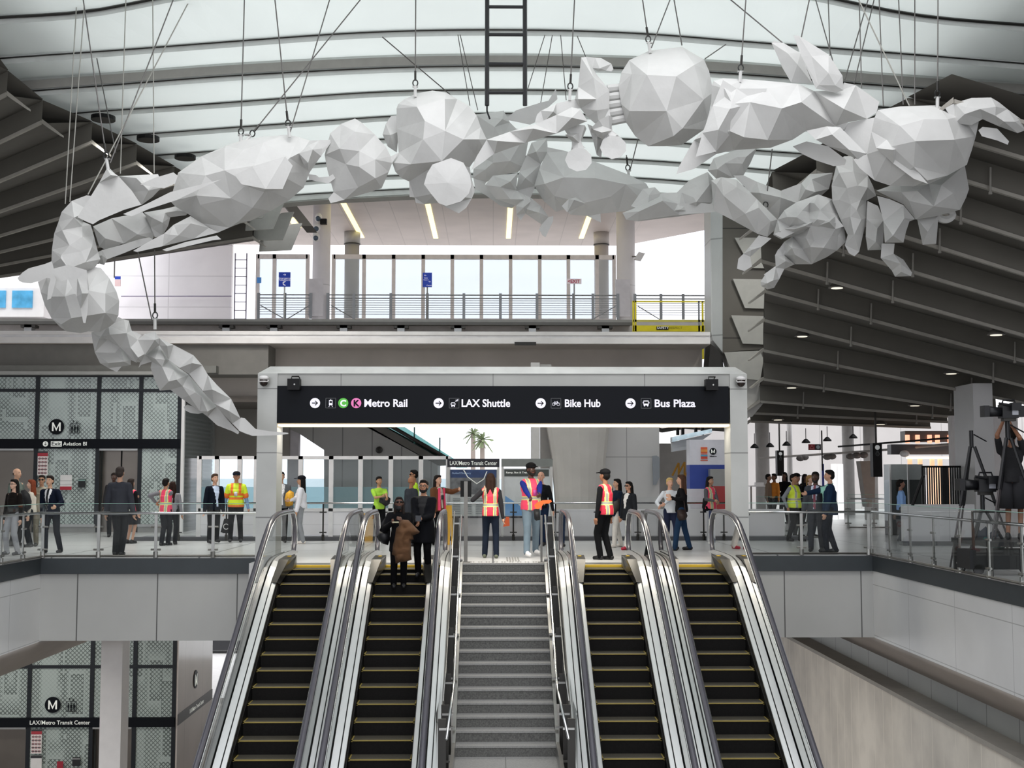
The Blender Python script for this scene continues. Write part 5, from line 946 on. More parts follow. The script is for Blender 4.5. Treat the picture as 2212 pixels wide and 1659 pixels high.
# ------------------------------------------------------------------ the white hanging sculpture
SCW = mat('#c6c6c4', .65, 0, .05, 2.2, bump=.35); 
def tess(outline, Y, T, seed, name, parent, step=34, off=(0, 0, 3.0), rough=.3, ridge=(), m=None, slope=(0, 0), back=.8):
    """closed faceted body: traced rim at distance Y, bulging T metres to the front and back"""
    T *= .68 if T > .3 else 1.
    rnd = random.Random(seed); ox, oy, sc = off; pts = [(ox + x / sc, oy + y / sc) for x, y in outline]
    rim = []
    for i, (x, y) in enumerate(pts):
        x1, y1 = pts[(i + 1) % len(pts)]; n = max(1, int(math.hypot(x1 - x, y1 - y) / (step * 1.3)))
        for k in range(n):
            f = k / n; j = 0 if k == 0 else 1.2
            rim.append(Vector((x + (x1 - x) * f + rnd.uniform(-j, j), y + (y1 - y) * f + rnd.uniform(-j, j))))
    xs = [p.x for p in rim]; ys = [p.y for p in rim]; mx, my = sum(xs) / len(xs), sum(ys) / len(ys)
    def inside(p):
        c = False; n = len(rim)
        for i in range(n):
            a, b = rim[i], rim[i - 1]
            if (a.y > p.y) != (b.y > p.y) and p.x < (b.x - a.x) * (p.y - a.y) / (b.y - a.y) + a.x: c = not c
        return c
    def dist(p):
        d = 1e9
        for i in range(len(rim)):
            a, b = rim[i - 1], rim[i]; ab = b - a; L = ab.length_squared
            t = 0 if L == 0 else max(0, min(1, (p - a).dot(ab) / L)); d = min(d, (p - a - ab * t).length)
        return d
    inn = []
    y = min(ys) + step * .5; r = 0
    while y < max(ys):
        x = min(xs) + (step * .5 if r % 2 else 0)
        while x < max(xs):
            p = Vector((x + rnd.uniform(-.32, .32) * step, y + rnd.uniform(-.32, .32) * step))
            if inside(p) and dist(p) > step * .3: inn.append(p)
            x += step
        y += step * .87; r += 1
    rg = [(Vector((ox + a / sc, oy + b / sc)), h) for a, b, h in ridge]
    rg = [(p, h) for p, h in rg if inside(p) and dist(p) > 3]
    inn = [p for p in inn if all((p - q).length > step * .6 for q, _ in rg)]
    allp = rim + inn + [p for p, _ in rg]; n0 = len(rim)
    ds = [0] * n0 + [dist(p) for p in inn] + [dist(p) for p, _ in rg]; R = max(ds + [step * .5])
    edges = [(i, (i + 1) % n0) for i in range(n0)]
    res = delaunay_2d_cdt(allp, edges, [], 1, 1e-4, True)
    V, F_, orig = res[0], res[2], res[3]
    rg_h = {n0 + len(inn) + i: h for i, (_, h) in enumerate(rg)}
    vs = []; fr = []; bk = []
    for i, p in enumerate(V):
        src = orig[i][0] if orig[i] else -1; Yb = Y + slope[0] * (p.x - mx) / 100 + slope[1] * (p.y - my) / 100
        if 0 <= src < n0: vs.append(P(p.x, p.y, Yb)); fr.append(len(vs) - 1); bk.append(len(vs) - 1); continue
        d = dist(p) if src < 0 else ds[src]; k = 1 - (1 - min(1, d / (.8 * R))) ** 2.3; j = rnd.uniform(-rough, rough)
        if src in rg_h: k = rg_h[src]; j = 0
        vs.append(P(p.x, p.y, Yb - T * (k if k < 0 else max(.08, k + j * (.4 + .6 * k))))); fr.append(len(vs) - 1); vs.append(P(p.x, p.y, Yb + T * back * max(.08, k + rnd.uniform(-rough, rough)))); bk.append(len(vs) - 1)
    fs = []
    for f in F_:
        if not inside(sum((V[i] for i in f), Vector((0, 0))) / len(f)): continue
        fs.append([fr[i] for i in f][::-1]); 
        if not all(fr[i] == bk[i] for i in f): fs.append([bk[i] for i in f])
    mb = MB(); mb.add(vs, fs); o = mb.build(name, m or SCW, parent); recalc(o); return o
SC = thing('hanging_sculpture', 'huge crumpled white sculpture of joined animal forms hanging in a loop over the escalators', 'sculpture', tuple(P(1100, 400, 23.5)))
K = 2.989; A1 = (0, 0, K); A2 = (700, 0, K); A3 = (1400, 0, 2.719); A4 = (0, 500, K); A0 = (0, 0, 1.)
def part(name, off, Y, T, outline, **kw): part.n += 1; return tess(outline, Y, T, part.n * 7 + 3, name, SC, off=off, **kw)
part.n = 0
# --- back strand (farther away)
part('fish_body', A2, 26.2, .5, [(980, 740), (1160, 715), (1200, 790), (1240, 830), (1330, 850), (1310, 960), (1290, 1080), (1250, 1112), (1130, 1130), (1050, 1175), (1035, 1195), (960, 1150), (965, 1090), (1050, 1030), (1000, 900)], ridge=[(1100, 820, 1.), (1150, 900, .8), (1200, 1040, .9)])
part('animal_thigh', A2, 26.0, .35, [(965, 1150), (1040, 1190), (1100, 1260), (1235, 1325), (1215, 1345), (1140, 1330), (1050, 1265), (975, 1220)])
part('animal_leg', A2, 25.6, .3, [(1040, 1195), (1090, 1135), (1250, 1118), (1240, 1230), (1340, 1280), (1400, 1330), (1450, 1400), (1480, 1395), (1478, 1430), (1430, 1532), (1410, 1520), (1388, 1480), (1405, 1450), (1310, 1385), (1245, 1330), (1110, 1285)], step=26)
part('hoof', A2, 25.4, .25, [(1240, 1330), (1300, 1262), (1325, 1270), (1335, 1300), (1300, 1380), (1268, 1425), (1242, 1385)], step=20)
part('animal_neck', A2, 25.8, .4, [(1310, 1000), (1340, 920), (1440, 895), (1445, 980), (1400, 1060), (1365, 1200), (1330, 1285), (1240, 1232), (1260, 1110)], ridge=[(1370, 980, 1.), (1300, 1150, 1.)])
part('cow_body', A2, 25.6, .8, [(1440, 985), (1440, 950), (1560, 975), (1750, 1045), (1960, 1125), (2080, 1185), (2115, 1250), (2110, 1348), (1900, 1368), (1785, 1380), (1787, 1437), (1700, 1395), (1590, 1385), (1555, 1350), (1500, 1368), (1420, 1300), (1358, 1200), (1390, 1090)], ridge=[(1550, 1145, 1.), (1475, 1355, .35), (1750, 1150, .9), (1950, 1190, .6), (1680, 1310, .55), (1850, 1270, .5)], step=50)
part('cow_udder', A2, 25.0, .25, [(1535, 1330), (1580, 1285), (1625, 1275), (1690, 1315), (1570, 1372)], step=20, ridge=[(1615, 1290, 1.)])
part('neck_frill', A3, 24.6, .35, [(-60, 1250), (-100, 1210), (-30, 1110), (40, 1100), (75, 1135), (170, 1130), (240, 1060), (350, 1010), (390, 1060), (375, 1190), (395, 1245), (180, 1272), (-60, 1300)], step=22, rough=.6)
part('animal_rump', A3, 24.4, .45, [(-130, 1290), (-150, 1250), (-60, 1215), (80, 1150), (170, 1195), (300, 1190), (380, 1200), (395, 1245), (180, 1262), (-20, 1290), (-60, 1300)], step=30)
part('tail_fin', A3, 24.2, .2, [(350, 1000), (385, 930), (520, 880), (640, 868), (600, 960), (560, 1030), (500, 1045), (400, 1050)], step=28)
part('cow_flank', A3, 24.0, .6, [(500, 1030), (560, 1030), (640, 1068), (780, 1120), (900, 1075), (950, 1022), (1085, 1015), (1062, 1110), (1010, 1155), (880, 1195), (765, 1295), (700, 1240), (600, 1130)], step=34, ridge=[(780, 1160, .9)])
part('hind_leg', A3, 23.5, .35, [(370, 1060), (430, 1040), (520, 1055), (640, 1170), (760, 1290), (745, 1350), (700, 1392), (640, 1372), (500, 1295), (385, 1235)], ridge=[(400, 1085, 1.), (520, 1100, 1.), (650, 1220, 1.), (720, 1300, .9)], step=34)
part('horse_belly', A3, 23.2, .7, [(760, 1290), (800, 1235), (870, 1188), (1000, 1142), (1080, 1170), (1125, 1260), (1150, 1330), (1162, 1420), (1110, 1470), (1050, 1510), (960, 1552), (865, 1552), (800, 1500), (765, 1468), (800, 1420), (850, 1388), (780, 1405), (735, 1380)], step=24, rough=.6)
part('drapery_fold', A3, 22.8, .3, [(740, 1375), (800, 1345), (900, 1310), (1100, 1270), (1150, 1330), (1100, 1345), (960, 1340), (860, 1365), (790, 1400)], step=20, rough=.6)
part('animal_head', A3, 23.0, .4, [(1078, 1090), (1105, 970), (1150, 918), (1200, 918), (1290, 1030), (1322, 1095), (1340, 1150), (1282, 1178), (1285, 1280), (1262, 1380), (1240, 1478), (1212, 1505), (1180, 1488), (1155, 1440), (1172, 1380), (1130, 1290), (1082, 1180)], step=28, ridge=[(1230, 1090, 1.), (1190, 1200, .9), (1210, 1380, .7)])
part('hoofed_leg', A3, 23.1, .25, [(765, 1462), (800, 1500), (862, 1552), (800, 1580), (770, 1640), (740, 1690), (700, 1700), (665, 1680), (660, 1655), (690, 1610), (750, 1570), (745, 1500)], step=20)
part('hoofed_leg', A3, 23.2, .16, [(650, 1382), (725, 1400), (665, 1450), (600, 1508), (610, 1565), (565, 1592), (522, 1578), (530, 1520), (560, 1490), (595, 1450)], step=20)
part('stick_ornament', A3, 23.1, .04, [(680, 1612), (755, 1558), (830, 1412), (838, 1416), (765, 1566), (684, 1618)], step=20)
# --- right end: bird-bodied animal and lower legs
part('bag_underside', A3, 22.4, .6, [(1340, 1120), (1480, 1070), (1650, 1080), (1860, 970), (1885, 1110), (1868, 1160), (1832, 1232), (1700, 1268), (1572, 1290), (1500, 1200)], step=40, ridge=[(1790, 1135, 1.)])
part('animal_leg', A3, 22.2, .3, [(1345, 1150), (1420, 1170), (1500, 1205), (1568, 1288), (1535, 1300), (1515, 1360), (1500, 1425), (1390, 1426), (1382, 1300)], step=34)
part('animal_leg', A3, 22.6, .25, [(1580, 1285), (1705, 1262), (1700, 1340), (1692, 1432), (1612, 1437)], step=32)
part('folded_wing', A3, 22.9, .25, [(1288, 1180), (1350, 1210), (1385, 1290), (1380, 1468), (1290, 1470), (1278, 1390)], step=28)
part('animal_foot', A3, 22.7, .25, [(1372, 1430), (1448, 1430), (1442, 1490), (1500, 1525), (1550, 1600), (1545, 1622), (1450, 1625), (1432, 1590), (1366, 1515)], step=26)
rg_ = [P(1400 + (1745 + 42 * math.cos(a)) / 2.719, (1262 + 30 * math.sin(a)) / 2.719, 22.8) for a in [2 * PI * k / 14 for k in range(14)]]
MB().tube(rg_, .07, 6, True).build('ring_tail', SCW, SC)
part('bird_body', A3, 21.4, 1.0, [(1350, 645), (1480, 625), (1700, 618), (1745, 640), (1850, 680), (1945, 700), (1925, 800), (1900, 885), (1872, 968), (1760, 1030), (1645, 1082), (1560, 1095), (1420, 1090), (1330, 1060), (1240, 985), (1205, 935), (1285, 905), (1150, 770), (1172, 722), (1330, 690)], step=62, ridge=[(1480, 740, .95), (1620, 700, .9), (1760, 700, .8), (1640, 1060, .5), (1430, 860, .8), (1560, 980, .7), (1800, 820, .9)], rough=.12)
part('bird_wing', A3, 21.0, .35, [(1310, 770), (1400, 820), (1480, 870), (1560, 980), (1645, 1080), (1560, 1050), (1440, 960), (1340, 870)], step=36, ridge=[(1440, 880, 1.)])
part('bird_head', A3, 21.2, .4, [(1745, 635), (1800, 605), (1900, 575), (2015, 573), (2060, 600), (2110, 640), (2190, 700), (2215, 765), (2170, 782), (2060, 742), (1965, 700), (1900, 735), (1800, 725)], step=26, ridge=[(1950, 640, 1.), (2040, 680, .8)])
part('bird_lower_beak', A3, 21.2, .2, [(1940, 765), (1965, 745), (2050, 755), (2120, 830), (2112, 850), (2050, 825), (1960, 800)], step=26)
# --- front strand, dog with upright ears
part('dog_body', A3, 21.4, .85, [(375, 500), (385, 475), (440, 460), (560, 464), (700, 475), (880, 492), (975, 535), (1130, 530), (1152, 485), (1220, 500), (1358, 598), (1342, 660), (1285, 698), (1172, 718), (1155, 765), (1100, 742), (930, 768), (850, 820), (720, 868), (500, 882), (400, 905), (270, 992), (165, 1023), (180, 980), (270, 822), (330, 762), (370, 620)], step=52, rough=.14, ridge=[(600, 600, .95), (900, 600, .95), (480, 770, .85), (330, 800, .5), (700, 520, .6), (920, 765, .5), (1150, 640, .9)])
part('dog_haunch', A3, 21.0, .25, [(440, 470), (520, 520), (700, 520), (640, 600), (560, 700), (480, 790), (400, 890), (280, 920), (320, 780), (380, 620)], step=44, ridge=[(480, 640, 1.)], rough=.15)
part('dog_ear', A3, 21.7, .1, [(725, 252), (740, 240), (795, 252), (895, 312), (965, 490), (840, 485), (790, 400)], step=40)
part('dog_ear', A3, 21.2, .16, [(853, 208), (885, 210), (1060, 320), (1142, 445), (1148, 530), (1100, 545), (985, 520), (900, 330)], step=34, ridge=[(1000, 500, .2), (960, 330, .3), (1060, 430, 1.)])
part('dog_paw', A3, 20.9, .25, [(930, 768), (1050, 742), (1130, 748), (1282, 902), (1232, 936), (1160, 905), (1060, 860), (985, 820)], step=34, ridge=[(1080, 790, 1.), (1180, 880, .8)])
part('dog_paw', A3, 21.7, .25, [(850, 860), (930, 830), (1060, 860), (1165, 940), (1155, 970), (1090, 976), (980, 940), (900, 902)], step=34)
# pumpkin shaped shell
part('faceted_shell', A0, 22.3, 1.1, [(1336, 187), (1342, 157), (1359, 130), (1402, 110), (1422, 107), (1473, 101), (1521, 129), (1532, 154), (1541, 199), (1529, 257), (1521, 280), (1473, 313), (1437, 316), (1400, 316), (1372, 294), (1352, 264), (1342, 225)], step=52, rough=.1, ridge=[(1430, 150, .75), (1345 + 20, 160, .3), (1500, 140, .5), (1360, 240, .55), (1440, 240, .9), (1520, 215, .5)])
for i in range(5):
    a = P(1312, 192 + 18 * i, 22.4); b = P(1352, 186 + 17 * i + 2, 22.4); MB().tube([a, b], .078, 8).build('finger_roll', SCW, SC)
part('saddle_block', A2, 22.2, .45, [(1360, 795), (1375, 740), (1400, 715), (1500, 668), (1620, 640), (1640, 560), (1660, 370), (1690, 368), (1760, 480), (1842, 582), (1842, 700), (1862, 845), (1780, 822), (1700, 755), (1655, 700), (1580, 705), (1500, 740), (1420, 790)], step=36, ridge=[(1640, 640, 1.), (1740, 500, .9), (1760, 640, .9), (1480, 720, .7)])
part('curled_crest', A2, 22.3, .18, [(1660, 372), (1690, 366), (1750, 372), (1790, 375), (1855, 412), (1868, 445), (1855, 462), (1820, 455), (1770, 462), (1735, 440)], step=18, rough=.5)
part('tail_beam', A2, 21.9, .3, [(1050, 902), (1200, 850), (1360, 803), (1500, 742), (1600, 692), (1655, 705), (1700, 782), (1500, 862), (1300, 922), (1100, 992), (1020, 1050), (950, 1100), (985, 1010)], step=42, ridge=[(1120, 910, 1.), (1350, 830, 1.), (1600, 760, .9), (1490, 860, .2)], rough=.1)
for c_, s_ in (((1644, 1030), ((1555, 870), (1650, 850), (1650, 925), (1690, 955), (1600, 955), (1600, 910))), ((1868, 950), ((1735, 835), (1800, 800), (1860, 842), (1900, 872), (1800, 900), (1765, 880)))):
    part('cup_stem', A2, 22.1, .2, list(s_), step=24)
    ol = [(c_[0] + 88 * math.cos(a) * (1 if c_[0] < 1700 else .98), c_[1] + 78 * math.sin(a)) for a in [2 * PI * k / 9 + .3 for k in range(9)]]
    part('bowl_cup', A2, 22., .22, ol, step=200, ridge=[(c_[0], c_[1] + 8, -.8)], back=.9)
for a_, b_, r0 in (((1625, 830), (1640, 985), .2), ((1790, 800), (1862, 905), .24)):
    qa = P(700 + a_[0] / K, a_[1] / K, 22.2); qb = P(700 + b_[0] / K, b_[1] / K, 22.15); MB().tube([qa, qa.lerp(qb, .55), qb], [r0, .08, .14], 7).build('cup_neck', SCW, SC)
part('cup_body', A2, 22.4, .25, [(1700, 800), (1765, 830), (1800, 900), (1790, 1020), (1760, 1000), (1735, 900)], step=26)
part('fish_head', A2, 24.5, .4, [(1168, 772), (1240, 712), (1400, 662), (1450, 650), (1480, 598), (1497, 572), (1507, 640), (1450, 690), (1400, 725), (1360, 792), (1330, 805), (1250, 788)], step=30)
# elephant sphere
part('elephant_ball', A2, 22.6, 1.3, [(468, 700), (478, 672), (520, 640), (600, 602), (700, 584), (790, 598), (860, 640), (930, 680), (985, 745), (1012, 820), (1050, 900), (1028, 955), (985, 1015), (940, 1080), (955, 1160), (975, 1232), (955, 1280), (918, 1342), (870, 1377), (780, 1335), (740, 1310), (650, 1318), (592, 1310), (585, 1275), (552, 1272), (550, 1172), (500, 1150), (460, 1108), (440, 1050), (482, 985), (470, 830)], step=70, rough=.08, ridge=[(650, 780, 1.), (760, 1040, .98), (640, 900, 1.), (880, 660, .5), (600, 690, .75), (780, 640, .7), (900, 900, .85), (560, 1060, .75), (1000, 900, .4)])
part('trunk_disc', A2, 21.2, .22, [(645, 1190), (665, 1120), (700, 1062), (820, 1020), (900, 1050), (942, 1130), (952, 1192), (935, 1250), (885, 1300), (790, 1330), (740, 1312), (690, 1250)], step=90, ridge=[(800, 1180, .3)], rough=.1)
part('joint_piece', A2, 22.9, .3, [(378, 868), (398, 800), (432, 750), (470, 745), (482, 850), (470, 985), (410, 945)], step=36)
part('loaf_head', A2, 22.5, .7, [(4, 1000), (18, 940), (40, 862), (110, 800), (200, 765), (240, 790), (330, 870), (400, 950), (430, 1010), (482, 985), (440, 1052), (418, 1110), (372, 1215), (260, 1250), (130, 1290), (42, 1312), (28, 1282), (62, 1240), (22, 1100)], step=44, rough=.15, ridge=[(200, 850, .9), (100, 960, .8), (330, 1030, .8), (220, 1210, .5), (140, 1060, .6)])
# --- whale shaped spindle on the left
part('spindle_body', A1, 22.4, .95, [(1100, 1300), (1130, 1180), (1150, 1115), (1300, 1010), (1460, 940), (1560, 905), (1700, 882), (1850, 870), (1930, 885), (2000, 908), (2070, 905), (2130, 902), (2137, 922), (2060, 1025), (2000, 1112), (1960, 1212), (1870, 1290), (1750, 1362), (1620, 1425), (1550, 1442), (1480, 1470), (1410, 1500), (1300, 1440), (1220, 1385), (1130, 1332)], step=54, rough=.12, ridge=[(1450, 1100, 1.), (1540, 1430, .3), (1700, 920, .5), (1640, 1070, 1.), (1870, 1020, .75), (1720, 1220, .85), (1950, 980, .6), (1450, 960, .4), (1490, 1280, .8)])
part('shell_plate', A1, 21.4, .15, [(1515, 1130), (1630, 1075), (1840, 1010), (1890, 1070), (1825, 1220), (1700, 1240), (1560, 1190)], step=60, rough=.1, ridge=[(1640, 1080, .8), (1715, 1220, .8)])
part('tail_spikes', A1, 22., .15, [(1930, 990), (1990, 940), (2060, 905), (2135, 902), (2110, 940), (2080, 960), (2075, 1010), (2010, 1060), (1990, 1100), (1960, 1060)], step=20, rough=.6)
part('connector', A1, 22.4, .1, [(1990, 1125), (2040, 1130), (2060, 1145), (2120, 1140), (2150, 1125), (2165, 1150), (2120, 1185), (2040, 1170), (1995, 1160)], step=18)
part('fin_wing', A1, 21.6, .12, [(795, 1382), (870, 1350), (960, 1310), (1100, 1240), (1430, 1158), (1340, 1195), (1140, 1292), (960, 1350), (850, 1397)], step=40)
part('leaf_ear', A1, 21.9, .1, [(905, 1190), (1000, 1148), (1120, 1113), (1148, 1135), (1130, 1185), (1060, 1216), (980, 1205)], step=34)
part('lower_fin', A1, 22.2, .14, [(860, 1620), (960, 1560), (1060, 1508), (1120, 1452), (1230, 1395), (1350, 1470), (1412, 1500), (1250, 1542), (1050, 1590), (885, 1627)], step=30, rough=.5)
part('lower_fin', A1, 22.1, .12, [(1048, 1612), (1200, 1562), (1400, 1520), (1428, 1545), (1370, 1552), (1200, 1592), (1075, 1622)], step=34)
part('bone_leg', A1, 22.8, .2, [(930, 1372), (1060, 1350), (1150, 1328), (1222, 1368), (1200, 1390), (1100, 1402), (1085, 1460), (1050, 1522), (1000, 1532), (975, 1470)], step=22, rough=.5)
part('tube_body', A1, 22.9, .45, [(600, 1462), (720, 1410), (920, 1370), (975, 1430), (1002, 1500), (985, 1545), (800, 1572), (680, 1612), (640, 1592)], step=40, rough=.12)
part('foot_plate', A4, 22.7, .18, [(513, 190), (545, 172), (660, 120), (780, 88), (900, 50), (965, 38), (1002, 62), (900, 98), (800, 140), (692, 180), (672, 217), (620, 200), (560, 195)], step=30)
part('ray_face', A1, 21.9, .25, [(690, 1087), (725, 1110), (765, 1137), (850, 1230), (912, 1322), (800, 1355), (640, 1422), (600, 1448), (560, 1432), (500, 1402), (560, 1310), (640, 1180)], step=70, rough=.06, ridge=[(715, 1130, .7)])
part('ray_flank', A1, 22.2, .25, [(762, 1137), (900, 1130), (1020, 1124), (1040, 1170), (1042, 1212), (985, 1272), (912, 1325), (840, 1240)], step=46, ridge=[(880, 1150, 1.), (960, 1230, .8)], rough=.1)
part('nose_post', A1, 22., .08, [(680, 1110), (692, 1088), (712, 1090), (760, 1140), (770, 1168), (745, 1172), (700, 1130), (680, 1165)], step=30)
# --- column trunk and big elephant head at lower left
part('trunk_column', A0, 22.3, .5, [(187, 422), (203, 424), (195, 455), (178, 478), (196, 486), (203, 510), (212, 545), (217, 560), (205, 578), (190, 586), (150, 605), (115, 600), (111, 572), (112, 540), (117, 505), (126, 480), (133, 458), (155, 434)], step=30, rough=.1, ridge=[(160, 470, 1.), (150, 530, 1.), (148, 580, 1.)])
part('elephant_head', A4, 22.3, 1.0, [(245, 325), (300, 300), (345, 180), (450, 200), (560, 250), (600, 228), (650, 235), (705, 300), (752, 388), (770, 450), (765, 540), (740, 590), (700, 620), (642, 650), (570, 645), (520, 657), (430, 645), (392, 620), (332, 560), (290, 480), (262, 390)], step=60, rough=.1, ridge=[(560, 380, .9), (680, 400, .7), (680, 525, .75), (460, 560, .85), (395, 600, .5), (420, 420, 1.), (330, 420, .6)])
part('elephant_brow', A4, 21.3, .2, [(300, 300), (345, 240), (440, 215), (560, 250), (575, 380), (500, 370), (440, 310), (400, 320), (355, 305)], step=44, rough=.15)
part('elephant_trunk', A4, 21.2, .25, [(440, 312), (500, 300), (560, 260), (570, 400), (565, 520), (552, 592), (538, 590), (520, 500), (495, 420)], step=36, ridge=[(530, 400, 1.)])
part('elephant_tusk', A4, 21.2, .15, [(310, 270), (350, 285), (362, 310), (350, 360), (330, 432), (304, 442), (312, 360), (325, 310)], step=30)
part('elephant_ear', A4, 21.8, .14, [(113, 300), (145, 265), (185, 238), (290, 210), (335, 192), (350, 250), (300, 300), (262, 318), (200, 334), (145, 330), (122, 318)], step=36, rough=.2)
# --- rippled tail down to the portal
part('fan_fin', A4, 23.2, .3, [(590, 652), (640, 640), (700, 690), (780, 745), (870, 820), (885, 848), (845, 830), (845, 862), (785, 872), (755, 908), (700, 882), (645, 850), (612, 780), (598, 710)], step=30, ridge=[(640, 690, .8), (740, 780, -.2), (700, 850, .8), (800, 840, .7)], rough=.35)
part('folded_shoulder', A4, 23., .35, [(600, 655), (700, 605), (765, 552), (800, 568), (832, 575), (850, 640), (912, 668), (890, 700), (935, 790), (910, 845), (875, 842), (780, 752), (700, 700), (650, 680)], step=26, rough=.6)
part('tail_spine', A4, 23., .5, [(890, 700), (930, 665), (1000, 645), (1030, 690), (1120, 732), (1250, 800), (1305, 862), (1342, 925), (1400, 990), (1492, 1080), (1522, 1140), (1552, 1205), (1640, 1275), (1600, 1312), (1550, 1290), (1500, 1240), (1440, 1180), (1380, 1110), (1310, 1030), (1220, 920), (1160, 880), (1090, 830), (1030, 735), (935, 800)], step=40, rough=.12, ridge=[(1000, 700, .9), (1080, 740, 1.), (1240, 850, 1.), (1370, 1020, .9), (1480, 1160, .9)])
part('tail_drapery', A4, 23.3, .4, [(935, 790), (1030, 735), (1095, 830), (1160, 885), (1220, 925), (1312, 1035), (1400, 1130), (1440, 1180), (1500, 1250), (1545, 1295), (1537, 1310), (1500, 1290), (1402, 1252), (1340, 1195), (1290, 1160), (1172, 1078), (1100, 1022), (1032, 1028), (1000, 960), (972, 880), (980, 840), (910, 862), (895, 880), (905, 845)], step=24, rough=.7)
part('drapery_tatter', A4, 23.5, .12, [(1185, 1132), (1210, 1118), (1240, 1128), (1330, 1130), (1400, 1180), (1380, 1190), (1330, 1165), (1280, 1178), (1230, 1172), (1195, 1155)], step=18, rough=.6)
part('tail_tip', A4, 22.9, .12, [(1540, 1285), (1555, 1202), (1580, 1205), (1615, 1240), (1650, 1275), (1740, 1290), (1860, 1300), (1862, 1308), (1780, 1316), (1630, 1320), (1590, 1305)], step=30)

# ------------------------------------------------------------------ cables and shackles
CB = mat('#6e6c6a', .5, .4); CBL = mat('#aaa9a2', .5, .3)
def cable(x0, y0, x1, y1, Y, lab, shackle=True, Y2=None, m=None, group='sculpture suspension cables', r=.012):
    if x1 > 1560: dq = 1.9 if x1 > 1850 or Y > 25 else 1.2; Y -= dq; Y2 = Y2 and Y2 - dq
    top = P(x0, y0, Y2 or Y); bot = P(x1, y1, Y); t = thing('suspension_cable', lab, 'cable', tuple(bot), group)
    if y0 <= 5: top = bot + (top - bot) * ((11.4 - bot.z) / max(.5, top.z - bot.z)) if top.z < 11.4 else top
    MB().tube([top, bot + (top - bot).normalized() * (.2 if shackle else 0)], r, 5).build('wire', m or CB, t)
    if shackle:
        d = (top - bot).normalized(); MB().tube([bot + d * .22, bot + d * .38], .022, 6).build('cable_ferrule', DKSTEEL, t)
        MB().tube([bot + d * .16 + Vector((.045 * math.cos(a), 0, .06 * math.sin(a))) for a in [2 * PI * k / 10 for k in range(10)]], .013, 5, True).build('shackle', mat('#3f403f', .3, .9), t)
        MB().box(bot.x - .05, bot.x + .05, bot.y - .02, bot.y + .02, bot.z + .08, bot.z + .105).build('shackle_pin', STEEL, t); MB().tube([bot + d * .1, bot - d * .1], .03, 6).build('lifting_eye', SCW, t)
cable(528, 0, 520, 303, 22.4, 'vertical cable left of the spindle shaped body, ending in a black ferrule')
cable(778, 0, 534, 302, 22.4, 'slanted cable crossing to the left end of the spindle body', Y2=23.5)
cable(594, 0, 624, 285, 22.2, 'left cable of the pair meeting at the spindle body'); cable(712, 0, 627, 285, 22.2, 'right cable of the pair meeting at the spindle body', False, 23)
cable(898, 0, 897, 198, 22.4, 'cable with a shackle above the large round elephant body')
cable(1241, 0, 1231, 205, 22.2, 'cable with a shackle just right of the ladder')
cable(1388, 0, 1403, 103, 22.2, 'left cable of the pair above the pumpkin shaped shell'); cable(1447, 0, 1407, 103, 22.2, 'right cable of the pair above the pumpkin shaped shell', False, 23)
cable(1611, 0, 1599, 166, 22.5, 'cable with a shackle above the dog shaped body'); cable(1579, 0, 1690, 92, 22.9, 'slanted cable running behind the left dog ear', False, 23.5)
cable(2026, 0, 2025, 222, 23.2, 'cable with a shackle above the bird shaped body')
cable(180, 0, 232, 355, 22., 'left cable meeting at the ray shaped head', True); cable(184, 0, 250, 330, 25, 'dark cable behind the left roof, ending above the ray shaped head', False, 26)
cable(374, 0, 238, 352, 22., 'dark cable slanting down to the ray shaped head from the right', False, 23); cable(410, 0, 190, 420, 22.4, 'bright cable slanting down to the curled trunk at the left', False, 23.5, CBL)
for x0, x1, y1, lab in ((166, 141, 440, 'leftmost vertical bright cable above the curled trunk'), (183, 151, 436, 'second vertical bright cable above the curled trunk'), (272, 260, 375, 'thin vertical cable passing the ray shaped head'), (330, 333, 374, 'thin vertical cable right of the ray shaped head')): cable(x0, 0, x1, y1, 23, lab, False, m=CBL, r=.011)
cable(298, 545, 329, 695, 23.2, 'left cable of the pair holding the rippled tail', False, 23.4); cable(334, 540, 335, 700, 23.1, 'right cable of the pair holding the rippled tail', True); cable(248, 552, 247, 600, 22.8, 'short cable above the elephant head at the far left', False)
cable(826, 80, 972, 204, 26.5, 'thin slanted cable behind the elephant body, left of the ladder', False, 24.8)
for x0, y0, x1, y1, lab in ((989, 75, 1015, 228, 'left of two close thin cables left of the ladder'), (994, 75, 1032, 238, 'right of two close thin cables left of the ladder'), (1177, 76, 1140, 192, 'thin cable fanning down just right of the ladder'), (1193, 76, 1168, 222, 'second thin cable right of the ladder'), (1211, 76, 1223, 216, 'third thin cable right of the ladder'), (1247, 78, 1265, 122, 'short thin cable reaching the curled crest')): cable(x0, y0, x1, y1, 26.3, lab, False, 24.9, r=.009)
cable(1353, 335, 1358, 378, 26.4, 'cable with a shackle above the pale cow body', True); cable(1378, 302, 1361, 368, 26.4, 'slanted cable meeting the shackle above the pale cow body', False, 26); cable(1668, 322, 1652, 460, 25.7, 'cable with a shackle over the back leg of the rear animal', True)
cable(1456, 0, 1473, 98, 22.4, 'chain like cable behind the pumpkin shaped shell', False); cable(1748, 0, 1731, 80, 22.8, 'chain like cable behind the right dog ear', False)
cable(1568, 96, 1523, 127, 24, 'short slanted cable at the right shoulder of the pumpkin shell', False, 24.6)
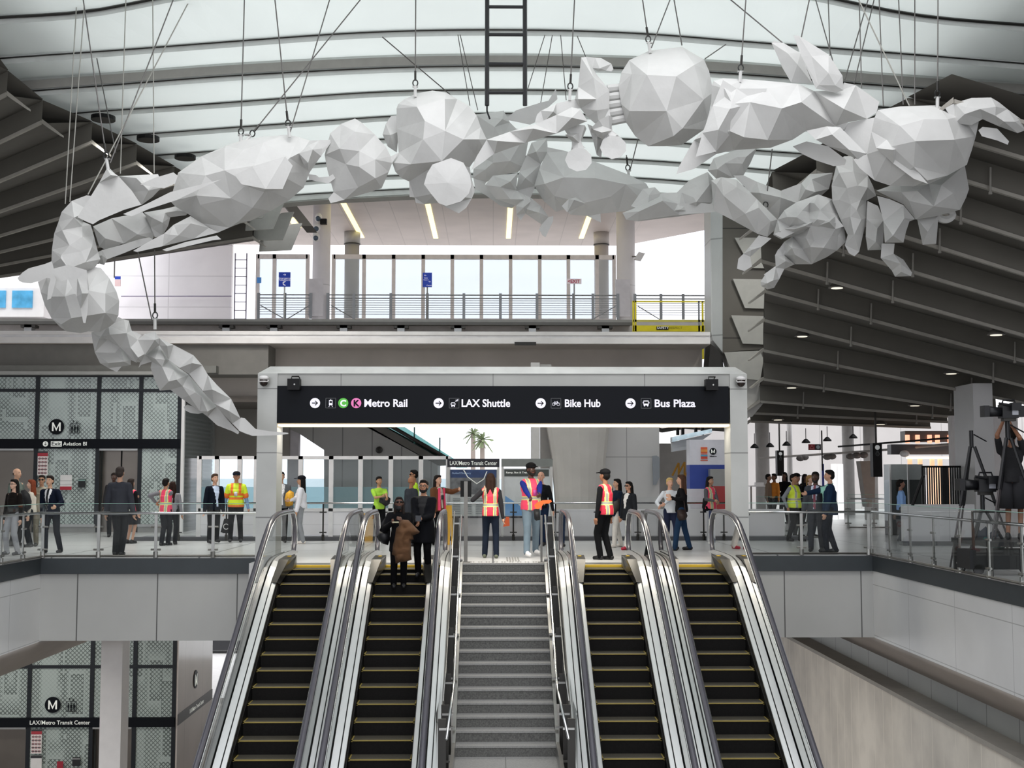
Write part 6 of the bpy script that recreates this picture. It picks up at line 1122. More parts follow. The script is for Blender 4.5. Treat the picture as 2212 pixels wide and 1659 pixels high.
for x0, y0, x1, y1, lab in ((1762, 0, 1799, 132, 'dark cable slanting to the tip of the right dog ear'), (1789, 0, 1793, 120, 'thin vertical cable behind the right dog ear'), (1875, 0, 1825, 172, 'left of two crossing cables right of the dog ears'), (1888, 0, 1845, 180, 'right of two crossing cables right of the dog ears'), (1856, 0, 1861, 190, 'first thin vertical cable right of the dog ears'), (1899, 0, 1908, 230, 'second thin vertical cable right of the dog ears'), (1941, 0, 1951, 226, 'third thin vertical cable above the bird back'), (1976, 0, 1976, 226, 'fourth thin vertical cable above the bird back')): cable(x0, y0, x1, y1, 23.6, lab, False, 23.8, r=.011)
cable(1855, 0, 1964, 228, 23.3, 'bright cable slanting down to the back of the bird', False, 23, CBL)
# hanging ladder
t = thing('hanging_ladder', 'black steel ladder hanging from the ceiling in the middle', 'ladder', tuple(P(1094, 230, 23.1))); YLd = 23.1
for x, y in ((1052, 228), (1134, 228)): a = P(x, y, YLd); MB().cyl(a, (a.x, YLd, 11.6), .042, 8).build('stile', mat('#17181b', .4), t)
for y in (-45, 15, 75, 138, 200): a, b = P(1052, y, YLd), P(1134, y, YLd); z = (a.z + b.z) / 2; MB().cyl((a.x, YLd, z), (b.x, YLd, z), .032, 8).build('rung', mat('#17181b', .4), t)
MB().tube([P(1052, 225, YLd), P(1052, 240, YLd), P(1058, 257, YLd)], .018, 6).build('bent_stub', mat('#17181b', .4), t)

# ------------------------------------------------------------------ people
def caps(mb, a, b, r1, r2, n=9):
    a = Vector(a); b = Vector(b); mb.tube([a, b], [r1, r2], n); mb.ell(a, r1 * 1.0, n, 6); mb.ell(b, r2 * 1.0, n, 6)
def ik(a, b, l1, l2, hint):
    d = b - a; L = min(d.length, (l1 + l2) * .999)
    if d.length > L: b = a + d.normalized() * L
    u = (b - a).normalized(); x = (l1 * l1 - l2 * l2 + L * L) / (2 * L); h = math.sqrt(max(0, l1 * l1 - x * x)); hint = Vector(hint); v = hint - u * hint.dot(u)
    v = v.normalized() if v.length > 1e-4 else u.orthogonal().normalized(); return a + u * x + v * h, b
def melt(name, mb, mats, parent, vox, pick=None, M=None, it=3):
    """one continuous skin grown over the overlapping volumes in mb"""
    me = bpy.data.meshes.new(name); vs = mb.v; me.from_pydata([tuple(v) for v in vs], [], mb.f); o = bpy.data.objects.new(name, me); COL.objects.link(o)
    r = o.modifiers.new('r', 'REMESH'); r.mode = 'VOXEL'; r.voxel_size = vox; r.use_smooth_shade = True; s = o.modifiers.new('s', 'SMOOTH'); s.iterations = it; s.factor = .5
    bpy.context.view_layer.update(); m2 = bpy.data.meshes.new_from_object(o.evaluated_get(bpy.context.evaluated_depsgraph_get())); COL.objects.unlink(o); bpy.data.objects.remove(o); bpy.data.meshes.remove(me)
    m2.materials.clear()
    for q in mats: m2.materials.append(q)
    if pick:
        for p in m2.polygons: p.material_index = pick(p.center)
    m2.transform(M); ob = bpy.data.objects.new(name, m2); COL.objects.link(ob); ob.parent = parent; m2.name = name; return ob
def hand(mb, w, d, side, curl=.5, grip=False):
    """palm, four bent fingers of different length and a thumb; d = direction of the forearm, side = thumb side"""
    d = d.normalized(); s = (side - d * side.dot(d)).normalized(); n = d.cross(s); p = w + d * .045
    mb.ell(w + d * .045, (.03, .03, .03), 8, 6); caps(mb, w, w + d * .05, .022, .032, 8); mb.ell(w + d * .06 + s * .015, .026, 8, 6); mb.ell(w + d * .06 - s * .018, .024, 8, 6)
    for k, L in enumerate((.07, .078, .073, .058)):
        b = w + d * .085 + s * (.03 - .02 * k); c = curl * (.9 + .1 * k); m = b + (d * math.cos(c) + n * math.sin(c)) * L * .5; e = m + (d * math.cos(c * 2.2) + n * math.sin(c * 2.2)) * L * .5
        caps(mb, b - d * .02, b, .0105, .0105, 6); caps(mb, b, m, .0105, .0095, 6); caps(mb, m, e, .0095, .008, 6)
    t0 = w + d * .03 + s * .025; t1 = t0 + (s * .7 + d * .6 + n * .3).normalized() * .036; t2 = t1 + (d * .9 + s * .2 + n * .4).normalized() * .03; caps(mb, t0, t1, .013, .012, 6); caps(mb, t1, t2, .012, .009, 6)
LIME = mat('#e8f06a', .5, noise=.02); SILV = mat('#a9ab9e', .4, .1)
def person(label, x=None, y=None, top=None, yaw=0, feet=None, skin='#c89a7c', hair='#241c18', hs='short', cap=None, cap_yaw=0, shirt=None, sleeve='long', jacket=None, jl=.86, inner=None, tie=None, pants='#17191d', skirt=None, shoes='#141416', vest=None, Rh=None, Lh=None, near=True, glasses=None, beard=None, fat=1., head_yaw=0, head_pitch=0, z0=0., Y=None, lean=0, bare=False, lanyard=None, stripes=None, badge=None, group=None, long_len=.35, smallcap=False):
    if feet: x = (feet[0][0] + feet[1][0]) / 2; y = max(feet[0][1], feet[1][1]) if y is None else y
    B = PZ(x, y, z0) if Y is None else Vector((P(x, y, Y).x, Y, z0))
    Hh = P(x, top, B.y).z - z0; k = Hh / 1.78 if not cap else Hh / 1.81; yw = math.radians(yaw)
    t = thing('person', label, 'person', tuple(B), group); M = Matrix.Rotation(yw, 4, 'Z') @ Matrix.Scale(k, 4); Mi = M.inverted()
    loc = lambda px_, py_, dy=0.: Mi @ (P(px_, py_, B.y + dy) - B)
    vb = .0105 if near else .018; vc = .018 if near else .026
    V = Vector; ank = [V((-.095, .02, .085)), V((.095, -.0, .085))]
    if feet:
        g = [Mi @ (PZ(fx, fy, z0) - B) for fx, fy in feet]; g.sort(key=lambda q: q.x); ank = [V((g[0].x, g[0].y, .085)), V((g[1].x, g[1].y, .085))]
    ln = V((lean, 0, 0)); pel = V((0, 0, .97)) + ln * .3; ch = V((0, 0, 1.31)) + ln; nk = V((0, .01, 1.5)) + ln * 1.15
    cx_ = (ank[0].x + ank[1].x) / 2; cy_ = (ank[0].y + ank[1].y) / 2; sh0 = V((cx_, cy_, 0)); pel += sh0; ch += sh0; nk += sh0
    RH = Matrix.Rotation(math.radians(head_yaw), 3, 'Z') @ Matrix.Rotation(math.radians(-head_pitch), 3, 'X'); hc = nk + V((0, -.015, .15)) + RH @ V((0, 0, 0)); hp = lambda a, b, c: hc + RH @ V((a, b, c))
    if head_pitch: hc = hc + V((0, -.03, -.02))
    hips = [pel + V((-.09, 0, -.03)), pel + V((.09, 0, -.03))]; shl = [ch + V((-.176, .01, .085)), ch + V((.176, .01, .085))]
    kn = []; 
    for i in (0, 1): q, ank[i] = ik(hips[i], ank[i], .44, .44, (0, -1, 0)); kn.append(q)
    wr = []; el = []
    for i, (tg, s) in enumerate(((Rh, -1), (Lh, 1))):
        w_ = sh0 + V((s * .26 * fat, -.03, .83)) if tg is None else (loc(*tg) if not isinstance(tg, Vector) else sh0 + tg)
        e, w2 = ik(shl[i], w_, .30, .265, (s * .5, .8, -.5)); el.append(e); wr.append(w2)
    b = MB()
    b.ell(hp(0, .01, .035), (.078, .095, .085), 14, 10); b.ell(hp(0, -.02, -.02), (.066, .078, .085), 12, 8); b.ell(hp(0, -.045, -.075), (.042, .042, .035), 10, 6); b.ell(hp(0, -.098, -.015), (.013, .02, .026), 8, 6); b.ell(hp(0, -.085, .015), (.02, .012, .03), 8, 6)
    for s in (-1, 1): b.ell(hp(s * .079, .012, -.01), (.011, .02, .032), 8, 6); b.ell(hp(s * .035, -.062, -.03), (.026, .022, .022), 8, 6)
    b.ell(hp(0, -.085, -.058), (.026, .012, .009), 8, 5)
    caps(b, hp(0, .012, -.06), nk + V((0, .01, -.06)), .05, .058)
    b.ell(ch, (.155 * fat, .10 * fat, .19), 14, 8); b.ell(pel + V((0, 0, .16)), (.13 * fat, .095 * fat, .16), 12, 8); b.ell(pel, (.15 * fat, .10 * fat, .11), 12, 8); caps(b, shl[0], shl[1], .055, .055); b.ell(nk + V((0, .01, -.08)), (.08, .055, .045), 10, 6)
    for i in (0, 1):
        s = (-1, 1)[i]; caps(b, shl[i], el[i], .046, .038); caps(b, el[i], wr[i], .037, .024); dr = wr[i] - el[i]; hand(b, wr[i], dr, V((0, -1, .3)) if abs(dr.z) > .15 else V((0, 0, 1)), .35 if dr.z < -.15 else .6)
        caps(b, hips[i], kn[i], .078 * fat, .052); caps(b, kn[i], ank[i], .05, .035); caps(b, ank[i] + V((0, .03, -.045)), ank[i] + V((0, -.13, -.06)), .035, .026)
    melt('body', b, [mat(skin, .55, 0, .03, 9.)], t, vb, None, M)
    fm = MB(); 
    for s in (-1, 1): fm.mi(0).ell(hp(s * .031, -.083, .012), (.013, .008, .007), 8, 5); fm.mi(1).ell(hp(s * .031, -.090, .012), (.006, .004, .006), 6, 4); fm.mi(2).ell(hp(s * .033, -.084, .033), (.019, .007, .0045), 6, 4)
    def put(nm, mb, ms, sm=True): mb.v = [M @ v + B for v in mb.v]; return mb.build(nm, ms, t, sm)
    put('eyes', fm, [mat('#e6e0da', .3), mat('#1a1412', .3), mat(hair if hs != 'bald' else '#5a4032', .7)]); put('mouth', MB().ell(hp(0, -.094, -.057), (.021, .006, .006), 8, 5), mat('#8d4a43', .5))
    if glasses:
        g = MB()
        for s in (-1, 1):
            if glasses == 'sun': g.ell(hp(s * .034, -.093, .010), (.029, .009, .02), 10, 6)
            else: g.tube([hp(s * .034 + .024 * math.cos(a), -.096, .01 + .018 * math.sin(a)) for a in [2 * PI * q / 10 for q in range(10)]], .0035, 4, True)
            g.tube([hp(s * .06, -.09, .014), hp(s * .08, .0, .012)], .004, 4)
        g.tube([hp(-.01, -.1, .014), hp(.01, -.1, .014)], .004, 4); put('glasses', g, BLACK)
    if beard: m_ = MB(); m_.ell(hp(0, -.05, -.08), (.055, .05, .04), 10, 6); m_.ell(hp(0, -.085, -.04), (.028, .014, .008), 8, 4); [m_.ell(hp(s * .055, -.03, -.05), (.02, .04, .045), 8, 5) for s in (-1, 1)]; put('beard', m_, mat(beard, .9))
    hm = mat(hair, .7, 0, .15, 30., .2); h = MB()
    if hs == 'bald': h.ell(hp(0, .035, .0), (.083, .075, .05), 10, 6)
    else:
        h.ell(hp(0, .025, .055), (.09, .098, .082), 14, 10); h.ell(hp(0, .05, .0), (.086, .075, .09), 12, 8); h.ell(hp(0, -.03, .098), (.07, .06, .035), 10, 6)
        if hs in ('long', 'pony', 'mid'):
            Lh_ = {'long': long_len, 'mid': .16, 'pony': .3}[hs]
            if hs == 'pony': h.ell(hp(0, .11, .04), (.035, .035, .035), 8, 6); caps(h, hp(0, .12, .03), hp(0, .12, -.25), .03, .02)
            else:
                for s in (-1, 1): caps(h, hp(s * .075, .03, .02), hp(s * .085, .03, -.12 - Lh_ * .5), .032, .03); 
                caps(h, hp(-.04, .075, .0), hp(-.05, .1, -.1 - Lh_), .045, .04); caps(h, hp(.04, .075, .0), hp(.05, .1, -.1 - Lh_), .045, .04)
    melt('hair', h, [hm], t, .014 if near else .02, None, Matrix.Translation((0, 0, 0)) @ M, 2)
    if cap:
        c = MB(); c.ell(hp(0, .02, .07), (.102, .115, .075), 14, 8); a = math.radians(cap_yaw); melt('cap', c, [mat(cap, .8, spec=.15)], t, .014, None, M, 1)
        r = MB(); c0 = hp(0, -.1, .055); pts = [hp(-.085, -.06, .06), hp(-.07, -.15, .05), hp(0, -.185, .048), hp(.07, -.15, .05), hp(.085, -.06, .06)]; r.prism([M @ p + B for p in pts], (0, 0, .012)); recalc(r.build('cap_brim', mat(cap, .8, spec=.15), t))
    # trousers or skirt
    p = MB(); wp = .0
    if skirt: 
        p.ell(pel, (.17, .125, .12), 12, 8); p.tube([pel + V((0, 0, .06)), pel + V((0, 0, -.15)), pel + V((0, 0, -.45))], [.15, .19, .2], 14)
    if not bare and pants:
        p.ell(pel + V((0, 0, .0)), (.168 * fat, .118 * fat, .12), 12, 8)
        for i in (0, 1): caps(p, hips[i], kn[i], .096 * fat, .074); caps(p, kn[i], ank[i] + V((0, .01, -.02)), .074, .062)
    if p.v: melt('skirt' if skirt else 'trousers', p, [mat(skirt or pants, .85, 0, .12, 5., .12)], t, vc, None, M, 2)
    for i in (0, 1):
        f = MB(); a0 = ank[i]; caps(f, a0 + V((0, .04, -.04)), a0 + V((0, -.13, -.052)), .045, .038, 8); caps(f, a0 + V((0, .02, -.01)), a0 + V((0, -.04, -.03)), .043, .04, 8); f.v = [V((v.x, v.y, max(v.z, .0))) for v in f.v]; put('shoe', f, mat(shoes, .5))
    def torso(mb, e, low, sl, tap=1.):
        mb.ell(ch, (.165 * fat + e, .112 * fat + e, .185), 14, 8); mb.ell(nk + V((0, .01, -.085)), (.13 + e, .075 + e, .05), 12, 6); q0 = V((pel.x, pel.y, max(low, .84))); mb.tube([ch, pel + V((0, 0, .15)), pel + V((0, 0, .02)), V((pel.x, pel.y, low))], [.14 * fat + e, .132 * fat + e, .155 * fat + e, (.155 * fat + e) * tap], 14)
        if sl: caps(mb, shl[0], shl[1], .055 + e, .055 + e)
        for i in (0, 1): caps(mb, nk + V((0, .015, -.07)), shl[i].lerp(nk, .0 if sl else .3) , .046 + e, .05 + e if sl else .035 + e)
        if sl:
            for i in (0, 1):
                caps(mb, shl[i], el[i] if sl == 'long' else shl[i] + (el[i] - shl[i]) * .75, .06 + e, .054 + e)
                if sl == 'long': caps(mb, el[i], wr[i], .052 + e, .036 + e)
    if shirt:
        s_ = MB(); torso(s_, 0., .90, sleeve); melt('shirt', s_, [mat(shirt, .85, 0, .07, 6., .15)], t, vc, None, M, 2)
    if jacket:
        s_ = MB(); torso(s_, .016, jl, 'long', 1.15 if jl < .75 else 1.04); melt('jacket', s_, [mat(jacket, .85, 0, .1, 6., .12), mat(inner or jacket, .8), mat(tie or inner or jacket, .7)], t, vc, (lambda c: (2 if tie and abs(c.x - ch.x) < .022 else 1) if (inner and ch.y - .19 < c.y < ch.y - .05 and abs(c.x - ch.x) < .028 + .19 * max(0, c.z - 1.12) and (c.z > 1.08 or jl > .8 and c.z > .95) and c.z < 1.5) else 0), M, 2)
        if inner: put('collar', MB().tube([nk + V((.07 * math.sin(a), -.0 - .06 * math.cos(a), -.045 - .02 * math.cos(a))) for a in [2 * PI * q / 12 for q in range(12)]], .016, 6, True), mat(inner, .8))
    if vest:
        s_ = MB(); torso(s_, .034 if jacket else .024, .88, None); caps(s_, shl[0] + V((.045, 0, .012)), shl[1] - V((.045, 0, -.012)), .074, .074)
        st = stripes or 'std'
        def pk(c):
            x_ = abs(c.x - ch.x); z_ = c.z
            if st == 'orange':
                return 3 if (abs(z_ - 1.1) < .03 or abs(z_ - 1.2) < .025 or abs(x_ - .1) < .03 and z_ > 1.2 or z_ < .95) else 0
            if abs(z_ - 1.11) < .022: return 1
            if abs(z_ - 1.11) < .036: return 2
            if abs(x_ - .1) < .02 : return 1
            if abs(x_ - .1) < .034: return 2
            return 0
        melt('safety_vest', s_, [mat(vest, .6, noise=.03), SILV, mat('#e4e88a', .5, noise=.02), mat('#f07a2a', .5)], t, vc * .8, pk, M, 2)
        if st == 'orange':
            for i in (0, 1): q = MB(); caps(q, shl[i], shl[i] + (el[i] - shl[i]) * .8, .078, .082); melt('vest_sleeve', q, [mat(vest, .6), mat('#f07a2a', .5)], t, vc, (lambda c, i=i: 1 if (c - shl[i]).length > .2 else 0), M, 2)
    if lanyard: put('lanyard', MB().tube([nk + V((-.05, -.09, -.06)), ch + V((0, -.155 * fat, -.05)), nk + V((.05, -.09, -.06))], .006, 4), mat(lanyard, .6)); put('badge', MB().box(ch.x - .04, ch.x + .04, ch.y - .17 * fat, ch.y - .16 * fat, ch.z - .15, ch.z - .04), mat(badge or '#d8d8dc', .5))
    person.last = dict(M=M, B=B, wr=wr, hc=hc, ch=ch, pel=pel, el=el, shl=shl); return t
PK = '#ee3f63'; RD = '#d8324c'; HV = '#d8ee2e'
person('woman in a black sweater with long black hair at the far left', feet=[(14, 1198), (38, 1199)], top=1035, yaw=-25, skin='#dcb29a', hs='long', hair='#15110f', shirt='#1a1513', pants='#a3a4a8', shoes='#3a3a3e', glasses='clear')
person('older balding man in a grey green shirt behind the black haired woman', x=33, y=1180, top=1011, yaw=70, skin='#d0a488', hs='bald', hair='#3d342e', shirt='#69736c', pants='#4a4b4c')
person('red haired woman with a black backpack in front of the elevator door', x=63, y=1182, top=1036, yaw=-75, skin='#e0b49c', hs='mid', hair='#7a3a22', shirt='#d6cfc2', pants='#1d2024')
person('man in a beige jacket and sunglasses half hidden behind the man in navy', x=86, y=1180, top=1026, yaw=10, skin='#b88b6c', jacket='#a39c8a', inner='#8a8474', glasses='sun', pants='#8a8474')
person('smiling man in a navy suit with a dark tie holding the railing', feet=[(97, 1195), (130, 1194)], top=1027, yaw=-8, skin='#d6a88a', jacket='#101728', inner='#e6e6e8', tie='#14161c', pants='#0e131d', lean=-.1, Lh=(121, 1094, -.25), Rh=None)
person('man in a charcoal suit seen from behind at the left railing', feet=[(249, 1200), (262, 1200)], top=1008, yaw=176, skin='#b98f76', hair='#3a3330', jacket='#3b3d44', jl=.8, pants='#16181c', fat=1.08)
person('person with a dark head in the elevator doorway behind the charcoal suit', x=243, y=1160, top=1021, yaw=10, skin='#4a3228', shirt='#2a2a2c', near=False)
person('woman in black with a pink vest hidden beside the charcoal suited man', x=281, y=1174, top=1034, yaw=150, skin='#c79a80', hs='mid', shirt='#141417', vest='#f0476c', skirt='#14151a', bare=True, pants=None, Lh=(291, 1075, -.1))
person('man in a pink safety vest seen from behind looking at his phone', feet=[(349, 1179), (363, 1178)], top=1033, yaw=158, skin='#b98968', hair='#15110f', shirt='#77777c', vest='#f0476c', pants='#14161c', Lh=(336, 1085, .12), Rh=(345, 1083, .25))
person('dark haired woman mostly hidden behind the man in the pink vest on the left', x=371, y=1176, top=1040, yaw=180, skin='#b98968', hs='long', hair='#2a1a14', shirt='#8a8a90', pants='#14161c')
person('man in a navy blazer and pale blue shirt leaning by the railing', feet=[(452, 1176), (468, 1173)], top=1023, yaw=38, skin='#d8a88c', hair='#4a382c', jacket='#0f1420', inner='#c9d6ec', pants='#0e0f13', beard=None, lean=.02)
person('man in a yellow and orange safety shirt with a navy cap', feet=[(497, 1171), (520, 1171)], top=1016, yaw=8, skin='#c08a6e', shirt='#7f9cc0', vest=HV, stripes='orange', cap='#161c2a', pants='#101216', fat=1.2, lanyard='#b02838')
person('man in a grey blazer and white shirt beside the left portal column', x=606, y=1172, top=1019, yaw=18, skin='#d2a283', hair='#17120f', jacket='#6b6d70', inner='#eceaea', pants='#16181c', lanyard='#222222', badge='#e8e8ec')
person('woman in a white jacket and black cap facing left by the leftmost escalator', feet=[(644, 1173), (654, 1175)], top=1025, yaw=-88, skin='#c79878', hs='long', hair='#120e0d', cap='#14141a', jacket='#e3e3e8', jl=.92, pants='#8f9296', shoes='#e8e0d8', long_len=.38, Rh=(627, 1080, .0), Lh=(640, 1106, -.1))
person('man in a lime polo shirt holding a black helmet', feet=[(810, 1172), (826, 1173)], top=1029, yaw=24, skin='#b98a68', hair='#120e0c', shirt='#a9d84a', sleeve='short', pants='#0f1013', Rh=(826, 1072, -.3), Lh=(836, 1076, -.3))
person('man in lime and dark sunglasses standing behind the bald man', x=892, y=1168, top=1015, yaw=-72, skin='#a9785a', hair='#120e0c', glasses='sun', shirt='#b5dc3c', pants='#0f1013')
person('bald man in a dark suit seen from behind near the second escalator', x=889, y=1180, top=1029, yaw=128, skin='#a06b4a', hs='bald', hair='#9a6848', jacket='#34373d', inner=None, pants='#1a1b20')
person('woman in a brown jacket and pink vest raising her hand', x=946, y=1178, top=1026, yaw=48, skin='#d9ab92', hs='long', hair='#1d1512', jacket='#6a4630', inner='#c9bdb0', pants='#101114', lanyard='#202024', badge='#24242a', Lh=(990, 1058, -.2), Rh=(938, 1110, -.2), long_len=.22)
L_ = person.last; vp = MB()
for s in (-1, 1): vp.prism([L_['M'] @ (L_['ch'] + Vector((s * .06, -.15, .14))) + L_['B'], L_['M'] @ (L_['ch'] + Vector((s * .11, -.145, .14))) + L_['B'], L_['M'] @ (L_['ch'] + Vector((s * .14, -.16, -.42))) + L_['B'], L_['M'] @ (L_['ch'] + Vector((s * .08, -.18, -.42))) + L_['B']], L_['M'] @ Vector((0, .03, 0)))
recalc(vp.build('open_vest_front', mat('#f04a70', .6), bpy.data.objects[[o.name for o in COL.objects if o.get('label') == 'woman in a brown jacket and pink vest raising her hand'][0]]))
person('woman in a pink safety vest seen from behind with very long brown hair', feet=[(1047, 1205), (1072, 1206)], top=1022, yaw=176, skin='#c39a80', hs='long', hair='#2a1a13', cap=None, shirt='#2c2c30', vest=RD, pants='#18202e', shoes='#5c6250', long_len=.42, Lh=(1041, 1062, -.1), Rh=None)
person('big man in a pink safety vest, blue sleeves and black cap at the stair head', feet=[(1138, 1205), (1157, 1200)], top=996, yaw=22, skin='#4a2f24', hair='#120e0c', cap='#121214', beard='#17110e', shirt='#1d2c7c', vest='#ef4668', pants='#6e7f8c', shoes='#e9e9ea', fat=1.18, Rh=(1150, 1084, -.35), Lh=(1166, 1078, -.35), lanyard='#b04a8a', badge='#c04a9a')
person('bald man in a black shirt behind the big man in the pink vest', feet=[(1162, 1181), (1176, 1179)], top=1018, yaw=-14, skin='#d9a58c', hs='bald', hair='#c9957c', shirt='#15171b', pants='#1e2c44', fat=1.15, Rh=(1180, 1091, -.25), Lh=None)
person('security guard in black with a red vest and black cap facing left', feet=[(1296, 1209), (1318, 1209)], top=1010, yaw=-128, skin='#8d5f45', hair='#0f0c0b', cap='#101013', shirt='#101114', vest='#d22c46', pants='#0e0f11', shoes='#0b0b0c')
person('woman in a navy jacket and white trousers with a shoulder bag', feet=[(1326, 1183), (1341, 1181)], top=1034, yaw=-70, skin='#c99b80', hs='long', hair='#14100f', jacket='#1c2738', jl=.8, pants='#dad6cf', shoes='#ded9d2')
person('woman in sunglasses and a black blazer with red shoes', feet=[(1352, 1188), (1366, 1186)], top=1040, yaw=-52, skin='#b98a70', hs='mid', hair='#120f0e', glasses='sun', jacket='#24262a', inner='#e9e6e2', pants='#e3dfd9', shoes='#b01f3a', jl=.76)
person('blonde woman in a white shirt and navy trousers smiling', feet=[(1437, 1185), (1460, 1186)], top=1032, yaw=14, skin='#e0ae94', hair='#d8b878', shirt='#e8ecf2', pants='#2a3048', Rh=(1424, 1094, -.2), Lh=(1432, 1092, -.25))
person('woman in a black top and flared jeans walking left with long brown hair', feet=[(1457, 1190), (1489, 1188)], top=1025, yaw=-98, skin='#d3a58c', hs='long', hair='#4a3226', shirt='#0f0f12', pants='#1f3550', shoes='#0d0d10', long_len=.22, Lh=(1452, 1078, -.25), Rh=(1450, 1074, .1))
person('dark haired woman in an open pink vest carrying a black coat on her arm', feet=[(1531, 1168), (1540, 1169)], top=1029, yaw=42, skin='#b5886c', hs='long', hair='#17120f', shirt='#5a595d', vest='#f0476c', pants='#101114', Rh=(1543, 1082, -.3), Lh=(1552, 1086, -.25), long_len=.16)
person('person in a pale skirt and pink heels behind the right portal column', feet=[(1589, 1192), (1603, 1190)], top=1036, yaw=-90, skin='#c79580', shirt='#cfc6c0', skirt='#cfc8c6', bare=True, pants=None, shoes='#b96a72', hs='mid', Rh=Vector((-.15, -.05, .95)), Lh=Vector((.15, -.05, .95)))
person('man in a yellow safety vest and dark trousers right of the portal', feet=[(1704, 1169), (1730, 1169)], top=1024, yaw=40, skin='#a97c60', hair='#14100e', shirt='#8b8e94', vest='#dcf03a', pants='#101114', fat=1.12, Rh=Vector((-.24, .05, .9)), Lh=Vector((.24, .05, .95)))
person('man in a dark cap behind the man in the yellow vest', x=1724, y=1160, top=1020, yaw=30, skin='#9a7058', cap='#101012', shirt='#17181b', pants='#101114', near=False)
person('blonde woman in a blue jacket behind the suited men', x=1753, y=1160, top=1026, yaw=46, skin='#e0b49e', hair='#b08a58', hs='pony', jacket='#28406e', inner='#e8e6e4', pants='#1c2434', near=False)
person('bearded man in a grey suit with a pink tie', feet=[(1752, 1191), (1776, 1190)], top=1019, yaw=-24, skin='#4c3227', hair='#1a1614', beard='#2c2826', jacket='#46484e', inner='#c4cce0', tie='#8a4a58', pants='#33353b', fat=1.08)
person('man in a dark blue suit stretching his arm out to the left', feet=[(1785, 1193), (1804, 1193)], top=1015, yaw=-96, skin='#c6977c', hair='#120f0e', jacket='#1b2c44', jl=.8, inner='#9ad0c0', pants='#10151f', Rh=(1742, 1066, -.05), Lh=(1783, 1110, -.2))
for (x_, tp, yw_, sk, sh_, hr, hs_, lab, br) in ((1662, 1024, 60, '#9a7560', '#8a7a6a', '#15110f', 'short', 'person in a tan top at the far counter, leftmost of the group', 0), (1673, 1023, -60, '#7a5442', '#d98a3a', '#15110f', 'short', 'person in an orange top at the far counter', 0), (1696, 1020, -40, '#5c4034', '#101012', '#0c0a0a', 'long', 'person all in black right of the orange top at the far counter', 0), (1741, 1024, 30, '#5c4034', '#141416', '#0c0a0a', 'long', 'person in a black hood far behind the blonde woman', 0)):
    person(lab, x=x_, y=1131, top=tp, yaw=yw_, skin=sk, hair=hr, hs=hs_, shirt=sh_, pants='#0d0d0f', near=False)
person('woman in a light blue shirt with a dark ponytail beside the black fence', feet=[(1945, 1170), (1953, 1169)], top=1036, yaw=76, skin='#8d6552', hair='#16120f', hs='pony', shirt='#8fb4e8', pants='#1a1c22', fat=.95)
# two people riding the second escalator
def on_step(x, ytop, yfoot, **kw):
    i = min(range(200), key=lambda q: abs((P(x, yfoot, 20 + q * .02) - Vector((0, 20 + q * .02, nose(20 + q * .02)))).z)); Yf = 20 + i * .02; kw.setdefault('Y', Yf + .12); person(kw.pop('label'), x=x, y=yfoot, top=ytop, z0=nose(Yf) + .005, **kw); return person.last
m1 = on_step(914, 1036, 1248, label='bearded man in a long black coat and glasses riding the escalator', yaw=-8, skin='#b07f62', hair='#100d0c', beard='#15110f', glasses='clear', jacket='#0e0f13', inner='#0a0a0d', jl=.62, pants='#09090b', fat=1.2, Rh=(902, 1128, -.32), Lh=(912, 1120, -.32), feet=None)
w1 = on_step(861, 1071, 1271, label='woman in black with sunglasses and a face mask riding the escalator', yaw=6, skin='#5e4033', hair='#1e1613', hs='mid', glasses='sun', jacket='#0d0d10', inner=None, jl=.7, pants='#08080a', head_pitch=14, Rh=(846, 1130, -.3), Lh=(868, 1126, -.3))
# ------------------------------------------------------------------ things people hold or carry
def blob(name, off, Y, T, ol, m, label, cat, seed=5, step=18, ridge=(), rough=.25):
    o = tess(ol, Y, T, seed, name, None, step=step, off=off, m=m, ridge=ridge, rough=rough); o['label'] = label; o['category'] = cat
    o.data.polygons.foreach_set('use_smooth', [True] * len(o.data.polygons)); return o
def attach(o, par):
    o.parent = par; o.matrix_parent_inverse = Matrix.Translation(-par.location)
    for k in ('label', 'category'): del o[k]
Z3 = (780, 980, 5.35); yw_ = w1['B'].y
fmk = blob('face_mask', Z3, yw_ - .17 * 1, .03, [(392, 598), (430, 606), (462, 600), (470, 640), (440, 672), (412, 664), (394, 640)], mat('#0b0b0d', .8), 'black face mask worn by the woman in black on the escalator', 'mask', 3, 8)
blob('carried_coat', Z3, yw_ - .36, .1, [(430, 790), (480, 762), (545, 765), (600, 820), (680, 905), (660, 925), (600, 945), (608, 990), (575, 1000), (585, 1225), (530, 1245), (400, 1270), (388, 1180), (356, 1165), (385, 1000), (405, 860), (440, 830)], mat('#5b3e25', .9, 0, .12, 8.), 'brown coat draped over the arm of the woman in black', 'coat', 9, 7, rough=.55)
blob('shoulder_bag', Z3, yw_ - .05, .16, [(290, 720), (330, 800), (340, 900), (330, 1000), (312, 1058), (250, 1040), (200, 1000), (178, 960), (215, 890), (235, 800)], mat('#0c0d12', .6), 'large black shoulder bag carried by the woman in black on the escalator', 'bag', 12, 14, rough=.1)
attach(fmk, [o for o in COL.objects if str(o.get('label', '')).startswith('woman in black with sunglasses')][0])
q = P(780 + 395 / 5.35, 980 + 793 / 5.35, yw_ - .45); tag(MB().box(q.x - .05, q.x + .06, q.y - .02, q.y + .06, q.z - .012, q.z + .012).build('mobile_phone', mat('#9a957a', .3)), 'phone in the hands of the woman in black on the escalator', 'phone')
q = P(904, 1120, m1['B'].y - .45); tag(MB().box(q.x - .05, q.x + .05, q.y - .02, q.y + .0, q.z - .05, q.z + .05).build('mobile_phone', mat('#23262c', .3)), 'phone held by the bearded man on the escalator', 'phone')
Z4 = (1000, 980, 6.636); Ym = PZ(1140, 1204).y
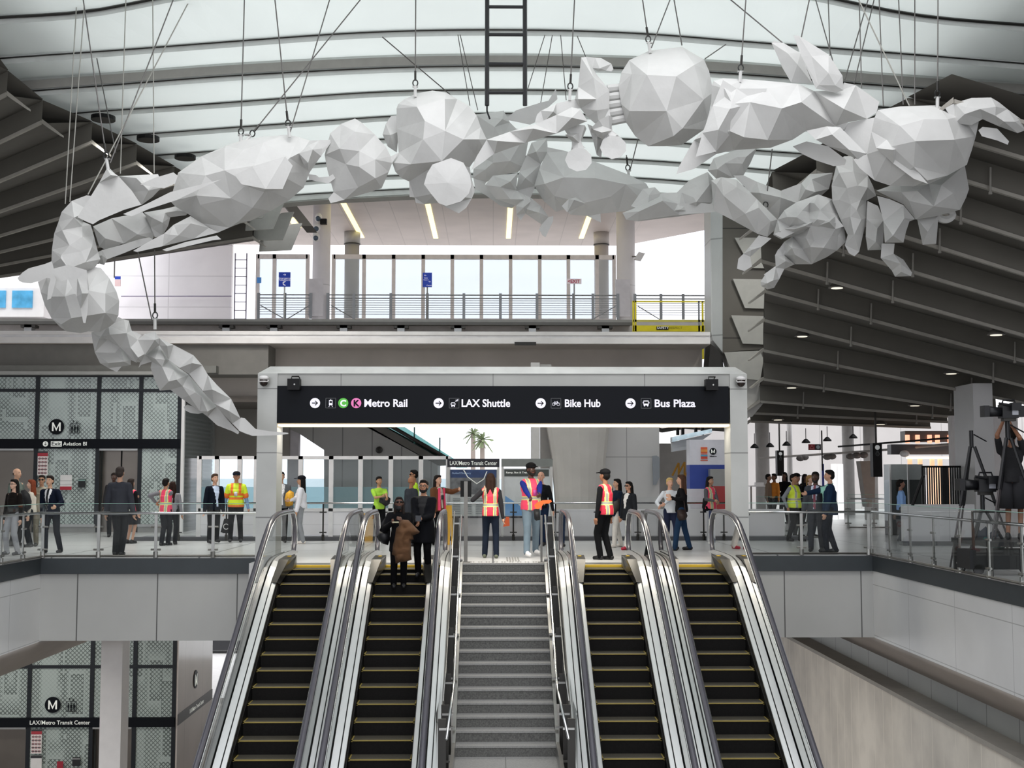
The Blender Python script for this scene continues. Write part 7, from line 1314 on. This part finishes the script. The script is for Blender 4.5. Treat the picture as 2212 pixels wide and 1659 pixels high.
blob('orange_vest_bundle', Z4, Ym - .42, .06, [(1060, 700), (1140, 668), (1260, 662), (1276, 688), (1230, 716), (1160, 715), (1120, 770), (1080, 795), (1040, 790), (1020, 740)], mat('#e0642a', .7), 'orange folded vest held by the big man in the pink vest', 'vest', 21, 10)
blob('black_pouch', Z4, Ym - .4, .05, [(1010, 800), (1060, 785), (1095, 790), (1112, 945), (1050, 962), (1025, 940)], mat('#0e0f14', .6), 'black tote pouch hanging from the hand of the big man', 'bag', 22, 14, rough=.05)
blob('orange_tote', Z4, PZ(1090, 1198).y, .05, [(618, 905), (665, 910), (668, 1035), (575, 1048), (600, 960)], mat('#c0542a', .7), 'orange paper tote beside the long haired woman in the pink vest', 'bag', 23, 14, rough=.05)
Z5 = (1300, 1010, 6.506)
blob('handbag', Z5, PZ(1333, 1182).y - .25, .08, [(90, 500), (190, 470), (225, 435), (252, 440), (258, 570), (200, 640), (90, 615)], mat('#4a423e', .6), 'grey brown shoulder bag of the woman in the navy jacket', 'bag', 24, 16, rough=.08)
hb_ = blob('handbag', Z5, PZ(1470, 1189).y - .22, .08, [(1060, 600), (1120, 585), (1180, 600), (1205, 680), (1180, 735), (1090, 748), (1060, 700)], mat('#2e1d17', .6), 'dark brown leather shoulder bag of the woman in flared jeans', 'bag', 25, 16, rough=.1)
Ys = PZ(1470, 1189).y - .2; bs_ = tag(MB().tube([P(1475, 1058, Ys + .1), P(1477, 1080, Ys), P(1480, 1102, Ys)], .012, 5).build('bag_strap', mat('#2e1d17', .6)), 'x', 'x'); attach(bs_, hb_)
blob('carried_coat', Z5, PZ(1535, 1168).y - .18, .1, [(1420, 440), (1480, 380), (1530, 430), (1545, 520), (1500, 600), (1440, 632), (1408, 560)], mat('#101013', .9), 'black coat hanging from the arm of the woman in the open pink vest', 'coat', 26, 14)
Z2 = (320, 1000, 6.144)
blob('vest_bundle', Z2, PZ(640, 1174).y - .15, .1, [(1830, 400), (1880, 362), (1935, 390), (1935, 470), (1920, 560), (1870, 578), (1825, 575), (1808, 480)], mat('#f0a82a', .6, 0, .35, 14.), 'yellow and orange vest bundle held by the woman in the white jacket', 'vest', 27, 10)
tb_ = blob('tote_bag', Z2, PZ(490, 1170).y - .2, .06, [(960, 920), (1000, 770), (1010, 740), (1095, 740), (1100, 860), (1085, 935), (1010, 930)], mat('#14161a', .7), 'black tote bag with a round emblem between the two men by the railing', 'bag', 28, 30, rough=.05)
q = P(320 + 1035 / 6.144, 1000 + 845 / 6.144, PZ(490, 1170).y - .3); rt = MB(); disc(rt, q.x, q.z, q.y, .075, 16, ring=.018); ro = tag(rt.build('round_emblem', WHITE), 'x', 'x'); attach(ro, tb_)
blob('work_helmet', Z3, PZ(818, 1172).y - .38, .08, [(215, 500), (245, 475), (300, 485), (342, 520), (330, 580), (285, 612), (240, 580), (205, 560)], mat('#17181b', .5), 'black helmet held by the man in the lime polo', 'helmet', 29, 12)
blob('backpack', (0, 990, 6.7), PZ(63, 1182).y - .3, .12, [(300, 470), (360, 450), (430, 520), (460, 620), (450, 720), (380, 780), (310, 740), (290, 600)], mat('#0e0f12', .8), 'black backpack on the red haired woman', 'backpack', 30, 16, rough=.1)
# ------------------------------------------------------------------ video crew at the far right
Yv = 21.6; zf = .56; c = P(2190, 1160, Yv)
t = thing('camera_riser', 'low black platform the camera operator stands on', 'platform', (c.x + .2, Yv, 0)); MB().box(c.x - .75, c.x + 1.6, Yv - .8, Yv + .9, .48, zf).build('platform_top', BLACK, t)
for a in (-.7, 1.5):
    for b in (-.75, .85): MB().box(c.x + a - .03, c.x + a + .03, Yv + b - .03, Yv + b + .03, 0, .48).build('leg', DKSTEEL, t)
person('camera operator in a dark shirt and shorts reaching up to a video camera', x=2192, y=1172, Y=Yv, z0=zf, top=922, yaw=150, skin='#8d6148', hair='#1c1613', shirt='#2b2b2d', sleeve='short', pants=None, skirt=None, Lh=(2168, 908, -.05), Rh=(2184, 918, -.1), fat=1.05, bare=True, lanyard='#222226', badge='#e8e8e8')
L_ = person.last; sp = MB()
for s in (-1, 1): sp.tube([L_['M'] @ (L_['pel'] + Vector((s * .09, 0, .03))) + L_['B'], L_['M'] @ (L_['pel'] + Vector((s * .1, 0, -.48))) + L_['B']], [.13, .12], 12)
sp.build('shorts', mat('#26262a', .9), [o for o in COL.objects if str(o.get('label', '')).startswith('camera operator')][0], True)
KB = mat('#15161a', .45, .1)
def videocam(c, s, lab):
    t = thing('video_camera', lab, 'camera', tuple(c + Vector((0, 0, -.15 * s)))); B = lambda x0, x1, y0, y1, z0, z1, nm, m=KB: MB().box(c.x + x0 * s, c.x + x1 * s, c.y + y0 * s, c.y + y1 * s, c.z + z0 * s, c.z + z1 * s).build(nm, m, t)
    B(-.13, .13, -.1, .1, -.1, .12, 'camera_body'); MB().cyl(c + Vector((-.13 * s, 0, 0)), c + Vector((-.36 * s, 0, .01)), .075 * s, 14, .09 * s).build('lens', KB, t, True); B(-.42, -.34, -.1, .1, -.08, .1, 'matte_box'); MB().tube([c + Vector(v) * s for v in ((-.1, 0, .12), (-.08, 0, .19), (.1, 0, .19), (.12, 0, .12))], .016, 6).build('top_handle', KB, t)
    B(-.02, .14, -.2, -.1, .02, .14, 'viewfinder'); B(.13, .24, -.07, .07, -.08, .1, 'battery'); B(.02, .12, -.11, -.1, -.05, .03, 'side_screen', mat('#b9bcc4', .3)); MB().cyl(c + Vector((.02 * s, -.13 * s, .1 * s)), c + Vector((-.2 * s, -.13 * s, .13 * s)), .02 * s, 8).build('microphone', KB, t); MB().box(c.x - .1 * s, c.x + .1 * s, c.y - .06 * s, c.y + .06 * s, c.z - .15 * s, c.z - .1 * s).build('mounting_plate', DKSTEEL, t)
    return t
def tripod(x, ytop, Y, spread, lab, z0=0., h0=None, col=KB):
    c = P(x, ytop, Y); t = thing('tripod', lab, 'tripod', (c.x, Y, z0)); MB().cyl(c + Vector((0, 0, -.32)), c, .04, 10).build('tripod_head', col, t); MB().tube([c + Vector((0, 0, -.05)), c + Vector((.32, .1, -.2))], .012, 6).build('pan_handle', col, t)
    for k in range(3):
        a = math.radians(95 + 120 * k); f = Vector((c.x + spread * math.cos(a), Y + spread * math.sin(a), z0)); s0 = c + Vector((.05 * math.cos(a), .05 * math.sin(a), -.3)); m_ = s0.lerp(f, .5); MB().tube([s0, m_], .03, 6).build('leg', col, t); MB().tube([m_, f], .018, 6).build('leg', mat('#4a4547', .4, .3), t)
    return t
videocam(P(2178, 890, Yv - .35), 1.05, 'video camera held high by the operator at the right edge'); tripod(2176, 908, Yv - .3, .55, 'tall black tripod beneath the raised video camera', .56)
videocam(P(2128, 1048, 22.0), 1.15, 'black video camera on a tripod in the middle of the crew gear'); tripod(2122, 1066, 22.0, .6, 'black tripod carrying the middle video camera')
tripod(2098, 930, 23.5, .75, 'tall thin tripod with an empty head left of the camera operator')
tag(MB().tube([P(1994, 1028, 27.5), P(1971, 1092, 27.5)], .035, 6).build('leaning_pole', BLACK), 'black pole leaning beside the woman in the light blue shirt', 'pole')
t = thing('equipment_cart', 'black wheeled gear cart behind the glass at the right edge', 'cart', (P(2150, 1150, 21.0).x, 21.0, 0)); q = P(2165, 1150, 21.)
MB().box(q.x - .55, q.x + .6, 21., 21.6, .1, .42).build('crate', mat('#14161a', .7), t); MB().tube([(q.x - .45, 21.1, .42), (q.x - .45, 21.1, 1.05), (q.x + .1, 21.1, 1.05)], .025, 6).build('cart_handle', BLACK, t); MB().cyl((q.x - .4, 21., .1), (q.x - .4, 21.06, .1), .09, 10).build('wheel', RUBBER, t)
blob('equipment_bag', (1900, 860, 4.878), 21.9, .3, [(1090, 1480), (1110, 1462), (1200, 1478), (1300, 1500), (1330, 1560), (1300, 1600), (1180, 1580), (1110, 1560)], mat('#2f6a66', .8), 'teal equipment bag behind the glass at the right', 'bag', 31, 14)
blob('folded_tarp', (1900, 860, 4.878), 23.4, .3, [(990, 1420), (1020, 1340), (1060, 1400), (1120, 1350), (1160, 1420), (1230, 1380), (1260, 1460), (1120, 1475), (1000, 1465)], mat('#232a38', .9), 'dark folded tarp behind the glass left of the teal bag', 'tarp', 32, 14, rough=.6)
# clean up helper properties
for o in bpy.data.objects:
    if '_o' in o: del o['_o']
